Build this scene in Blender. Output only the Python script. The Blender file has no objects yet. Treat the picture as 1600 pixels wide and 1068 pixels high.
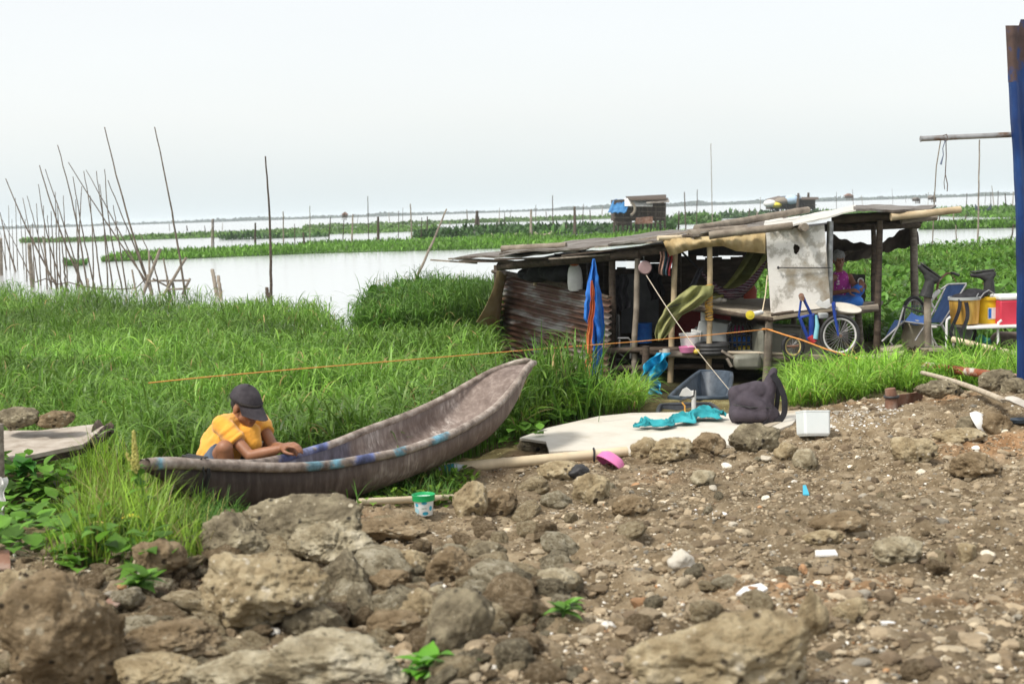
import bpy, math, random
import numpy as np
from mathutils import Vector, Matrix
rad = math.radians
random.seed(7); RNG = np.random.default_rng(11)
S = bpy.context.scene
COL = S.collection

# ------------------------------------------------------------------ camera
F, CX, CY = 2222.2, 800.0, 534.0            # focal length in photo pixels (50 mm lens, 1600 px wide)
CAM = np.array([0.0, 0.0, 2.35])             # metres above the lake
PITCH, ROLL = math.atan(206/F), rad(1.93)
fw = np.array([0, math.cos(PITCH), -math.sin(PITCH)])
r0 = np.array([1.0, 0, 0]); u0 = np.array([0, math.sin(PITCH), math.cos(PITCH)])
rt = math.cos(ROLL)*r0 - math.sin(ROLL)*u0
up = math.sin(ROLL)*r0 + math.cos(ROLL)*u0
cam = bpy.data.cameras.new('camera'); camo = bpy.data.objects.new('camera', cam); COL.objects.link(camo)
camo.matrix_world = Matrix(((rt[0], up[0], -fw[0], CAM[0]), (rt[1], up[1], -fw[1], CAM[1]), (rt[2], up[2], -fw[2], CAM[2]), (0, 0, 0, 1)))
cam.lens = 50; cam.sensor_width = 36; cam.clip_end = 9000; cam.clip_start = 0.1
cam.dof.use_dof = True; cam.dof.focus_distance = 15.5; cam.dof.aperture_fstop = 3.8
S.camera = camo

# ------------------------------------------------------------------ world, sun, exposure
SUN_EL, SUN_AZ = 55.0, -128.0                # azimuth from +Y, clockwise: sun high on the left
w = bpy.data.worlds.new('World'); S.world = w; w.use_nodes = True
nt = w.node_tree; nt.nodes.clear()
out = nt.nodes.new('ShaderNodeOutputWorld')
sky = nt.nodes.new('ShaderNodeTexSky'); sky.sky_type = 'NISHITA'; sky.sun_disc = False
sky.sun_elevation = rad(SUN_EL); sky.sun_rotation = rad(SUN_AZ); sky.dust_density = 4; sky.air_density = 1.0
b1 = nt.nodes.new('ShaderNodeBackground'); b1.inputs[1].default_value = 0.05
nt.links.new(sky.outputs[0], b1.inputs[0])
tc = nt.nodes.new('ShaderNodeTexCoord'); sep = nt.nodes.new('ShaderNodeSeparateXYZ'); nt.links.new(tc.outputs['Generated'], sep.inputs[0])
ramp = nt.nodes.new('ShaderNodeValToRGB'); nt.links.new(sep.outputs[2], ramp.inputs[0])
cr = ramp.color_ramp; cr.elements[0].position = 0.0; cr.elements[0].color = (0.66, 0.735, 0.755, 1)
cr.elements[1].position = 1.0; cr.elements[1].color = (0.70, 0.68, 0.65, 1)
e = cr.elements.new(0.07); e.color = (0.705, 0.718, 0.71, 1)
e = cr.elements.new(0.17); e.color = (0.70, 0.69, 0.67, 1)
nz = nt.nodes.new('ShaderNodeTexNoise'); nz.inputs['Scale'].default_value = 2.2; nz.inputs['Detail'].default_value = 5
mp = nt.nodes.new('ShaderNodeMapping'); mp.inputs['Scale'].default_value = (1, 1, 4); nt.links.new(tc.outputs['Generated'], mp.inputs[0]); nt.links.new(mp.outputs[0], nz.inputs['Vector'])
mr = nt.nodes.new('ShaderNodeMapRange'); mr.inputs[1].default_value = .25; mr.inputs[2].default_value = .75; mr.inputs[3].default_value = .97; mr.inputs[4].default_value = 1.03
nt.links.new(nz.outputs[0], mr.inputs[0])
vm = nt.nodes.new('ShaderNodeVectorMath'); vm.operation = 'SCALE'; nt.links.new(ramp.outputs[0], vm.inputs[0]); nt.links.new(mr.outputs[0], vm.inputs['Scale'])
b2 = nt.nodes.new('ShaderNodeBackground'); b2.inputs[1].default_value = 0.91
nt.links.new(vm.outputs[0], b2.inputs[0])
ad = nt.nodes.new('ShaderNodeAddShader'); nt.links.new(b1.outputs[0], ad.inputs[0]); nt.links.new(b2.outputs[0], ad.inputs[1]); nt.links.new(ad.outputs[0], out.inputs[0])
sl = bpy.data.lights.new('sun', 'SUN'); sl.energy = 2.9; sl.angle = rad(10); sl.color = (1.0, .955, .87)
so = bpy.data.objects.new('sun', sl); COL.objects.link(so)
sd = Vector((math.sin(rad(SUN_AZ))*math.cos(rad(SUN_EL)), math.cos(rad(SUN_AZ))*math.cos(rad(SUN_EL)), math.sin(rad(SUN_EL))))
so.rotation_euler = sd.to_track_quat('Z', 'Y').to_euler(); so.location = sd*30
S.view_settings.view_transform = 'Standard'; S.view_settings.look = 'None'; S.view_settings.exposure = 0.32; S.view_settings.gamma = 1
S.render.engine = 'CYCLES'; S.cycles.use_denoising = True; S.cycles.max_bounces = 7; S.cycles.transparent_max_bounces = 12
S.cycles.diffuse_bounces = 3; S.cycles.glossy_bounces = 3; S.cycles.transmission_bounces = 4; S.cycles.volume_bounces = 1

# ------------------------------------------------------------------ pixel to world helpers
def ray(px, py):
    return F*fw + (px-CX)*rt - (py-CY)*up
def P(px, py, d):
    v = ray(px, py); return CAM + v*(d/v[1])
def PZ(px, py, z):
    v = ray(px, py); return CAM + v*((z-CAM[2])/v[2])
def hor(px):
    return CY - (F*math.tan(PITCH)*math.cos(ROLL) + (px-CX)*math.tan(ROLL))
def mpp(d): return d/F                       # metres per photo pixel at distance d

# ------------------------------------------------------------------ numpy noise
def _h(ix, iy, iz, s):
    n = (ix*374761393 + iy*668265263 + iz*2147483647 + s*1274126177) & 0xffffffff
    n = ((n ^ (n >> 13))*1274126177) & 0xffffffff
    return ((n ^ (n >> 16)) & 0xffff)/65535.0*2-1
def vnoise(p, s=0):
    p = np.asarray(p, float); i = np.floor(p).astype(np.int64); f = p-i; u = f*f*(3-2*f); r = 0
    for dx in (0, 1):
        for dy in (0, 1):
            for dz in (0, 1):
                wgt = (u[..., 0] if dx else 1-u[..., 0])*(u[..., 1] if dy else 1-u[..., 1])*(u[..., 2] if dz else 1-u[..., 2])
                r = r + wgt*_h(i[..., 0]+dx, i[..., 1]+dy, i[..., 2]+dz, s)
    return r
def fbm(p, o=4, s=0):
    p = np.asarray(p, float); a = 1.0; r = 0; 
    for k in range(o):
        r = r + a*vnoise(p*(2.03**k)+k*7.3, s+k); a *= .5
    return r
def n2(x, y, sc, o=3, s=0):
    x = np.asarray(x, float); y = np.asarray(y, float)
    return fbm(np.stack([x*sc, y*sc, np.zeros_like(x)+s*3.7], -1), o, s)
def sstep(t): t = np.clip(t, 0, 1); return t*t*(3-2*t)

# ------------------------------------------------------------------ objects, tags
WL = {}
def tag(o, label=None, cat=None, group=None, kind=None):
    if label: o['label'] = label
    if cat: o['category'] = cat
    if group: o['group'] = group
    if kind: o['kind'] = kind
    return o
def thing(name, label, cat, loc, group=None):
    o = bpy.data.objects.new(name, None); COL.objects.link(o); o.empty_display_size = .1
    o.location = Vector(loc); WL[o.name] = np.array(loc, float)
    return tag(o, label, cat, group)
def link_mesh(name, me, parent, origin):
    o = bpy.data.objects.new(name, me); COL.objects.link(o)
    if parent is not None:
        o.parent = parent; o.location = Vector(origin - WL[parent.name])
    else:
        o.location = Vector(origin)
    WL[o.name] = np.array(origin, float)
    return o
def bulk(name, V, Q, mat, parent=None, origin=None, cols=None, smooth=True, T=None):
    """one mesh from numpy: V (n,3), quads Q (m,4), triangles T (k,3)"""
    me = bpy.data.meshes.new(name); V = np.asarray(V, np.float32)
    if origin is None: origin = WL[parent.name] if parent is not None else np.zeros(3)
    origin = np.asarray(origin, float)
    me.vertices.add(len(V)); me.vertices.foreach_set('co', (V-origin.astype(np.float32)).ravel())
    idx = []; st = []; off = 0
    if Q is not None and len(Q):
        Q = np.asarray(Q, np.int32); idx.append(Q.ravel()); st.append(np.arange(len(Q), dtype=np.int32)*4); off = Q.size
    if T is not None and len(T):
        T = np.asarray(T, np.int32); idx.append(T.ravel()); st.append(np.arange(len(T), dtype=np.int32)*3+off)
    idx = np.concatenate(idx); st = np.concatenate(st)
    me.loops.add(len(idx)); me.loops.foreach_set('vertex_index', idx)
    me.polygons.add(len(st)); me.polygons.foreach_set('loop_start', st)
    me.update(calc_edges=True)
    me.polygons.foreach_set('use_smooth', np.full(len(st), smooth))
    if cols is not None:
        a = me.color_attributes.new('Col', 'FLOAT_COLOR', 'POINT')
        a.data.foreach_set('color', np.concatenate([cols, np.ones((len(cols), 1))], 1).astype(np.float32).ravel())
    me.materials.append(mat); me.validate()
    return link_mesh(name, me, parent, origin)

class MB:
    def __init__(s): s.v = []; s.f = []
    def add(s, V, Fc):
        o = len(s.v); s.v += [tuple(map(float, p)) for p in V]; s.f += [tuple(i+o for i in f) for f in Fc]; return s
    def box(s, c, sz, R=None):
        c = np.array(c, float); h = np.array(sz, float)/2
        V = np.array([[x, y, z] for x in (-1, 1) for y in (-1, 1) for z in (-1, 1)])*h
        if R is not None: V = V @ np.array(R).T
        return s.add(V+c, [(0, 1, 3, 2), (4, 6, 7, 5), (0, 4, 5, 1), (2, 3, 7, 6), (0, 2, 6, 4), (1, 5, 7, 3)])
    def beam(s, a, b, wd, ht, upv=(0, 0, 1)):
        a = np.array(a, float); b = np.array(b, float); t = b-a; L = np.linalg.norm(t); t = t/L
        sd_ = np.cross(t, upv); sd_ /= np.linalg.norm(sd_); u_ = np.cross(sd_, t)
        R = np.stack([t, sd_, u_], 1)
        return s.box((a+b)/2, (L, wd, ht), R)
    def tube(s, pts, r, seg=8, cap=True, closed=False, flat=1.0):
        pts = np.array(pts, float); n = len(pts); r = np.broadcast_to(np.array(r, float), (n,))
        tg = np.gradient(pts, axis=0) if not closed else np.roll(pts, -1, 0)-np.roll(pts, 1, 0)
        tg /= np.linalg.norm(tg, axis=1)[:, None]+1e-9
        ref = np.array([0, 0, 1.0]) if abs(tg[0][2]) < .9 else np.array([1.0, 0, 0])
        nn = np.cross(tg[0], ref); nn /= np.linalg.norm(nn); V = []
        for i in range(n):
            nn = nn - tg[i]*np.dot(nn, tg[i]); nn /= np.linalg.norm(nn)+1e-9; bb = np.cross(tg[i], nn)
            for k in range(seg):
                a = 2*math.pi*k/seg; V.append(pts[i]+r[i]*(math.cos(a)*nn+flat*math.sin(a)*bb))
        Fc = []
        for i in range(n if closed else n-1):
            j = (i+1) % n
            for k in range(seg):
                k2 = (k+1) % seg; Fc.append((i*seg+k, i*seg+k2, j*seg+k2, j*seg+k))
        if cap and not closed:
            Fc.append(tuple(range(seg-1, -1, -1))); Fc.append(tuple((n-1)*seg+k for k in range(seg)))
        return s.add(V, Fc)
    def lathe(s, c, prof, seg=24, R=None, sq=None):
        """prof: (radius, height) list; open profile revolved round z"""
        V = []; n = len(prof)
        for (r, z) in prof:
            for k in range(seg):
                a = 2*math.pi*k/seg; V.append((r*math.cos(a), r*math.sin(a)*(sq or 1), z))
        V = np.array(V, float)
        if R is not None: V = V @ np.array(R).T
        Fc = [(i*seg+k, i*seg+(k+1) % seg, (i+1)*seg+(k+1) % seg, (i+1)*seg+k) for i in range(n-1) for k in range(seg)]
        return s.add(V+np.array(c, float), Fc)
    def ell(s, c, r, R=None, seg=16, rings=10):
        pr = [(max(1e-4, math.sin(math.pi*i/rings)), -math.cos(math.pi*i/rings)) for i in range(rings+1)]
        V = []
        for (a, z) in pr:
            for k in range(seg):
                t = 2*math.pi*k/seg; V.append((a*math.cos(t)*r[0], a*math.sin(t)*r[1], z*r[2]))
        V = np.array(V)
        if R is not None: V = V @ np.array(R).T
        Fc = [(i*seg+k, i*seg+(k+1) % seg, (i+1)*seg+(k+1) % seg, (i+1)*seg+k) for i in range(rings) for k in range(seg)]
        Fc.append(tuple(range(seg-1, -1, -1))); Fc.append(tuple(rings*seg+k for k in range(seg)))
        return s.add(V+np.array(c, float), Fc)
    def cap(s, a, b, ra, rb, seg=14, rings=5, e0=True, e1=True):
        a = np.array(a, float); b = np.array(b, float); t = b-a; L = np.linalg.norm(t); t = t/max(L, 1e-6)
        pts = []; rs = []
        if e0:
            for i in range(rings): q = math.pi/2*i/rings; pts.append(a-t*ra*math.cos(q)); rs.append(max(ra*math.sin(q), ra*.06))
        pts.append(a); rs.append(ra); pts.append(b); rs.append(rb)
        if e1:
            for i in range(1, rings+1): q = math.pi/2*i/rings; pts.append(b+t*rb*math.sin(q)); rs.append(max(rb*math.cos(q), rb*.06))
        return s.tube(pts, rs, seg)
    def sheet(s, G, th=0):
        """G (m,n,3) grid of points; th > 0 gives it thickness along its normals"""
        G = np.array(G, float); m, n = G.shape[:2]
        q = [(i*n+j, i*n+j+1, (i+1)*n+j+1, (i+1)*n+j) for i in range(m-1) for j in range(n-1)]
        if not th: return s.add(G.reshape(-1, 3), q)
        du = np.gradient(G, axis=0); dv = np.gradient(G, axis=1); N = np.cross(du, dv); N /= np.linalg.norm(N, axis=2)[..., None]+1e-9
        A = (G+N*th/2).reshape(-1, 3); B = (G-N*th/2).reshape(-1, 3); k = m*n
        q2 = [tuple(reversed([i+k for i in f])) for f in q]
        bd = [j for j in range(n)] + [i*n+n-1 for i in range(1, m)] + [(m-1)*n+j for j in range(n-2, -1, -1)] + [i*n for i in range(m-2, 0, -1)]
        sd_ = [(bd[(i+1) % len(bd)], bd[i], bd[i]+k, bd[(i+1) % len(bd)]+k) for i in range(len(bd))]
        return s.add(np.concatenate([A, B]), [tuple(reversed(f)) for f in q]+[tuple(reversed(f)) for f in q2]+[tuple(reversed(f)) for f in sd_])
    def prism(s, poly, vec):
        poly = np.array(poly, float); n = len(poly); vec = np.array(vec, float)
        return s.add(np.concatenate([poly, poly+vec]), [tuple(range(n-1, -1, -1)), tuple(range(n, 2*n))]+[(i, (i+1) % n, n+(i+1) % n, n+i) for i in range(n)])
    def build(s, name, mat, parent=None, smooth=True, bevel=0, origin=None, angle=40):
        V = np.array(s.v)
        if origin is None:
            origin = WL[parent.name] if parent is not None else np.array([(V[:, 0].min()+V[:, 0].max())/2, (V[:, 1].min()+V[:, 1].max())/2, V[:, 2].min()])
        me = bpy.data.meshes.new(name); me.from_pydata([tuple(p) for p in V-origin], [], s.f)
        me.materials.append(mat); me.update()
        if smooth:
            me.polygons.foreach_set('use_smooth', np.ones(len(me.polygons), bool)); me.set_sharp_from_angle(angle=rad(angle))
        o = link_mesh(name, me, parent, origin)
        if bevel:
            m = o.modifiers.new('b', 'BEVEL'); m.width = bevel; m.segments = 2; m.limit_method = 'ANGLE'
        return o

def bake(o, mods):
    """apply modifiers to o's mesh without operators"""
    for t, kw in mods:
        m = o.modifiers.new(t, t)
        for k, v in kw.items(): setattr(m, k, v)
    dg = bpy.context.evaluated_depsgraph_get(); dg.update()
    me = bpy.data.meshes.new_from_object(o.evaluated_get(dg), depsgraph=dg)
    o.modifiers.clear(); old = o.data; nm = old.name; mats = [m for m in old.materials]
    o.data = me
    me.materials.clear()
    for m in mats: me.materials.append(m)
    bpy.data.meshes.remove(old); me.name = nm
    me.polygons.foreach_set('use_smooth', np.ones(len(me.polygons), bool))
    return o
def blob(mb, name, mat, parent, voxel=.006, it=6, origin=None):
    o = mb.build(name, mat, parent, smooth=True, origin=origin)
    return bake(o, [('REMESH', dict(mode='VOXEL', voxel_size=voxel)), ('SMOOTH', dict(factor=.5, iterations=it))])

# ------------------------------------------------------------------ materials
def mat(name, cols, scale=6.0, rough=.7, bump=0.0, bscale=40.0, stretch=(1, 1, 1), detail=5, metallic=0.0, spec=.35, attr=False,
        speck=None, speck2=None, transl=0.0, coord='Object', dist=.0, bdist=.01, wave=None, alpha=1.0, trans=0.0, sheen=0.0):
    """noise ramp material; cols: list of (position, (r,g,b)); speck: (scale, size, colour)"""
    m = bpy.data.materials.new(name); m.use_nodes = True; n = m.node_tree; n.nodes.clear(); L = n.links.new
    o = n.nodes.new('ShaderNodeOutputMaterial'); b = n.nodes.new('ShaderNodeBsdfPrincipled')
    b.inputs['Roughness'].default_value = rough; b.inputs['Metallic'].default_value = metallic; b.inputs['Specular IOR Level'].default_value = spec
    if sheen: b.inputs['Sheen Weight'].default_value = sheen
    if trans: b.inputs['Transmission Weight'].default_value = trans
    t = n.nodes.new('ShaderNodeTexCoord'); mp_ = n.nodes.new('ShaderNodeMapping'); mp_.inputs['Scale'].default_value = stretch
    L(t.outputs[coord], mp_.inputs[0])
    nz_ = n.nodes.new('ShaderNodeTexNoise'); nz_.inputs['Scale'].default_value = scale; nz_.inputs['Detail'].default_value = detail; nz_.inputs['Roughness'].default_value = .62
    nz_.inputs['Distortion'].default_value = dist
    L(mp_.outputs[0], nz_.inputs['Vector'])
    if isinstance(cols[0][1], (int, float)): cols = [(.35, cols[0]), (.65, cols[1])] if len(cols) == 2 else [(.3+.4*i/(len(cols)-1), c) for i, c in enumerate(cols)]
    rp = n.nodes.new('ShaderNodeValToRGB'); el = rp.color_ramp.elements
    while len(el) < len(cols): el.new(.5)
    for e_, (p, c) in zip(el, cols): e_.position = p; e_.color = (*c, 1)
    L(nz_.outputs[0], rp.inputs[0]); c_ = rp.outputs[0]
    for sp in (speck, speck2):
        if sp:
            v = n.nodes.new('ShaderNodeTexVoronoi'); v.inputs['Scale'].default_value = sp[0]; v.inputs['Randomness'].default_value = 1
            nv = n.nodes.new('ShaderNodeTexNoise'); nv.inputs['Scale'].default_value = sp[0]*.35; L(t.outputs[coord], nv.inputs['Vector'])
            L(t.outputs[coord], v.inputs['Vector'])
            ma = n.nodes.new('ShaderNodeMath'); ma.operation = 'MULTIPLY_ADD'; L(nv.outputs[0], ma.inputs[0]); ma.inputs[1].default_value = -sp[1]*2.2; L(v.outputs['Distance'], ma.inputs[2])
            r2 = n.nodes.new('ShaderNodeMapRange'); r2.inputs[1].default_value = -sp[1]*.9; r2.inputs[2].default_value = -sp[1]*.55; r2.inputs[3].default_value = 1; r2.inputs[4].default_value = 0
            L(ma.outputs[0], r2.inputs[0])
            mx = n.nodes.new('ShaderNodeMix'); mx.data_type = 'RGBA'; L(r2.outputs[0], mx.inputs[0]); L(c_, mx.inputs[6]); mx.inputs[7].default_value = (*sp[2], 1); c_ = mx.outputs[2]
    if wave:
        wv = n.nodes.new('ShaderNodeTexWave'); wv.inputs['Scale'].default_value = wave[0]; wv.bands_direction = wave[1]; wv.inputs['Distortion'].default_value = wave[2]
        wv.inputs['Detail'].default_value = 2; L(t.outputs[coord], wv.inputs['Vector'])
        mx = n.nodes.new('ShaderNodeMix'); mx.data_type = 'RGBA'; mx.blend_type = 'MIX'
        rr = n.nodes.new('ShaderNodeMapRange'); rr.inputs[1].default_value = wave[4]; rr.inputs[2].default_value = min(wave[4]+.15, 1.0); L(wv.outputs[0], rr.inputs[0])
        L(rr.outputs[0], mx.inputs[0]); L(c_, mx.inputs[6]); mx.inputs[7].default_value = (*wave[3], 1); c_ = mx.outputs[2]
    if attr:
        a = n.nodes.new('ShaderNodeAttribute'); a.attribute_name = 'Col'
        mx = n.nodes.new('ShaderNodeMix'); mx.data_type = 'RGBA'; mx.blend_type = 'MULTIPLY'; mx.inputs[0].default_value = 1; L(c_, mx.inputs[6]); L(a.outputs['Color'], mx.inputs[7]); c_ = mx.outputs[2]
    L(c_, b.inputs['Base Color'])
    if bump:
        n2_ = n.nodes.new('ShaderNodeTexNoise'); n2_.inputs['Scale'].default_value = bscale; n2_.inputs['Detail'].default_value = 8; n2_.inputs['Roughness'].default_value = .65
        L(mp_.outputs[0], n2_.inputs['Vector'])
        bp = n.nodes.new('ShaderNodeBump'); bp.inputs['Strength'].default_value = bump; bp.inputs['Distance'].default_value = bdist; L(n2_.outputs[0], bp.inputs['Height']); L(bp.outputs[0], b.inputs['Normal'])
    sh = b.outputs[0]
    if transl:
        tr = n.nodes.new('ShaderNodeBsdfTranslucent'); L(c_, tr.inputs[0]); ms = n.nodes.new('ShaderNodeMixShader'); ms.inputs[0].default_value = transl
        L(sh, ms.inputs[1]); L(tr.outputs[0], ms.inputs[2]); sh = ms.outputs[0]
    if alpha < 1:
        tp = n.nodes.new('ShaderNodeBsdfTransparent'); ms = n.nodes.new('ShaderNodeMixShader'); ms.inputs[0].default_value = alpha
        L(tp.outputs[0], ms.inputs[1]); L(sh, ms.inputs[2]); sh = ms.outputs[0]
    L(sh, o.inputs[0]); return m

M = {}
M['dirt'] = mat('dirt', [(.3, (.075, .052, .034)), (.48, (.15, .108, .070)), (.6, (.205, .155, .105)), (.72, (.27, .22, .16))], 2.6, .95, .9, 55, detail=9, speck=(46, .17, (.46, .41, .33)), speck2=(110, .16, (.07, .05, .035)), bdist=.02, coord='Object', spec=.15)
rc = [(.28, (.105, .080, .052)), (.45, (.205, .165, .110)), (.6, (.30, .25, .175)), (.78, (.42, .36, .26))]
rc = [(.28, (.16, .118, .065)), (.43, (.31, .245, .145)), (.57, (.45, .375, .24)), (.74, (.62, .55, .40))]
M['rock_tan'] = mat('rock_tan', rc, 7.5, .92, 1.0, 36, detail=10, speck=(17, .42, (.065, .05, .034)), speck2=(23, .38, (.60, .54, .42)), bdist=.03, spec=.15, dist=.6)
M['rock_grey'] = mat('rock_grey', [(.30, (.09, .075, .048)), (.45, (.195, .165, .110)), (.58, (.31, .27, .18)), (.74, (.50, .45, .32))], 7, .92, 1.0, 38, detail=10, speck=(16, .42, (.04, .036, .030)), speck2=(22, .38, (.52, .47, .35)), bdist=.03, spec=.15, dist=.8)
M['rock_pale'] = mat('rock_pale', [(.30, (.15, .122, .072)), (.43, (.31, .265, .175)), (.55, (.47, .42, .30)), (.72, (.66, .61, .48))], 6.5, .92, 1.0, 34, detail=10, speck=(15, .42, (.09, .075, .045)), speck2=(24, .36, (.25, .23, .17)), bdist=.03, spec=.15, dist=.6)
M['rock_brown'] = mat('rock_brown', [(.3, (.115, .08, .044)), (.47, (.225, .168, .10)), (.62, (.34, .265, .168)), (.75, (.47, .39, .265))], 8, .94, 1.0, 40, detail=10, speck=(22, .40, (.46, .40, .29)), speck2=(18, .38, (.055, .042, .028)), bdist=.03, spec=.12)
M['white_rock'] = mat('white_rock', [(.44, .41, .34), (.62, .59, .52)], 9, .85, .6, 30)
M['gravel'] = mat('gravel', [(.8, .8, .8), (1.1, 1.1, 1.1)], 30, .9, .4, 90, attr=True, spec=.2)
M['grass'] = mat('grass', [(.85, .85, .85), (1.15, 1.15, 1.15)], 3, .42, attr=True, transl=.38, spec=.3)
M['leaf'] = mat('leaf', [(.85, .85, .85), (1.15, 1.15, 1.15)], 8, .55, attr=True, transl=.35, spec=.25)
M['pole_dark'] = mat('pole_dark', [(.06, .046, .034), (.12, .095, .07), (.19, .155, .115)], 5, .8, .4, 50)
M['bamboo'] = mat('bamboo', [(.30, .22, .13), (.46, .36, .22), (.55, .45, .30)], 4, .55, .3, 40, stretch=(1, 1, 1))
M['bamboo_grey'] = mat('bamboo_grey', [(.13, .105, .08), (.22, .185, .145), (.32, .28, .22)], 5, .75, .5, 50)
M['bamboo_pale'] = mat('bamboo_pale', [(.45, .36, .23), (.60, .50, .34), (.66, .57, .41)], 3, .5, .2, 40)
M['wood_dark'] = mat('wood_dark', [(.035, .026, .02), (.075, .055, .04), (.12, .092, .068)], 4, .85, .6, 40, stretch=(1, 5, 5))
M['wood_grey'] = mat('wood_grey', [(.12, .10, .08), (.24, .205, .165), (.35, .31, .255)], 4, .85, .6, 40, stretch=(1, 6, 6))
M['wood_pale'] = mat('wood_pale', [(.36, .30, .22), (.50, .44, .34)], 3, .7, .4, 30, stretch=(1, 6, 6))
M['black_plastic'] = mat('black_plastic', [(.018, .02, .024), (.05, .055, .065)], 7, .45, .2, 30)
M['rubber'] = mat('rubber', [(.022, .022, .023), (.045, .045, .046)], 14, .55, .15, 40)
M['dark_cloth'] = mat('dark_cloth', [(.012, .012, .015), (.035, .034, .040)], 9, .95, .3, 120)
M['steel'] = mat('steel', [(.28, .28, .28), (.5, .5, .5)], 12, .45, .2, 40, metallic=.7)
M['white_paint'] = mat('white_paint', [(.62, .62, .60), (.78, .78, .76)], 5, .55, .15, 30)
M['cream_board'] = mat('cream_board', [(.46, .42, .34), (.56, .53, .46), (.60, .57, .50)], 2.2, .7, .15, 30, speck=(9, .06, (.34, .28, .2)))
# ------------------------------------------------------------------ terrain
EX = [-30, -6, -2.6, -1.9, -1.0, -.35, .25, 2.4, 5, 30]; EY = [6.4, 6.7, 7.0, 7.35, 8.5, 9.6, 11.3, 12.75, 13.2, 13.4]
def edge(x): return np.interp(x, EX, EY)
FPX = [-900, -200, 0, 110, 200, 430, 500, 552, 585, 640, 770, 900, 1000, 1290, 1450, 1600, 2400]
FDD = [56, 47, 44, 39, 36.5, 31.5, 29.0, 24.5, 26.5, 28.5, 27.5, 27, 33, 47, 57, 59, 60]
def pxof(x, y): return CX + F*np.asarray(x)/np.asarray(y)*1.0
def field_mask(x, y):
    """1 on the matted vegetation, 0 over open water"""
    x = np.asarray(x, float); y = np.asarray(y, float)
    px = CX + F*x/np.maximum(y, .5)
    far = np.interp(px, FPX, FDD) + 1.2*n2(x, y, .55, 3, 5)*np.clip((y-20)/12, .25, 1)
    m = sstep((far-y)/.5)
    right = sstep((px-1180)/60)
    g1 = np.abs(y-42.2-.8*n2(x, y, .3, 2, 8)) < 1.35+.5*n2(x, y, .8, 2, 2); g2 = np.abs(y-35.7-.6*n2(x, y, .3, 2, 9)) < .55+.55*n2(x, y, .7, 2, 3)
    m = m*(1-right*(g1 | g2))
    l1 = (np.abs(y-39.2-.5*n2(x, y, .3, 2, 4)) < .8+.5*n2(x, y, .7, 2, 3)) & (px < 85) & (px > -60)
    return m*(1-l1)
def terrain(x, y):
    x = np.asarray(x, float); y = np.asarray(y, float)
    z = np.interp(y, [0, 2, 4.5, 7, 8.2, 9.5, 12.5], [1.0, .95, .86, .73, .60, .45, .42])
    z = z + .26*np.exp(-((x-4.3)/1.5)**2-((y-11.6)/1.7)**2) + .05*n2(x, y, .5, 3, 1)
    s = sstep((y-edge(x)-1.2)/3.2)
    slabm = .40*np.exp(-((x+3.35)/.75)**4-((y-10.3)/.75)**4)
    z = z*(1-s)+.06*s
    lump = (.055*n2(x, y, 2.2, 3, 2)+.03*n2(x, y, 6.5, 3, 3))*np.clip(((x-1.4)/1.9)**2+((y-12.1)/1.4)**2-.3, .12, 1)
    z = z + lump*np.clip(1.15-s*1.2, 0.12, 1)
    m = np.where(y > 15, field_mask(x, y), 1.0)
    z = z + slabm
    return z*m + (-.35)*(1-m)
def ground(px, py):
    v = ray(px, py); v = v/v[1]
    d = np.concatenate([np.arange(3, 20, .02), np.arange(20, 120, .1)])
    p = CAM + v[None]*d[:, None]; zz = terrain(p[:, 0], p[:, 1]); k = int(np.argmax(p[:, 2] < np.maximum(zz, 0)))
    q = p[k].copy(); q[2] = max(zz[k], 0); return q
def tz(x, y): return float(terrain(np.array([x]), np.array([y]))[0])

ty = np.concatenate([np.linspace(.3, 3.6, 14)[:-1], 3.6*(16/3.6)**np.linspace(0, 1, 640), 16*(72/16)**np.linspace(0, 1, 160)[1:]])
tt = np.linspace(-1, 1, 560)
X = np.outer(ty+1.5, tt*.62); Y = np.repeat(ty[:, None], len(tt), 1); Z = terrain(X, Y)
near = np.clip((15-Y)/3, 0, 1)*np.clip(1-sstep((Y-edge(X))/1.5), 0, 1)
Z = Z + near*(.014*n2(X, Y, 17, 3, 21)+.010*np.abs(n2(X, Y, 42, 2, 22)))
nx = len(tt); ii = np.arange(len(ty)-1)[:, None]*nx+np.arange(nx-1)[None]
Q = np.stack([ii, ii+1, ii+nx+1, ii+nx], -1).reshape(-1, 4)
V = np.stack([X, Y, Z], -1).reshape(-1, 3)
veg = sstep((Y-edge(X)+.25*n2(X, Y, 1.2, 3, 31))/.9).reshape(-1)
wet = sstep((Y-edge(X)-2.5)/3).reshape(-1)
tint = 1+.22*n2(X, Y, 1.1, 3, 33).reshape(-1)
rust = np.clip(n2(X, Y, .9, 3, 37).reshape(-1)-.35, 0, 1)[:, None]*1.2
rust = rust*.55
bank = np.stack([.86*tint, .835*tint, .775*tint], -1)*(1-rust)+np.array([1.5, .95, .6])*rust
gv = np.stack([.50*tint, .52*tint, .34*tint], -1); mud_shade = np.array([.15, .17, .11])  # mud colour with the dark water shade under the hut painted in
C_ = bank*(1-veg[:, None])+gv*veg[:, None]; C_ = C_*(1-wet[:, None])+mud_shade*wet[:, None]
M['dirt2'] = mat('dirt_ground', [(.3, (.115, .085, .054)), (.44, (.215, .168, .110)), (.57, (.31, .252, .175)), (.7, (.44, .38, .285))], 5.5, .95, 1.0, 60, detail=12, speck=(34, .42, (.50, .445, .345)), speck2=(52, .40, (.085, .064, .042)), bdist=.02, spec=.12, attr=True)
o = bulk('ground', V, Q, M['dirt2'], cols=np.clip(C_, 0, 3)); tag(o, 'brown rubble bank sloping to muddy ground under grass', 'ground', kind='structure')

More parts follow.
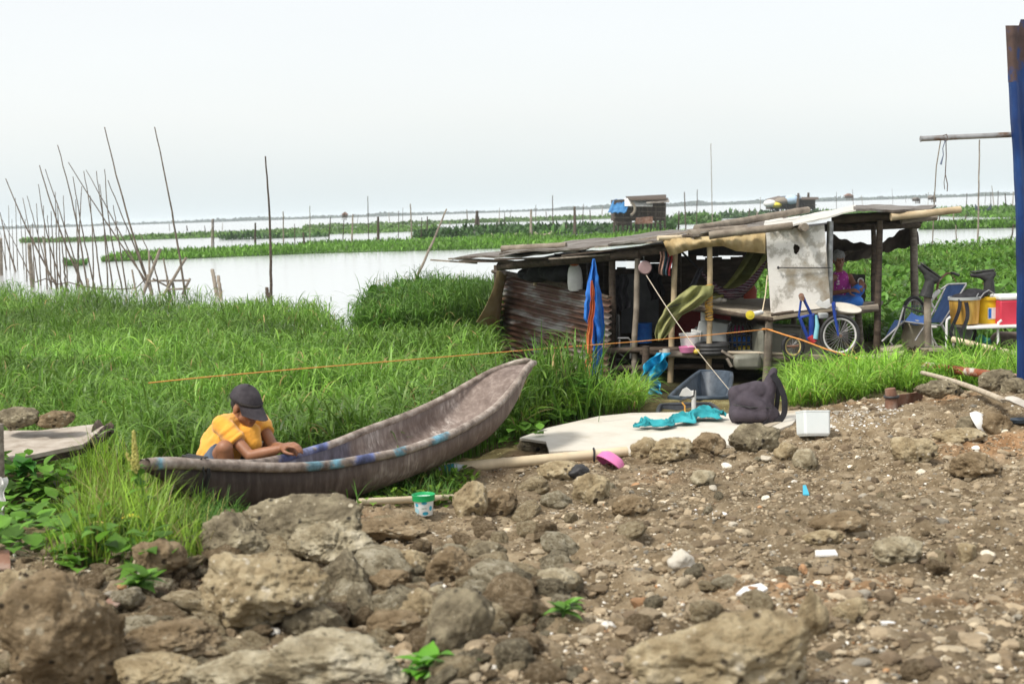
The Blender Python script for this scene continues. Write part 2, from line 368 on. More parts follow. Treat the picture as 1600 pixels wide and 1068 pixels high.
# ------------------------------------------------------------------ lake
m = bpy.data.materials.new('lake_water'); m.use_nodes = True; n = m.node_tree; b = n.nodes['Principled BSDF']
b.inputs['Base Color'].default_value = (.50, .525, .53, 1); b.inputs['Roughness'].default_value = .16; b.inputs['IOR'].default_value = 1.6; b.inputs['Specular IOR Level'].default_value = .8
t = n.nodes.new('ShaderNodeTexCoord'); nz = n.nodes.new('ShaderNodeTexNoise'); nz.inputs['Scale'].default_value = .7; nz.inputs['Detail'].default_value = 4
mp = n.nodes.new('ShaderNodeMapping'); mp.inputs['Scale'].default_value = (1, 2.2, 1); n.links.new(t.outputs['Object'], mp.inputs[0]); n.links.new(mp.outputs[0], nz.inputs['Vector'])
bp = n.nodes.new('ShaderNodeBump'); bp.inputs['Strength'].default_value = .08; bp.inputs['Distance'].default_value = .05; n.links.new(nz.outputs[0], bp.inputs['Height']); n.links.new(bp.outputs[0], b.inputs['Normal'])
M['water'] = m
mb = MB(); mb.add([(-4000, 9.5, 0), (4000, 9.5, 0), (4000, 5000, 0), (-4000, 5000, 0)], [(0, 1, 2, 3)])
o = mb.build('lake_water', M['water'], origin=np.array([0, 9.5, 0])); tag(o, 'still pale lake water mirroring the overcast sky', 'water', kind='structure')

# ------------------------------------------------------------------ blades
def blades(root, az, el0, ln, wd, droop, col, segs=5, prof=None, fold=0.0, twist=0.0):
    """ribbons that rise from root and bend over; returns V, Q, C"""
    root = np.asarray(root, float); N = len(root); k = segs+1; s = np.linspace(0, 1, k)
    if prof is None: prof = np.array([.55, .95, 1.0, .8, .5, .06])
    prof = np.interp(s, np.linspace(0, 1, len(prof)), prof)
    el = el0[:, None]-droop[:, None]*s[None]**1.2
    ds = ln[:, None]/segs
    h = np.concatenate([np.zeros((N, 1)), np.cumsum(np.cos(el[:, :-1])*ds, 1)], 1); v = np.concatenate([np.zeros((N, 1)), np.cumsum(np.sin(el[:, :-1])*ds, 1)], 1)
    ca, sa = np.cos(az)[:, None], np.sin(az)[:, None]
    c = np.stack([root[:, 0:1]+h*ca, root[:, 1:2]+h*sa, root[:, 2:3]+v], -1)
    tw = (RNG.normal(0, twist, N)[:, None]*s[None]) if twist else np.zeros((N, k))
    wx = np.stack([-sa*np.cos(tw), ca*np.cos(tw), np.sin(tw)], -1)
    wv = wx*(wd[:, None, None]*.5*prof[None, :, None])
    if fold:
        nrm = np.stack([-np.sin(el)*ca, -np.sin(el)*sa, np.cos(el)], -1)*(wd[:, None, None]*.5*prof[None, :, None]*fold)
        V = np.stack([c-wv+nrm, c, c+wv+nrm], 2); a = 3
    else:
        V = np.stack([c-wv, c+wv], 2); a = 2
    base = (np.arange(N)*k*a)[:, None, None]; i = (np.arange(segs)*a)[None, :, None]; j = np.arange(a-1)[None, None, :]
    q = base+i+j; Q = np.stack([q, q+1, q+a+1, q+a], -1).reshape(-1, 4)
    sh = (.82+.3*s)[None, :, None, None]
    C = (np.asarray(col)[:, None, None, :]*np.ones((1, k, a, 1)))
    return V.reshape(-1, 3), Q, C.reshape(-1, 3)
class Bulk:
    def __init__(s): s.V = []; s.Q = []; s.C = []; s.n = 0
    def add(s, V, Q, C): s.V.append(V); s.Q.append(Q+s.n); s.C.append(C); s.n += len(V)
    def out(s, name, mat_, **kw): return bulk(name, np.concatenate(s.V), np.concatenate(s.Q), mat_, cols=np.concatenate(s.C), **kw)
def gcol(N, base, var=.25, yellow=.0):
    base = np.array(base); k = 1+RNG.normal(0, var, (N, 1)).clip(-.6, .8); c = base*k
    if yellow:
        m_ = RNG.random(N) < yellow; c[m_] = np.array([.34, .30, .11])*(.7+.5*RNG.random((m_.sum(), 1)))
    return c.clip(.004, .8)

def field(N, pxr, dr, hgt, base, lnr, wdr, lpp, keep, power=1.0, var=.22, segs=5, yellow=.02, hn=.4):
    """plants = a stem with arching leaves, scattered over the ground in a fan of the view"""
    px = RNG.uniform(pxr[0], pxr[1], N); u = RNG.random(N); d = dr[0]*(dr[1]/dr[0])**(u**power)
    x = (px-CX)/F*d; y = d; k = keep(x, y); x, y = x[k], y[k]; n_ = len(x)
    z = terrain(x, y)
    H = hgt*(1+hn*n2(x, y, .45, 3, 41))*RNG.uniform(.65, 1.2, n_)
    cl = 1+.42*n2(x, y, .5, 3, 43)+.2*n2(x, y, .15, 2, 47)
    B = Bulk()
    for l in range(lpp):
        t = RNG.uniform(.25, 1.0, n_); lean = RNG.normal(0, .12, (n_, 2))*H[:, None]*t[:, None]
        root = np.stack([x+lean[:, 0], y+lean[:, 1], z+H*t*.72], -1)
        az = RNG.uniform(0, 2*math.pi, n_); ln = RNG.uniform(*lnr, n_)*(.75+.5*t)
        c = gcol(n_, base, var, yellow)*cl[:, None]
        c = c*(1+np.array([.40, .10, .35])*RNG.random((n_, 1))*.8)
        B.add(*blades(root, az, RNG.uniform(.75, 1.45, n_), ln, RNG.uniform(*wdr, n_), RNG.uniform(.8, 2.5, n_), c, segs, twist=.5))
    st = np.stack([x, y, z], -1)
    B.add(*blades(st, RNG.uniform(0, 6.28, n_), RNG.uniform(1.3, 1.57, n_), H*.9, np.full(n_, wdr[0]*.8), RNG.uniform(0, .3, n_), gcol(n_, np.array(base)*.8, .2), 2, prof=np.array([1, .8, .5])))
    return B

G1 = (.128, .268, .036)
def keep_left(x, y):
    px = CX+F*x/y
    return (y > edge(x)+1.6-.5*(px > 780)) & (field_mask(x, y) > .6) & ~((px > 905) & (y > 14.2)) & ~((x > -2.6) & (x < -.6) & (y < 10.2)) & ~((px < 215) & (y < 11.6)) & ~((px > 775) & (px < 1000) & (y > 13.2))  & ~(np.abs((x+2.05)*.856-(y-7.75)*.516) < .47) & ~((px > 790) & (y > 13.7) & (px > 800+7*(y-13.7)) )
B = field(33000, (-180, 1010), (8.5, 50), .62, G1, (.17, .36), (.012, .024), 6, keep_left, power=.85)
o = B.out('grass', M['grass']); tag(o, 'dense green para grass field between bank and lake', 'grass', kind='stuff')
# taller bushy growth at the waterside left of the hut
def keep_bush(x, y):
    px = CX+F*x/y; return (px > 560) & (px < 790) & (field_mask(x, y) > .5) & (y > 22.5)
B = field(5200, (555, 790), (22, 29), 1.05, (.095, .215, .03), (.22, .42), (.014, .024), 7, keep_bush)
px_ = RNG.uniform(575, 765, 1500); d_ = RNG.uniform(24, 28, 1500); x_ = (px_-CX)/F*d_; kk = field_mask(x_, d_) > .6
rr = np.stack([x_, d_, RNG.uniform(.45, 1.0, 1500)], -1)[kk]; nn_ = len(rr)
B.add(*blades(rr, RNG.uniform(0, 6.28, nn_), RNG.uniform(.3, 1.2, nn_), RNG.uniform(.12, .26, nn_), RNG.uniform(.08, .16, nn_), RNG.uniform(.5, 1.5, nn_), gcol(nn_, (.07, .17, .025), .3), 4, prof=np.array([.1, .8, 1, .7, .05]), fold=.3))
o = B.out('tall_weeds', M['grass']); tag(o, 'taller dark green weeds crowding the waterside left of the hut', 'weeds', kind='stuff')
# right hand side field behind the hut
def keep_right(x, y):
    px = CX+F*x/y; return (field_mask(x, y) > .6) & ~((px < 1385) & (y < 22.6)) & ~((px > 1385) & (y < 19.6))
B = field(22000, (985, 1720), (18, 59), .42, (.105, .235, .026), (.16, .32), (.022, .042), 5, keep_right, power=.9)
px_ = RNG.uniform(1180, 1720, 9000); d_ = 19*(58/19)**RNG.random(9000); x_ = (px_-CX)/F*d_; kk = keep_right(x_, d_)
rr = np.stack([x_, d_, RNG.uniform(.15, .5, 9000)], -1)[kk]; nn_ = len(rr)
B.add(*blades(rr, RNG.uniform(0, 6.28, nn_), RNG.uniform(.3, 1.3, nn_), RNG.uniform(.12, .24, nn_), RNG.uniform(.08, .16, nn_), RNG.uniform(.3, 1.2, nn_), gcol(nn_, (.10, .23, .03), .3), 4, prof=np.array([.1, .8, 1, .8, .1]), fold=.3))
o = B.out('water_plants', M['grass']); tag(o, 'bright green floating water plants spreading behind the hut', 'water plants', kind='stuff')
# bright grass between bank and hut
def keep_mid(x, y):
    px = CX+F*x/y
    a = (px > 1225) & (y > edge(x)+.15) & (y < 15.6); b_ = (px > 775) & (px < 1005) & (y > edge(x)+1.2) & (y < 15.6) & ~((px > 930) & (y > 15.0))
    c = (px > 1440) & (y > edge(x)+.3) & (y < 16.4) & (RNG.random(len(x)) < .35); return (a | b_ | c) & ~((px > 1360) & (y < edge(x)+.5))
B = field(6500, (800, 1700), (11.5, 16.5), .19, (.16, .33, .034), (.12, .40), (.007, .016), 6, keep_mid, yellow=.04)
o = B.out('short_grass', M['grass']); tag(o, 'bright fresh grass on the wet strip in front of the hut', 'grass', kind='stuff')

# ------------------------------------------------------------------ floating mats far out on the lake
def matpatch(name, label, poly, h, base, N, lw, bright=.25, leafy=False):
    """poly: list of photo px + distance from near edge and far edge: (px, dn, df)"""
    pxs = [p[0] for p in poly]; px = RNG.uniform(pxs[0], pxs[-1], N)
    dn = np.interp(px, pxs, [p[1] for p in poly]); df = np.interp(px, pxs, [p[2] for p in poly])
    d = dn+(df-dn)*RNG.random(N)**1.5; x = (px-CX)/F*d
    kk = n2(x, d, .12, 3, 51) > -.55 + 1.2*(np.minimum(d-dn, df-d) < .12*(df-dn))*RNG.random(N)
    x, d = x[kk], d[kk]; n_ = len(x)
    hh = h*(1+.5*n2(x, d, .2, 3, 53))*RNG.uniform(.5, 1.2, n_)
    root = np.stack([x, d, RNG.uniform(0, .5, n_)*hh], -1)
    B = Bulk(); cl = 1+.4*n2(x, d, .25, 3, 57)
    B.add(*blades(root, RNG.uniform(0, 6.28, n_), RNG.uniform(.2 if leafy else .8, 1.5, n_), hh, RNG.uniform(lw*.6, lw*1.3, n_), RNG.uniform(.3, 1.5, n_), gcol(n_, base, bright)*cl[:, None], 3, prof=np.array([.3, 1, .8, .1])))
    qx = np.linspace(pxs[0], pxs[-1], 60); qn = np.interp(qx, pxs, [p[1] for p in poly]); qf = np.interp(qx, pxs, [p[2] for p in poly])
    V = []; 
    for a_, n_2, f_ in zip(qx, qn, qf):
        for k in range(5):
            dd = n_2+(f_-n_2)*(.04+.92*k/4); V.append(((a_-CX)/F*dd, dd, .05))
    V = np.array(V); i = (np.arange(59)*5)[:, None]+np.arange(4)[None]; Q = np.stack([i, i+5, i+6, i+1], -1).reshape(-1, 4)
    B.add(V, Q, np.tile(np.array(base)*.8, (len(V), 1)))
    o = B.out(name, M['grass']); tag(o, label, 'floating plants', kind='stuff')
matpatch('floating_plants', 'long bright green floating grass strip across the lake', [(165, 88, 92), (300, 88, 108), (480, 90, 122), (700, 87, 128), (900, 86, 120), (1080, 88, 112)], .34, (.12, .26, .028), 26000, .10)
matpatch('floating_plants', 'small green floating tuft left of the long strip', [(105, 82, 84), (125, 81, 86), (142, 82, 84)], .35, (.07, .17, .022), 500, .1)
matpatch('floating_plants', 'tall dark water hyacinth bank behind the bright strip', [(655, 128, 134), (700, 126, 165), (850, 124, 170), (1000, 124, 165), (1060, 126, 150)], 0.6, (.045, .105, .022), 11000, .28, .35, True)
matpatch('floating_plants', 'low green floating strip far out on the left', [(40, 205, 215), (150, 190, 235), (300, 190, 240), (420, 185, 260), (560, 180, 270), (690, 182, 260)], .42, (.11, .21, .04), 9000, .3)
matpatch('floating_plants', 'thin floating green line beyond the single pole', [(350, 165, 168), (420, 163, 170), (520, 164, 168)], .5, (.06, .14, .03), 700, .25)
matpatch('floating_plants', 'far pale green floating strip near the horizon', [(480, 290, 330), (700, 280, 350), (900, 270, 360), (1000, 275, 330)], 0.5, (.12, .20, .06), 4000, .6)
matpatch('floating_plants', 'green floating bank right of the distant blue roofed stilt house', [(1040, 165, 180), (1090, 160, 215), (1130, 165, 190)], 0.8, (.075, .16, .03), 2500, .4, .35, True)
matpatch('floating_plants', 'dark floating bank in front of the far cluttered stilt house', [(1130, 215, 222), (1200, 200, 240), (1260, 205, 235), (1290, 212, 225)], 0.8, (.06, .12, .04), 2000, .5, .35, True)
matpatch('floating_plants', 'broad green floating strip at the far right under the horizon', [(1290, 225, 232), (1345, 215, 240), (1440, 175, 210), (1500, 150, 230), (1600, 130, 230), (1760, 130, 230)], .5, (.10, .21, .03), 9000, .28)
matpatch('floating_plants', 'near green floating strip at the right behind the bamboo roof end', [(1440, 100, 106), (1500, 98, 112), (1600, 96, 112), (1760, 96, 112)], .42, (.11, .24, .03), 4500, .16)

# ------------------------------------------------------------------ far shore trees
N = 260; B = Bulk()
xs = np.linspace(-1500, 1500, 1400); hh = 3.4+2.2*fbm(np.stack([xs*.03, xs*0, xs*0], -1), 4, 61)+np.where(np.abs(xs-150) < 60, 2, 0)
xx = RNG.uniform(-1500, 1500, 26000); yy = 1500+RNG.uniform(0, 40, 26000)-.10*xx; ht = np.interp(xx, xs, hh)*RNG.uniform(.2, 1, 26000)
rr = np.stack([xx, yy, ht*RNG.uniform(.0, .8, 26000)], -1)
B.add(*blades(rr, RNG.uniform(0, 6.28, 26000), RNG.uniform(.2, 1.5, 26000), RNG.uniform(1.0, 2.2, 26000), RNG.uniform(1.2, 3.5, 26000), RNG.uniform(0, 1, 26000), gcol(26000, (.05, .07, .045), .3), 2, prof=np.array([.6, 1, .5])))
V = np.concatenate([np.stack([xs, 1545-.1*xs, 0*xs], -1), np.stack([xs, 1545-.1*xs, hh*.75], -1)]); k = len(xs); i = np.arange(k-1); Q = np.stack([i, i+1, i+1+k, i+k], -1)
B.add(V, Q, np.tile(np.array((.045, .065, .045)), (len(V), 1)))
M['far'] = mat('far_leaf', [(.9, .9, .9), (1.1, 1.1, 1.1)], .01, .9, attr=True)
o = B.out('far_trees', M['far']); tag(o, 'thin dark line of trees along the far shore', 'far shore trees', kind='stuff')
# ------------------------------------------------------------------ dugout canoe
def hullmat():
    m = bpy.data.materials.new('hull'); m.use_nodes = True; n = m.node_tree; L = n.links.new; b = n.nodes['Principled BSDF']; b.inputs['Roughness'].default_value = .62; b.inputs['Specular IOR Level'].default_value = .3
    t = n.nodes.new('ShaderNodeTexCoord')
    def noise(sc, st, det=6):
        mp_ = n.nodes.new('ShaderNodeMapping'); mp_.inputs['Scale'].default_value = st; L(t.outputs['Object'], mp_.inputs[0])
        z_ = n.nodes.new('ShaderNodeTexNoise'); z_.inputs['Scale'].default_value = sc; z_.inputs['Detail'].default_value = det; z_.inputs['Roughness'].default_value = .65; L(mp_.outputs[0], z_.inputs['Vector']); return z_.outputs[0]
    def rmp(s_, els):
        r_ = n.nodes.new('ShaderNodeValToRGB'); e_ = r_.color_ramp.elements
        while len(e_) < len(els): e_.new(.5)
        for a_, (p, c) in zip(e_, els): a_.position = p; a_.color = (*c, 1)
        L(s_, r_.inputs[0]); return r_.outputs[0]
    c1 = rmp(noise(2.4, (1, 1, 1)), [(.3, (.055, .038, .032)), (.5, (.125, .093, .078)), (.7, (.25, .205, .178))])
    c2 = rmp(noise(11, (2.0, 2.0, .55), 9), [(.36, (.085, .062, .052)), (.52, (.16, .125, .107)), (.66, (.29, .245, .215))])
    mx = n.nodes.new('ShaderNodeMix'); mx.data_type = 'RGBA'; mx.inputs[0].default_value = .55; L(c1, mx.inputs[6]); L(c2, mx.inputs[7])
    sc_ = rmp(noise(3.1, (1, 1, 1), 3), [(.56, (0, 0, 0)), (.66, (1, 1, 1))]); sx = n.nodes.new('ShaderNodeMix'); sx.data_type = 'RGBA'; L(sc_, sx.inputs[0]); L(mx.outputs[2], sx.inputs[6]); 
    L(rmp(noise(30, (1.5, 1.5, .3)), [(.4, (.15, .12, .105)), (.62, (.40, .355, .32))]), sx.inputs[7])
    a = n.nodes.new('ShaderNodeAttribute'); a.attribute_name = 'Col'; m2 = n.nodes.new('ShaderNodeMix'); m2.data_type = 'RGBA'; m2.blend_type = 'MULTIPLY'; m2.inputs[0].default_value = 1; L(sx.outputs[2], m2.inputs[6]); L(a.outputs['Color'], m2.inputs[7])
    L(m2.outputs[2], b.inputs['Base Color'])
    bp = n.nodes.new('ShaderNodeBump'); bp.inputs['Strength'].default_value = .45; bp.inputs['Distance'].default_value = .01; L(noise(26, (1.5, 1.5, .5), 8), bp.inputs['Height']); L(bp.outputs[0], b.inputs['Normal']); return m
M['hull'] = hullmat()
M['rim'] = mat('rim', [(.11, .082, .066), (.27, .222, .185), (.46, .41, .36)], 11, .6, .5, 45, attr=True)
NEARPX = np.array([(213, 721), (228, 716), (245, 713), (305, 716), (350, 719), (399, 721), (423, 723), (470, 722), (520, 719), (572, 709), (624, 700), (663, 687), (698, 675), (729, 661), (768, 637), (795, 611), (815, 583), (826, 563)], float)
FARPX = np.array([(213, 721), (228, 715), (245, 712), (305, 715), (350, 717), (399, 718), (431, 712), (462, 704), (520, 688), (559, 671), (611, 653), (663, 633), (703, 613), (742, 590), (768, 575), (795, 566), (823, 559), (828, 559)], float)
BOTPX = np.array([(213, 729), (245, 744), (268, 752), (305, 777), (340, 795), (430, 797), (500, 795), (553, 782), (611, 762), (674, 736), (716, 715), (755, 692), (781, 667), (795, 645), (803, 615), (815, 590), (828, 572)], float)
A0 = np.array([(213-800)/F*7.75, 7.75]); A1 = np.array([(826-800)/F*11.35, 11.35])
ax = (A1-A0)/np.linalg.norm(A1-A0); nr = np.array([ax[1], -ax[0]])       # nr: towards the camera side
NT = 61; NS = 15; ts = np.linspace(0, 1, NT)
wprof = np.interp(ts, [0, .02, .06, .12, .2, .32, .45, .6, .75, .86, .94, .985, 1], [.018, .03, .05, .085, .15, .235, .305, .335, .325, .27, .18, .085, .02])
near_e = np.zeros((NT, 3)); far_e = np.zeros((NT, 3)); botz = np.zeros(NT)
def zat(xy, curve):
    px = CX+F*xy[0]/xy[1]
    for _ in range(3):
        py = np.interp(px, curve[:, 0], curve[:, 1]); z = PZz(px, py, xy[1]); q = np.array([xy[0], xy[1], z])-CAM; px = CX+F*np.dot(q, rt)/np.dot(q, fw)
    return PZz(px, py, xy[1])
def PZz(px, py, d): return P(px, py, d)[2]
for i, t in enumerate(ts):
    c = A0+(A1-A0)*t; a = c+nr*wprof[i]; b = c-nr*wprof[i]
    near_e[i] = (*a, zat(a, NEARPX)); far_e[i] = (*b, zat(b, FARPX)); bb = c+nr*wprof[i]*.62; botz[i] = zat(bb, BOTPX)
def smooth1(a, k=2):
    for _ in range(k): a = np.concatenate([a[:1], (a[:-2]+2*a[1:-1]+a[2:])/4, a[-1:]])
    return a
near_e[:, 2] = smooth1(near_e[:, 2], 5); far_e[:, 2] = smooth1(far_e[:, 2], 5); botz = smooth1(botz, 5); near_e[:, 2] -= np.interp(ts, [0, .5, 1], [.036, .032, .022]); far_e[:, 2] -= np.interp(ts, [0, .5, 1], [.036, .032, .022])
top = (near_e[:, 2]+far_e[:, 2])/2; botz = np.minimum(botz, top-.035)
boat = thing('dugout_canoe', 'weathered brown dugout canoe with blue paint on its rim', 'canoe', (A0[0]*.5+A1[0]*.5, A0[1]*.5+A1[1]*.5, float(botz.min())))
def hullgrid(off):
    G = np.zeros((NT, NS, 3))
    for i, t in enumerate(ts):
        c = A0+(A1-A0)*t; w_ = max(wprof[i]-off, .004); zb = botz[i]+off
        for j in range(NS):
            a = math.pi*j/(NS-1); s_ = math.cos(a); q = math.copysign(abs(s_)**.62, s_); v = math.sin(a)**.62
            rim = near_e[i, 2]*(1+q)/2+far_e[i, 2]*(1-q)/2
            p = c+nr*w_*q; G[i, j] = (p[0], p[1], rim*(1-v)+zb*v)
    return G
Go = hullgrid(0); Gi = hullgrid(.022)
wob = .006*fbm(np.stack([Go[..., 0]*5, Go[..., 1]*5, Go[..., 2]*5], -1), 3, 71); Go[..., 2] += wob; Gi[..., 2] += wob*.8
mb = MB(); k = NT*NS
ids = lambda o: [(o+i*NS+j, o+i*NS+j+1, o+(i+1)*NS+j+1, o+(i+1)*NS+j) for i in range(NT-1) for j in range(NS-1)]
rimf = [(i*NS, (i+1)*NS, k+(i+1)*NS, k+i*NS) for i in range(NT-1)]+[(i*NS+NS-1, k+i*NS+NS-1, k+(i+1)*NS+NS-1, (i+1)*NS+NS-1) for i in range(NT-1)]
endf = [(j, k+j, k+j+1, j+1) for j in range(NS-1)]+[((NT-1)*NS+j, (NT-1)*NS+j+1, k+(NT-1)*NS+j+1, k+(NT-1)*NS+j) for j in range(NS-1)]
Vh = np.concatenate([Go.reshape(-1, 3), Gi.reshape(-1, 3)]); Qh = np.array(ids(0)+[tuple(reversed(f)) for f in ids(k)]+rimf+endf)
tcol = np.repeat(ts[:, None], NS, 1).reshape(-1)
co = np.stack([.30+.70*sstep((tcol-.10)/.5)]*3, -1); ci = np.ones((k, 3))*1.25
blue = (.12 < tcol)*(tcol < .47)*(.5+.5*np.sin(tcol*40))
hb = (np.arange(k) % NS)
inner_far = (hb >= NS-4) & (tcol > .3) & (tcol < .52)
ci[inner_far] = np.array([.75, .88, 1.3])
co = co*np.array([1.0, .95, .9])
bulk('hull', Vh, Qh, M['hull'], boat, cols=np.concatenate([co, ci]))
def gunwale(E, blues):
    pts = E.copy(); pts[:, 2] += .004; B_ = MB(); r_ = np.interp(ts, [0, .04, .3, .8, 1], [.034, .034, .030, .027, .022])
    B_.tube(pts, r_, 10); V_ = np.array(B_.v); tq = np.repeat(ts, 10); C_ = np.ones((len(V_), 3))
    px = np.array([CX+F*np.dot(v-CAM, rt)/np.dot(v-CAM, fw) for v in V_])
    for (a, b_, c_) in blues:
        e_ = np.minimum(px-a, b_-px)+6*fbm(V_*45, 2, 5); q = .9*sstep(e_/6+.6)[:, None]; C_ = C_*(1-q)+np.array(c_)*q
    q4 = [f for f in B_.f if len(f) == 4]
    return bulk('gunwale', V_, np.array(q4), M['rim'], boat, cols=C_)
LB = (.40, 1.15, 1.75); DB = (.22, .38, 1.15)
Es = []
for E in (near_e, far_e):
    tt2 = np.linspace(0, 1, 241); Es.append(np.stack([np.interp(tt2, ts, E[:, j]) for j in range(3)], -1))
ts_old = ts; ts = np.linspace(0, 1, 241)
gunwale(Es[0], [(247, 255, LB), (480, 502, LB), (519, 533, LB), (553, 586, DB), (617, 631, LB), (676, 697, LB)])
gunwale(Es[1], [(436, 466, DB), (470, 492, (.5, .7, 1.5)), (494, 512, DB)])
ts = ts_old
mb = MB(); mb.ell(near_e[0]*.5+far_e[0]*.5+np.array([0, 0, -.005]), (.05, .05, .034)); mb.build('bow_knob', M['wood_dark'], boat)
mb = MB(); e_ = near_e[-1]*.5+far_e[-1]*.5; mb.tube([near_e[-3], near_e[-1], e_+np.array([.01, .03, .0]), far_e[-1], far_e[-3]], .022, 8); mb.build('stern_cap', M['wood_grey'], boat)
# black cord tied round the bow
mb = MB(); p0 = P(268, 716, 8.05)
for dx in (0, .035, .05):
    c = A0+(A1-A0)*(.085+dx*.22); mb.tube([(*(c+nr*.085), top[5]+.02), (*(c+nr*.10), top[5]-.06), (*(c+nr*.05), top[5]-.17), (*(c-nr*.05), top[5]-.17), (*(c-nr*.1), top[5]-.04), (*(c-nr*.06), top[5]+.045), (*(c+nr*.085), top[5]+.035)], .006, 6)
pts = [P(268, 742, 7.95), P(272, 760, 7.9), P(262, 775, 7.85), P(268, 795, 7.8), P(255, 815, 7.75), P(252, 830, 7.72)]
mb.tube(pts, .006, 6)
o = mb.build('cord', M['rubber']); tag(o, 'black cord knotted round the left end of the canoe', 'cord')

# ------------------------------------------------------------------ people
M['skin'] = mat('skin', [(.20, .085, .042), (.27, .12, .062), (.31, .145, .08)], 9, .5, .15, 90, spec=.4)
M['skin_dark'] = mat('skin_dark', [(.23, .11, .068), (.30, .15, .095)], 9, .5, .15, 90, spec=.4)
M['shirt'] = mat('shirt', [(.74, .33, .035), (.82, .40, .055)], 4, .9, .35, 22, sheen=.3, bdist=.02)
M['denim'] = mat('denim', [(.06, .085, .13), (.12, .155, .21)], 10, .95, .4, 160)
M['cap'] = mat('cap', [(.032, .028, .033), (.062, .055, .062)], 16, .95, .4, 140)
M['hair'] = mat('hair', [(.012, .009, .008), (.03, .024, .02)], 40, .7, .6, 80)
def hand(mb, wrist, dirv, palm_n, size=1.0, curl=1.0, thumb=1):
    """palm + five bent fingers; dirv wrist->knuckles, palm_n = direction the palm faces"""
    d = np.array(dirv, float); d /= np.linalg.norm(d); pn = np.array(palm_n, float); pn -= d*np.dot(pn, d); pn /= np.linalg.norm(pn); sd_ = np.cross(d, pn)
    w_ = np.array(wrist, float); s = size
    for k, off in enumerate((-.030, -.010, .010, .030)):
        kn = w_+d*(.085-.006*abs(k-1.4))*s+sd_*off*s
        mb.cap(w_+d*.015*s+sd_*off*.6*s, kn, .017*s, .013*s, 10, 4)
        L = (.040, .046, .044, .034)[k]*s; a = 0.0; p = kn; rr = .0105*s
        for j in range(3):
            a += curl*(.45, .65, .45)[j]+.06*k; q = p+(d*math.cos(a)+pn*math.sin(a))*L*(1, .68, .52)[j]
            mb.cap(p, q, rr, rr*.9, 10, 4); p = q; rr *= .9
    b = w_+d*.025*s-sd_*.03*s*thumb; p = b+(d*.6-sd_*.75*thumb+pn*.3)*.05*s; q = p+(d*.8-sd_*.1*thumb+pn*.55)*.036*s; e_ = q+(d*.8+pn*.5+sd_*.2*thumb)*.028*s
    mb.cap(b, p, .015*s, .0125*s, 10, 4); mb.cap(p, q, .0125*s, .011*s, 10, 4); mb.cap(q, e_, .011*s, .009*s, 10, 4)
def headparts(mb, c, fwd, upv, s=1.0):
    """head with brow, nose, lips, chin, ears; c = centre, fwd = face direction"""
    f = np.array(fwd, float); f /= np.linalg.norm(f); u = np.array(upv, float); u -= f*np.dot(u, f); u /= np.linalg.norm(u); r = np.cross(f, u)
    R = np.stack([r, f, u], 1); c = np.array(c, float); L = lambda x, y, z: c+(r*x+f*y+u*z)*s
    mb.ell(L(0, -.01, .035), (.074*s, .094*s, .085*s), R); mb.ell(L(0, .025, -.035), (.058*s, .066*s, .078*s), R)
    mb.cap(L(-.04, .03, -.06), L(0, .07, -.098), .026*s, .022*s, 10); mb.cap(L(.04, .03, -.06), L(0, .07, -.098), .026*s, .022*s, 10)
    mb.cap(L(-.045, .066, .028), L(.045, .066, .028), .014*s, .014*s, 10)
    mb.cap(L(0, .086, .012), L(0, .104, -.028), .009*s, .014*s, 10); mb.ell(L(.013, .096, -.031), (.010*s, .010*s, .008*s), R, 8, 6); mb.ell(L(-.013, .096, -.031), (.010*s, .010*s, .008*s), R, 8, 6)
    mb.cap(L(-.022, .084, -.061), L(.022, .084, -.061), .0085*s, .0085*s, 8); mb.cap(L(-.02, .083, -.073), L(.02, .083, -.073), .0085*s, .0085*s, 8)
    mb.ell(L(-.04, .062, -.02), (.024*s, .018*s, .022*s), R, 8, 6); mb.ell(L(.04, .062, -.02), (.024*s, .018*s, .022*s), R, 8, 6)
    for q in (-1, 1): mb.ell(L(.074*q, -.008, -.012), (.012*s, .022*s, .034*s), R, 10, 8)
    return R, L

DM = 9.5
man = thing('person', 'man in yellow t-shirt and dark cap squatting beside the canoe', 'person', tuple(ground(350, 800)*0+np.array([P(350, 700, DM)[0], DM, tz(P(350, 700, DM)[0], DM)])))
gz = WL[man.name][2]
hipc = P(330, 748, 9.55); rhip = P(326, 746, 9.42); lhip = P(345, 744, 9.68)
chest = P(366, 676, 9.46); rsh = P(346, 663, 9.32); lsh = P(403, 655, 9.62); neckb = P(371, 655, 9.46); headc = P(384, 635, 9.40)
rkn = P(351, 700, 9.14); lkn = P(422, 698, 9.55); rank = np.array([P(362, 790, 9.22)[0], 9.22, gz+.08]); lank = np.array([P(405, 790, 9.6)[0], 9.62, gz+.08])
rel = P(391, 712, 9.17); rwr = P(441, 700, 9.12); lel = P(428, 699, 9.42); lwr = P(440, 697, 9.22)
mb = MB()
mb.cap(hipc, P(345, 705, 9.52), .135, .13); mb.cap(P(345, 705, 9.52), chest, .13, .125); mb.cap(rsh, lsh, .06, .06); mb.cap(chest, neckb, .11, .055)
mb.cap(neckb, headc, .055, .055)
for a, b, c, r1 in ((rsh, rel, rwr, .047), (lsh, lel, lwr, .046)):
    mb.cap(a, b, r1+.004, .036); mb.cap(b, b*.6+c*.4, .037, .037); mb.cap(b*.6+c*.4, c, .037, .025)
for a, b, c in ((rhip, rkn, rank), (lhip, lkn, lank)):
    mb.cap(a, b, .085, .056); mb.cap(b, b*.6+c*.4, .054, .052); mb.cap(b*.6+c*.4, c, .052, .034); mb.cap(c, c+np.array([.10, -.13, -.045]), .036, .026); mb.cap(c, c+np.array([-.02, .04, -.04]), .036, .032)
fdir = np.array([.80, -.62, -.40]); udir = np.array([.32, -.24, .9])
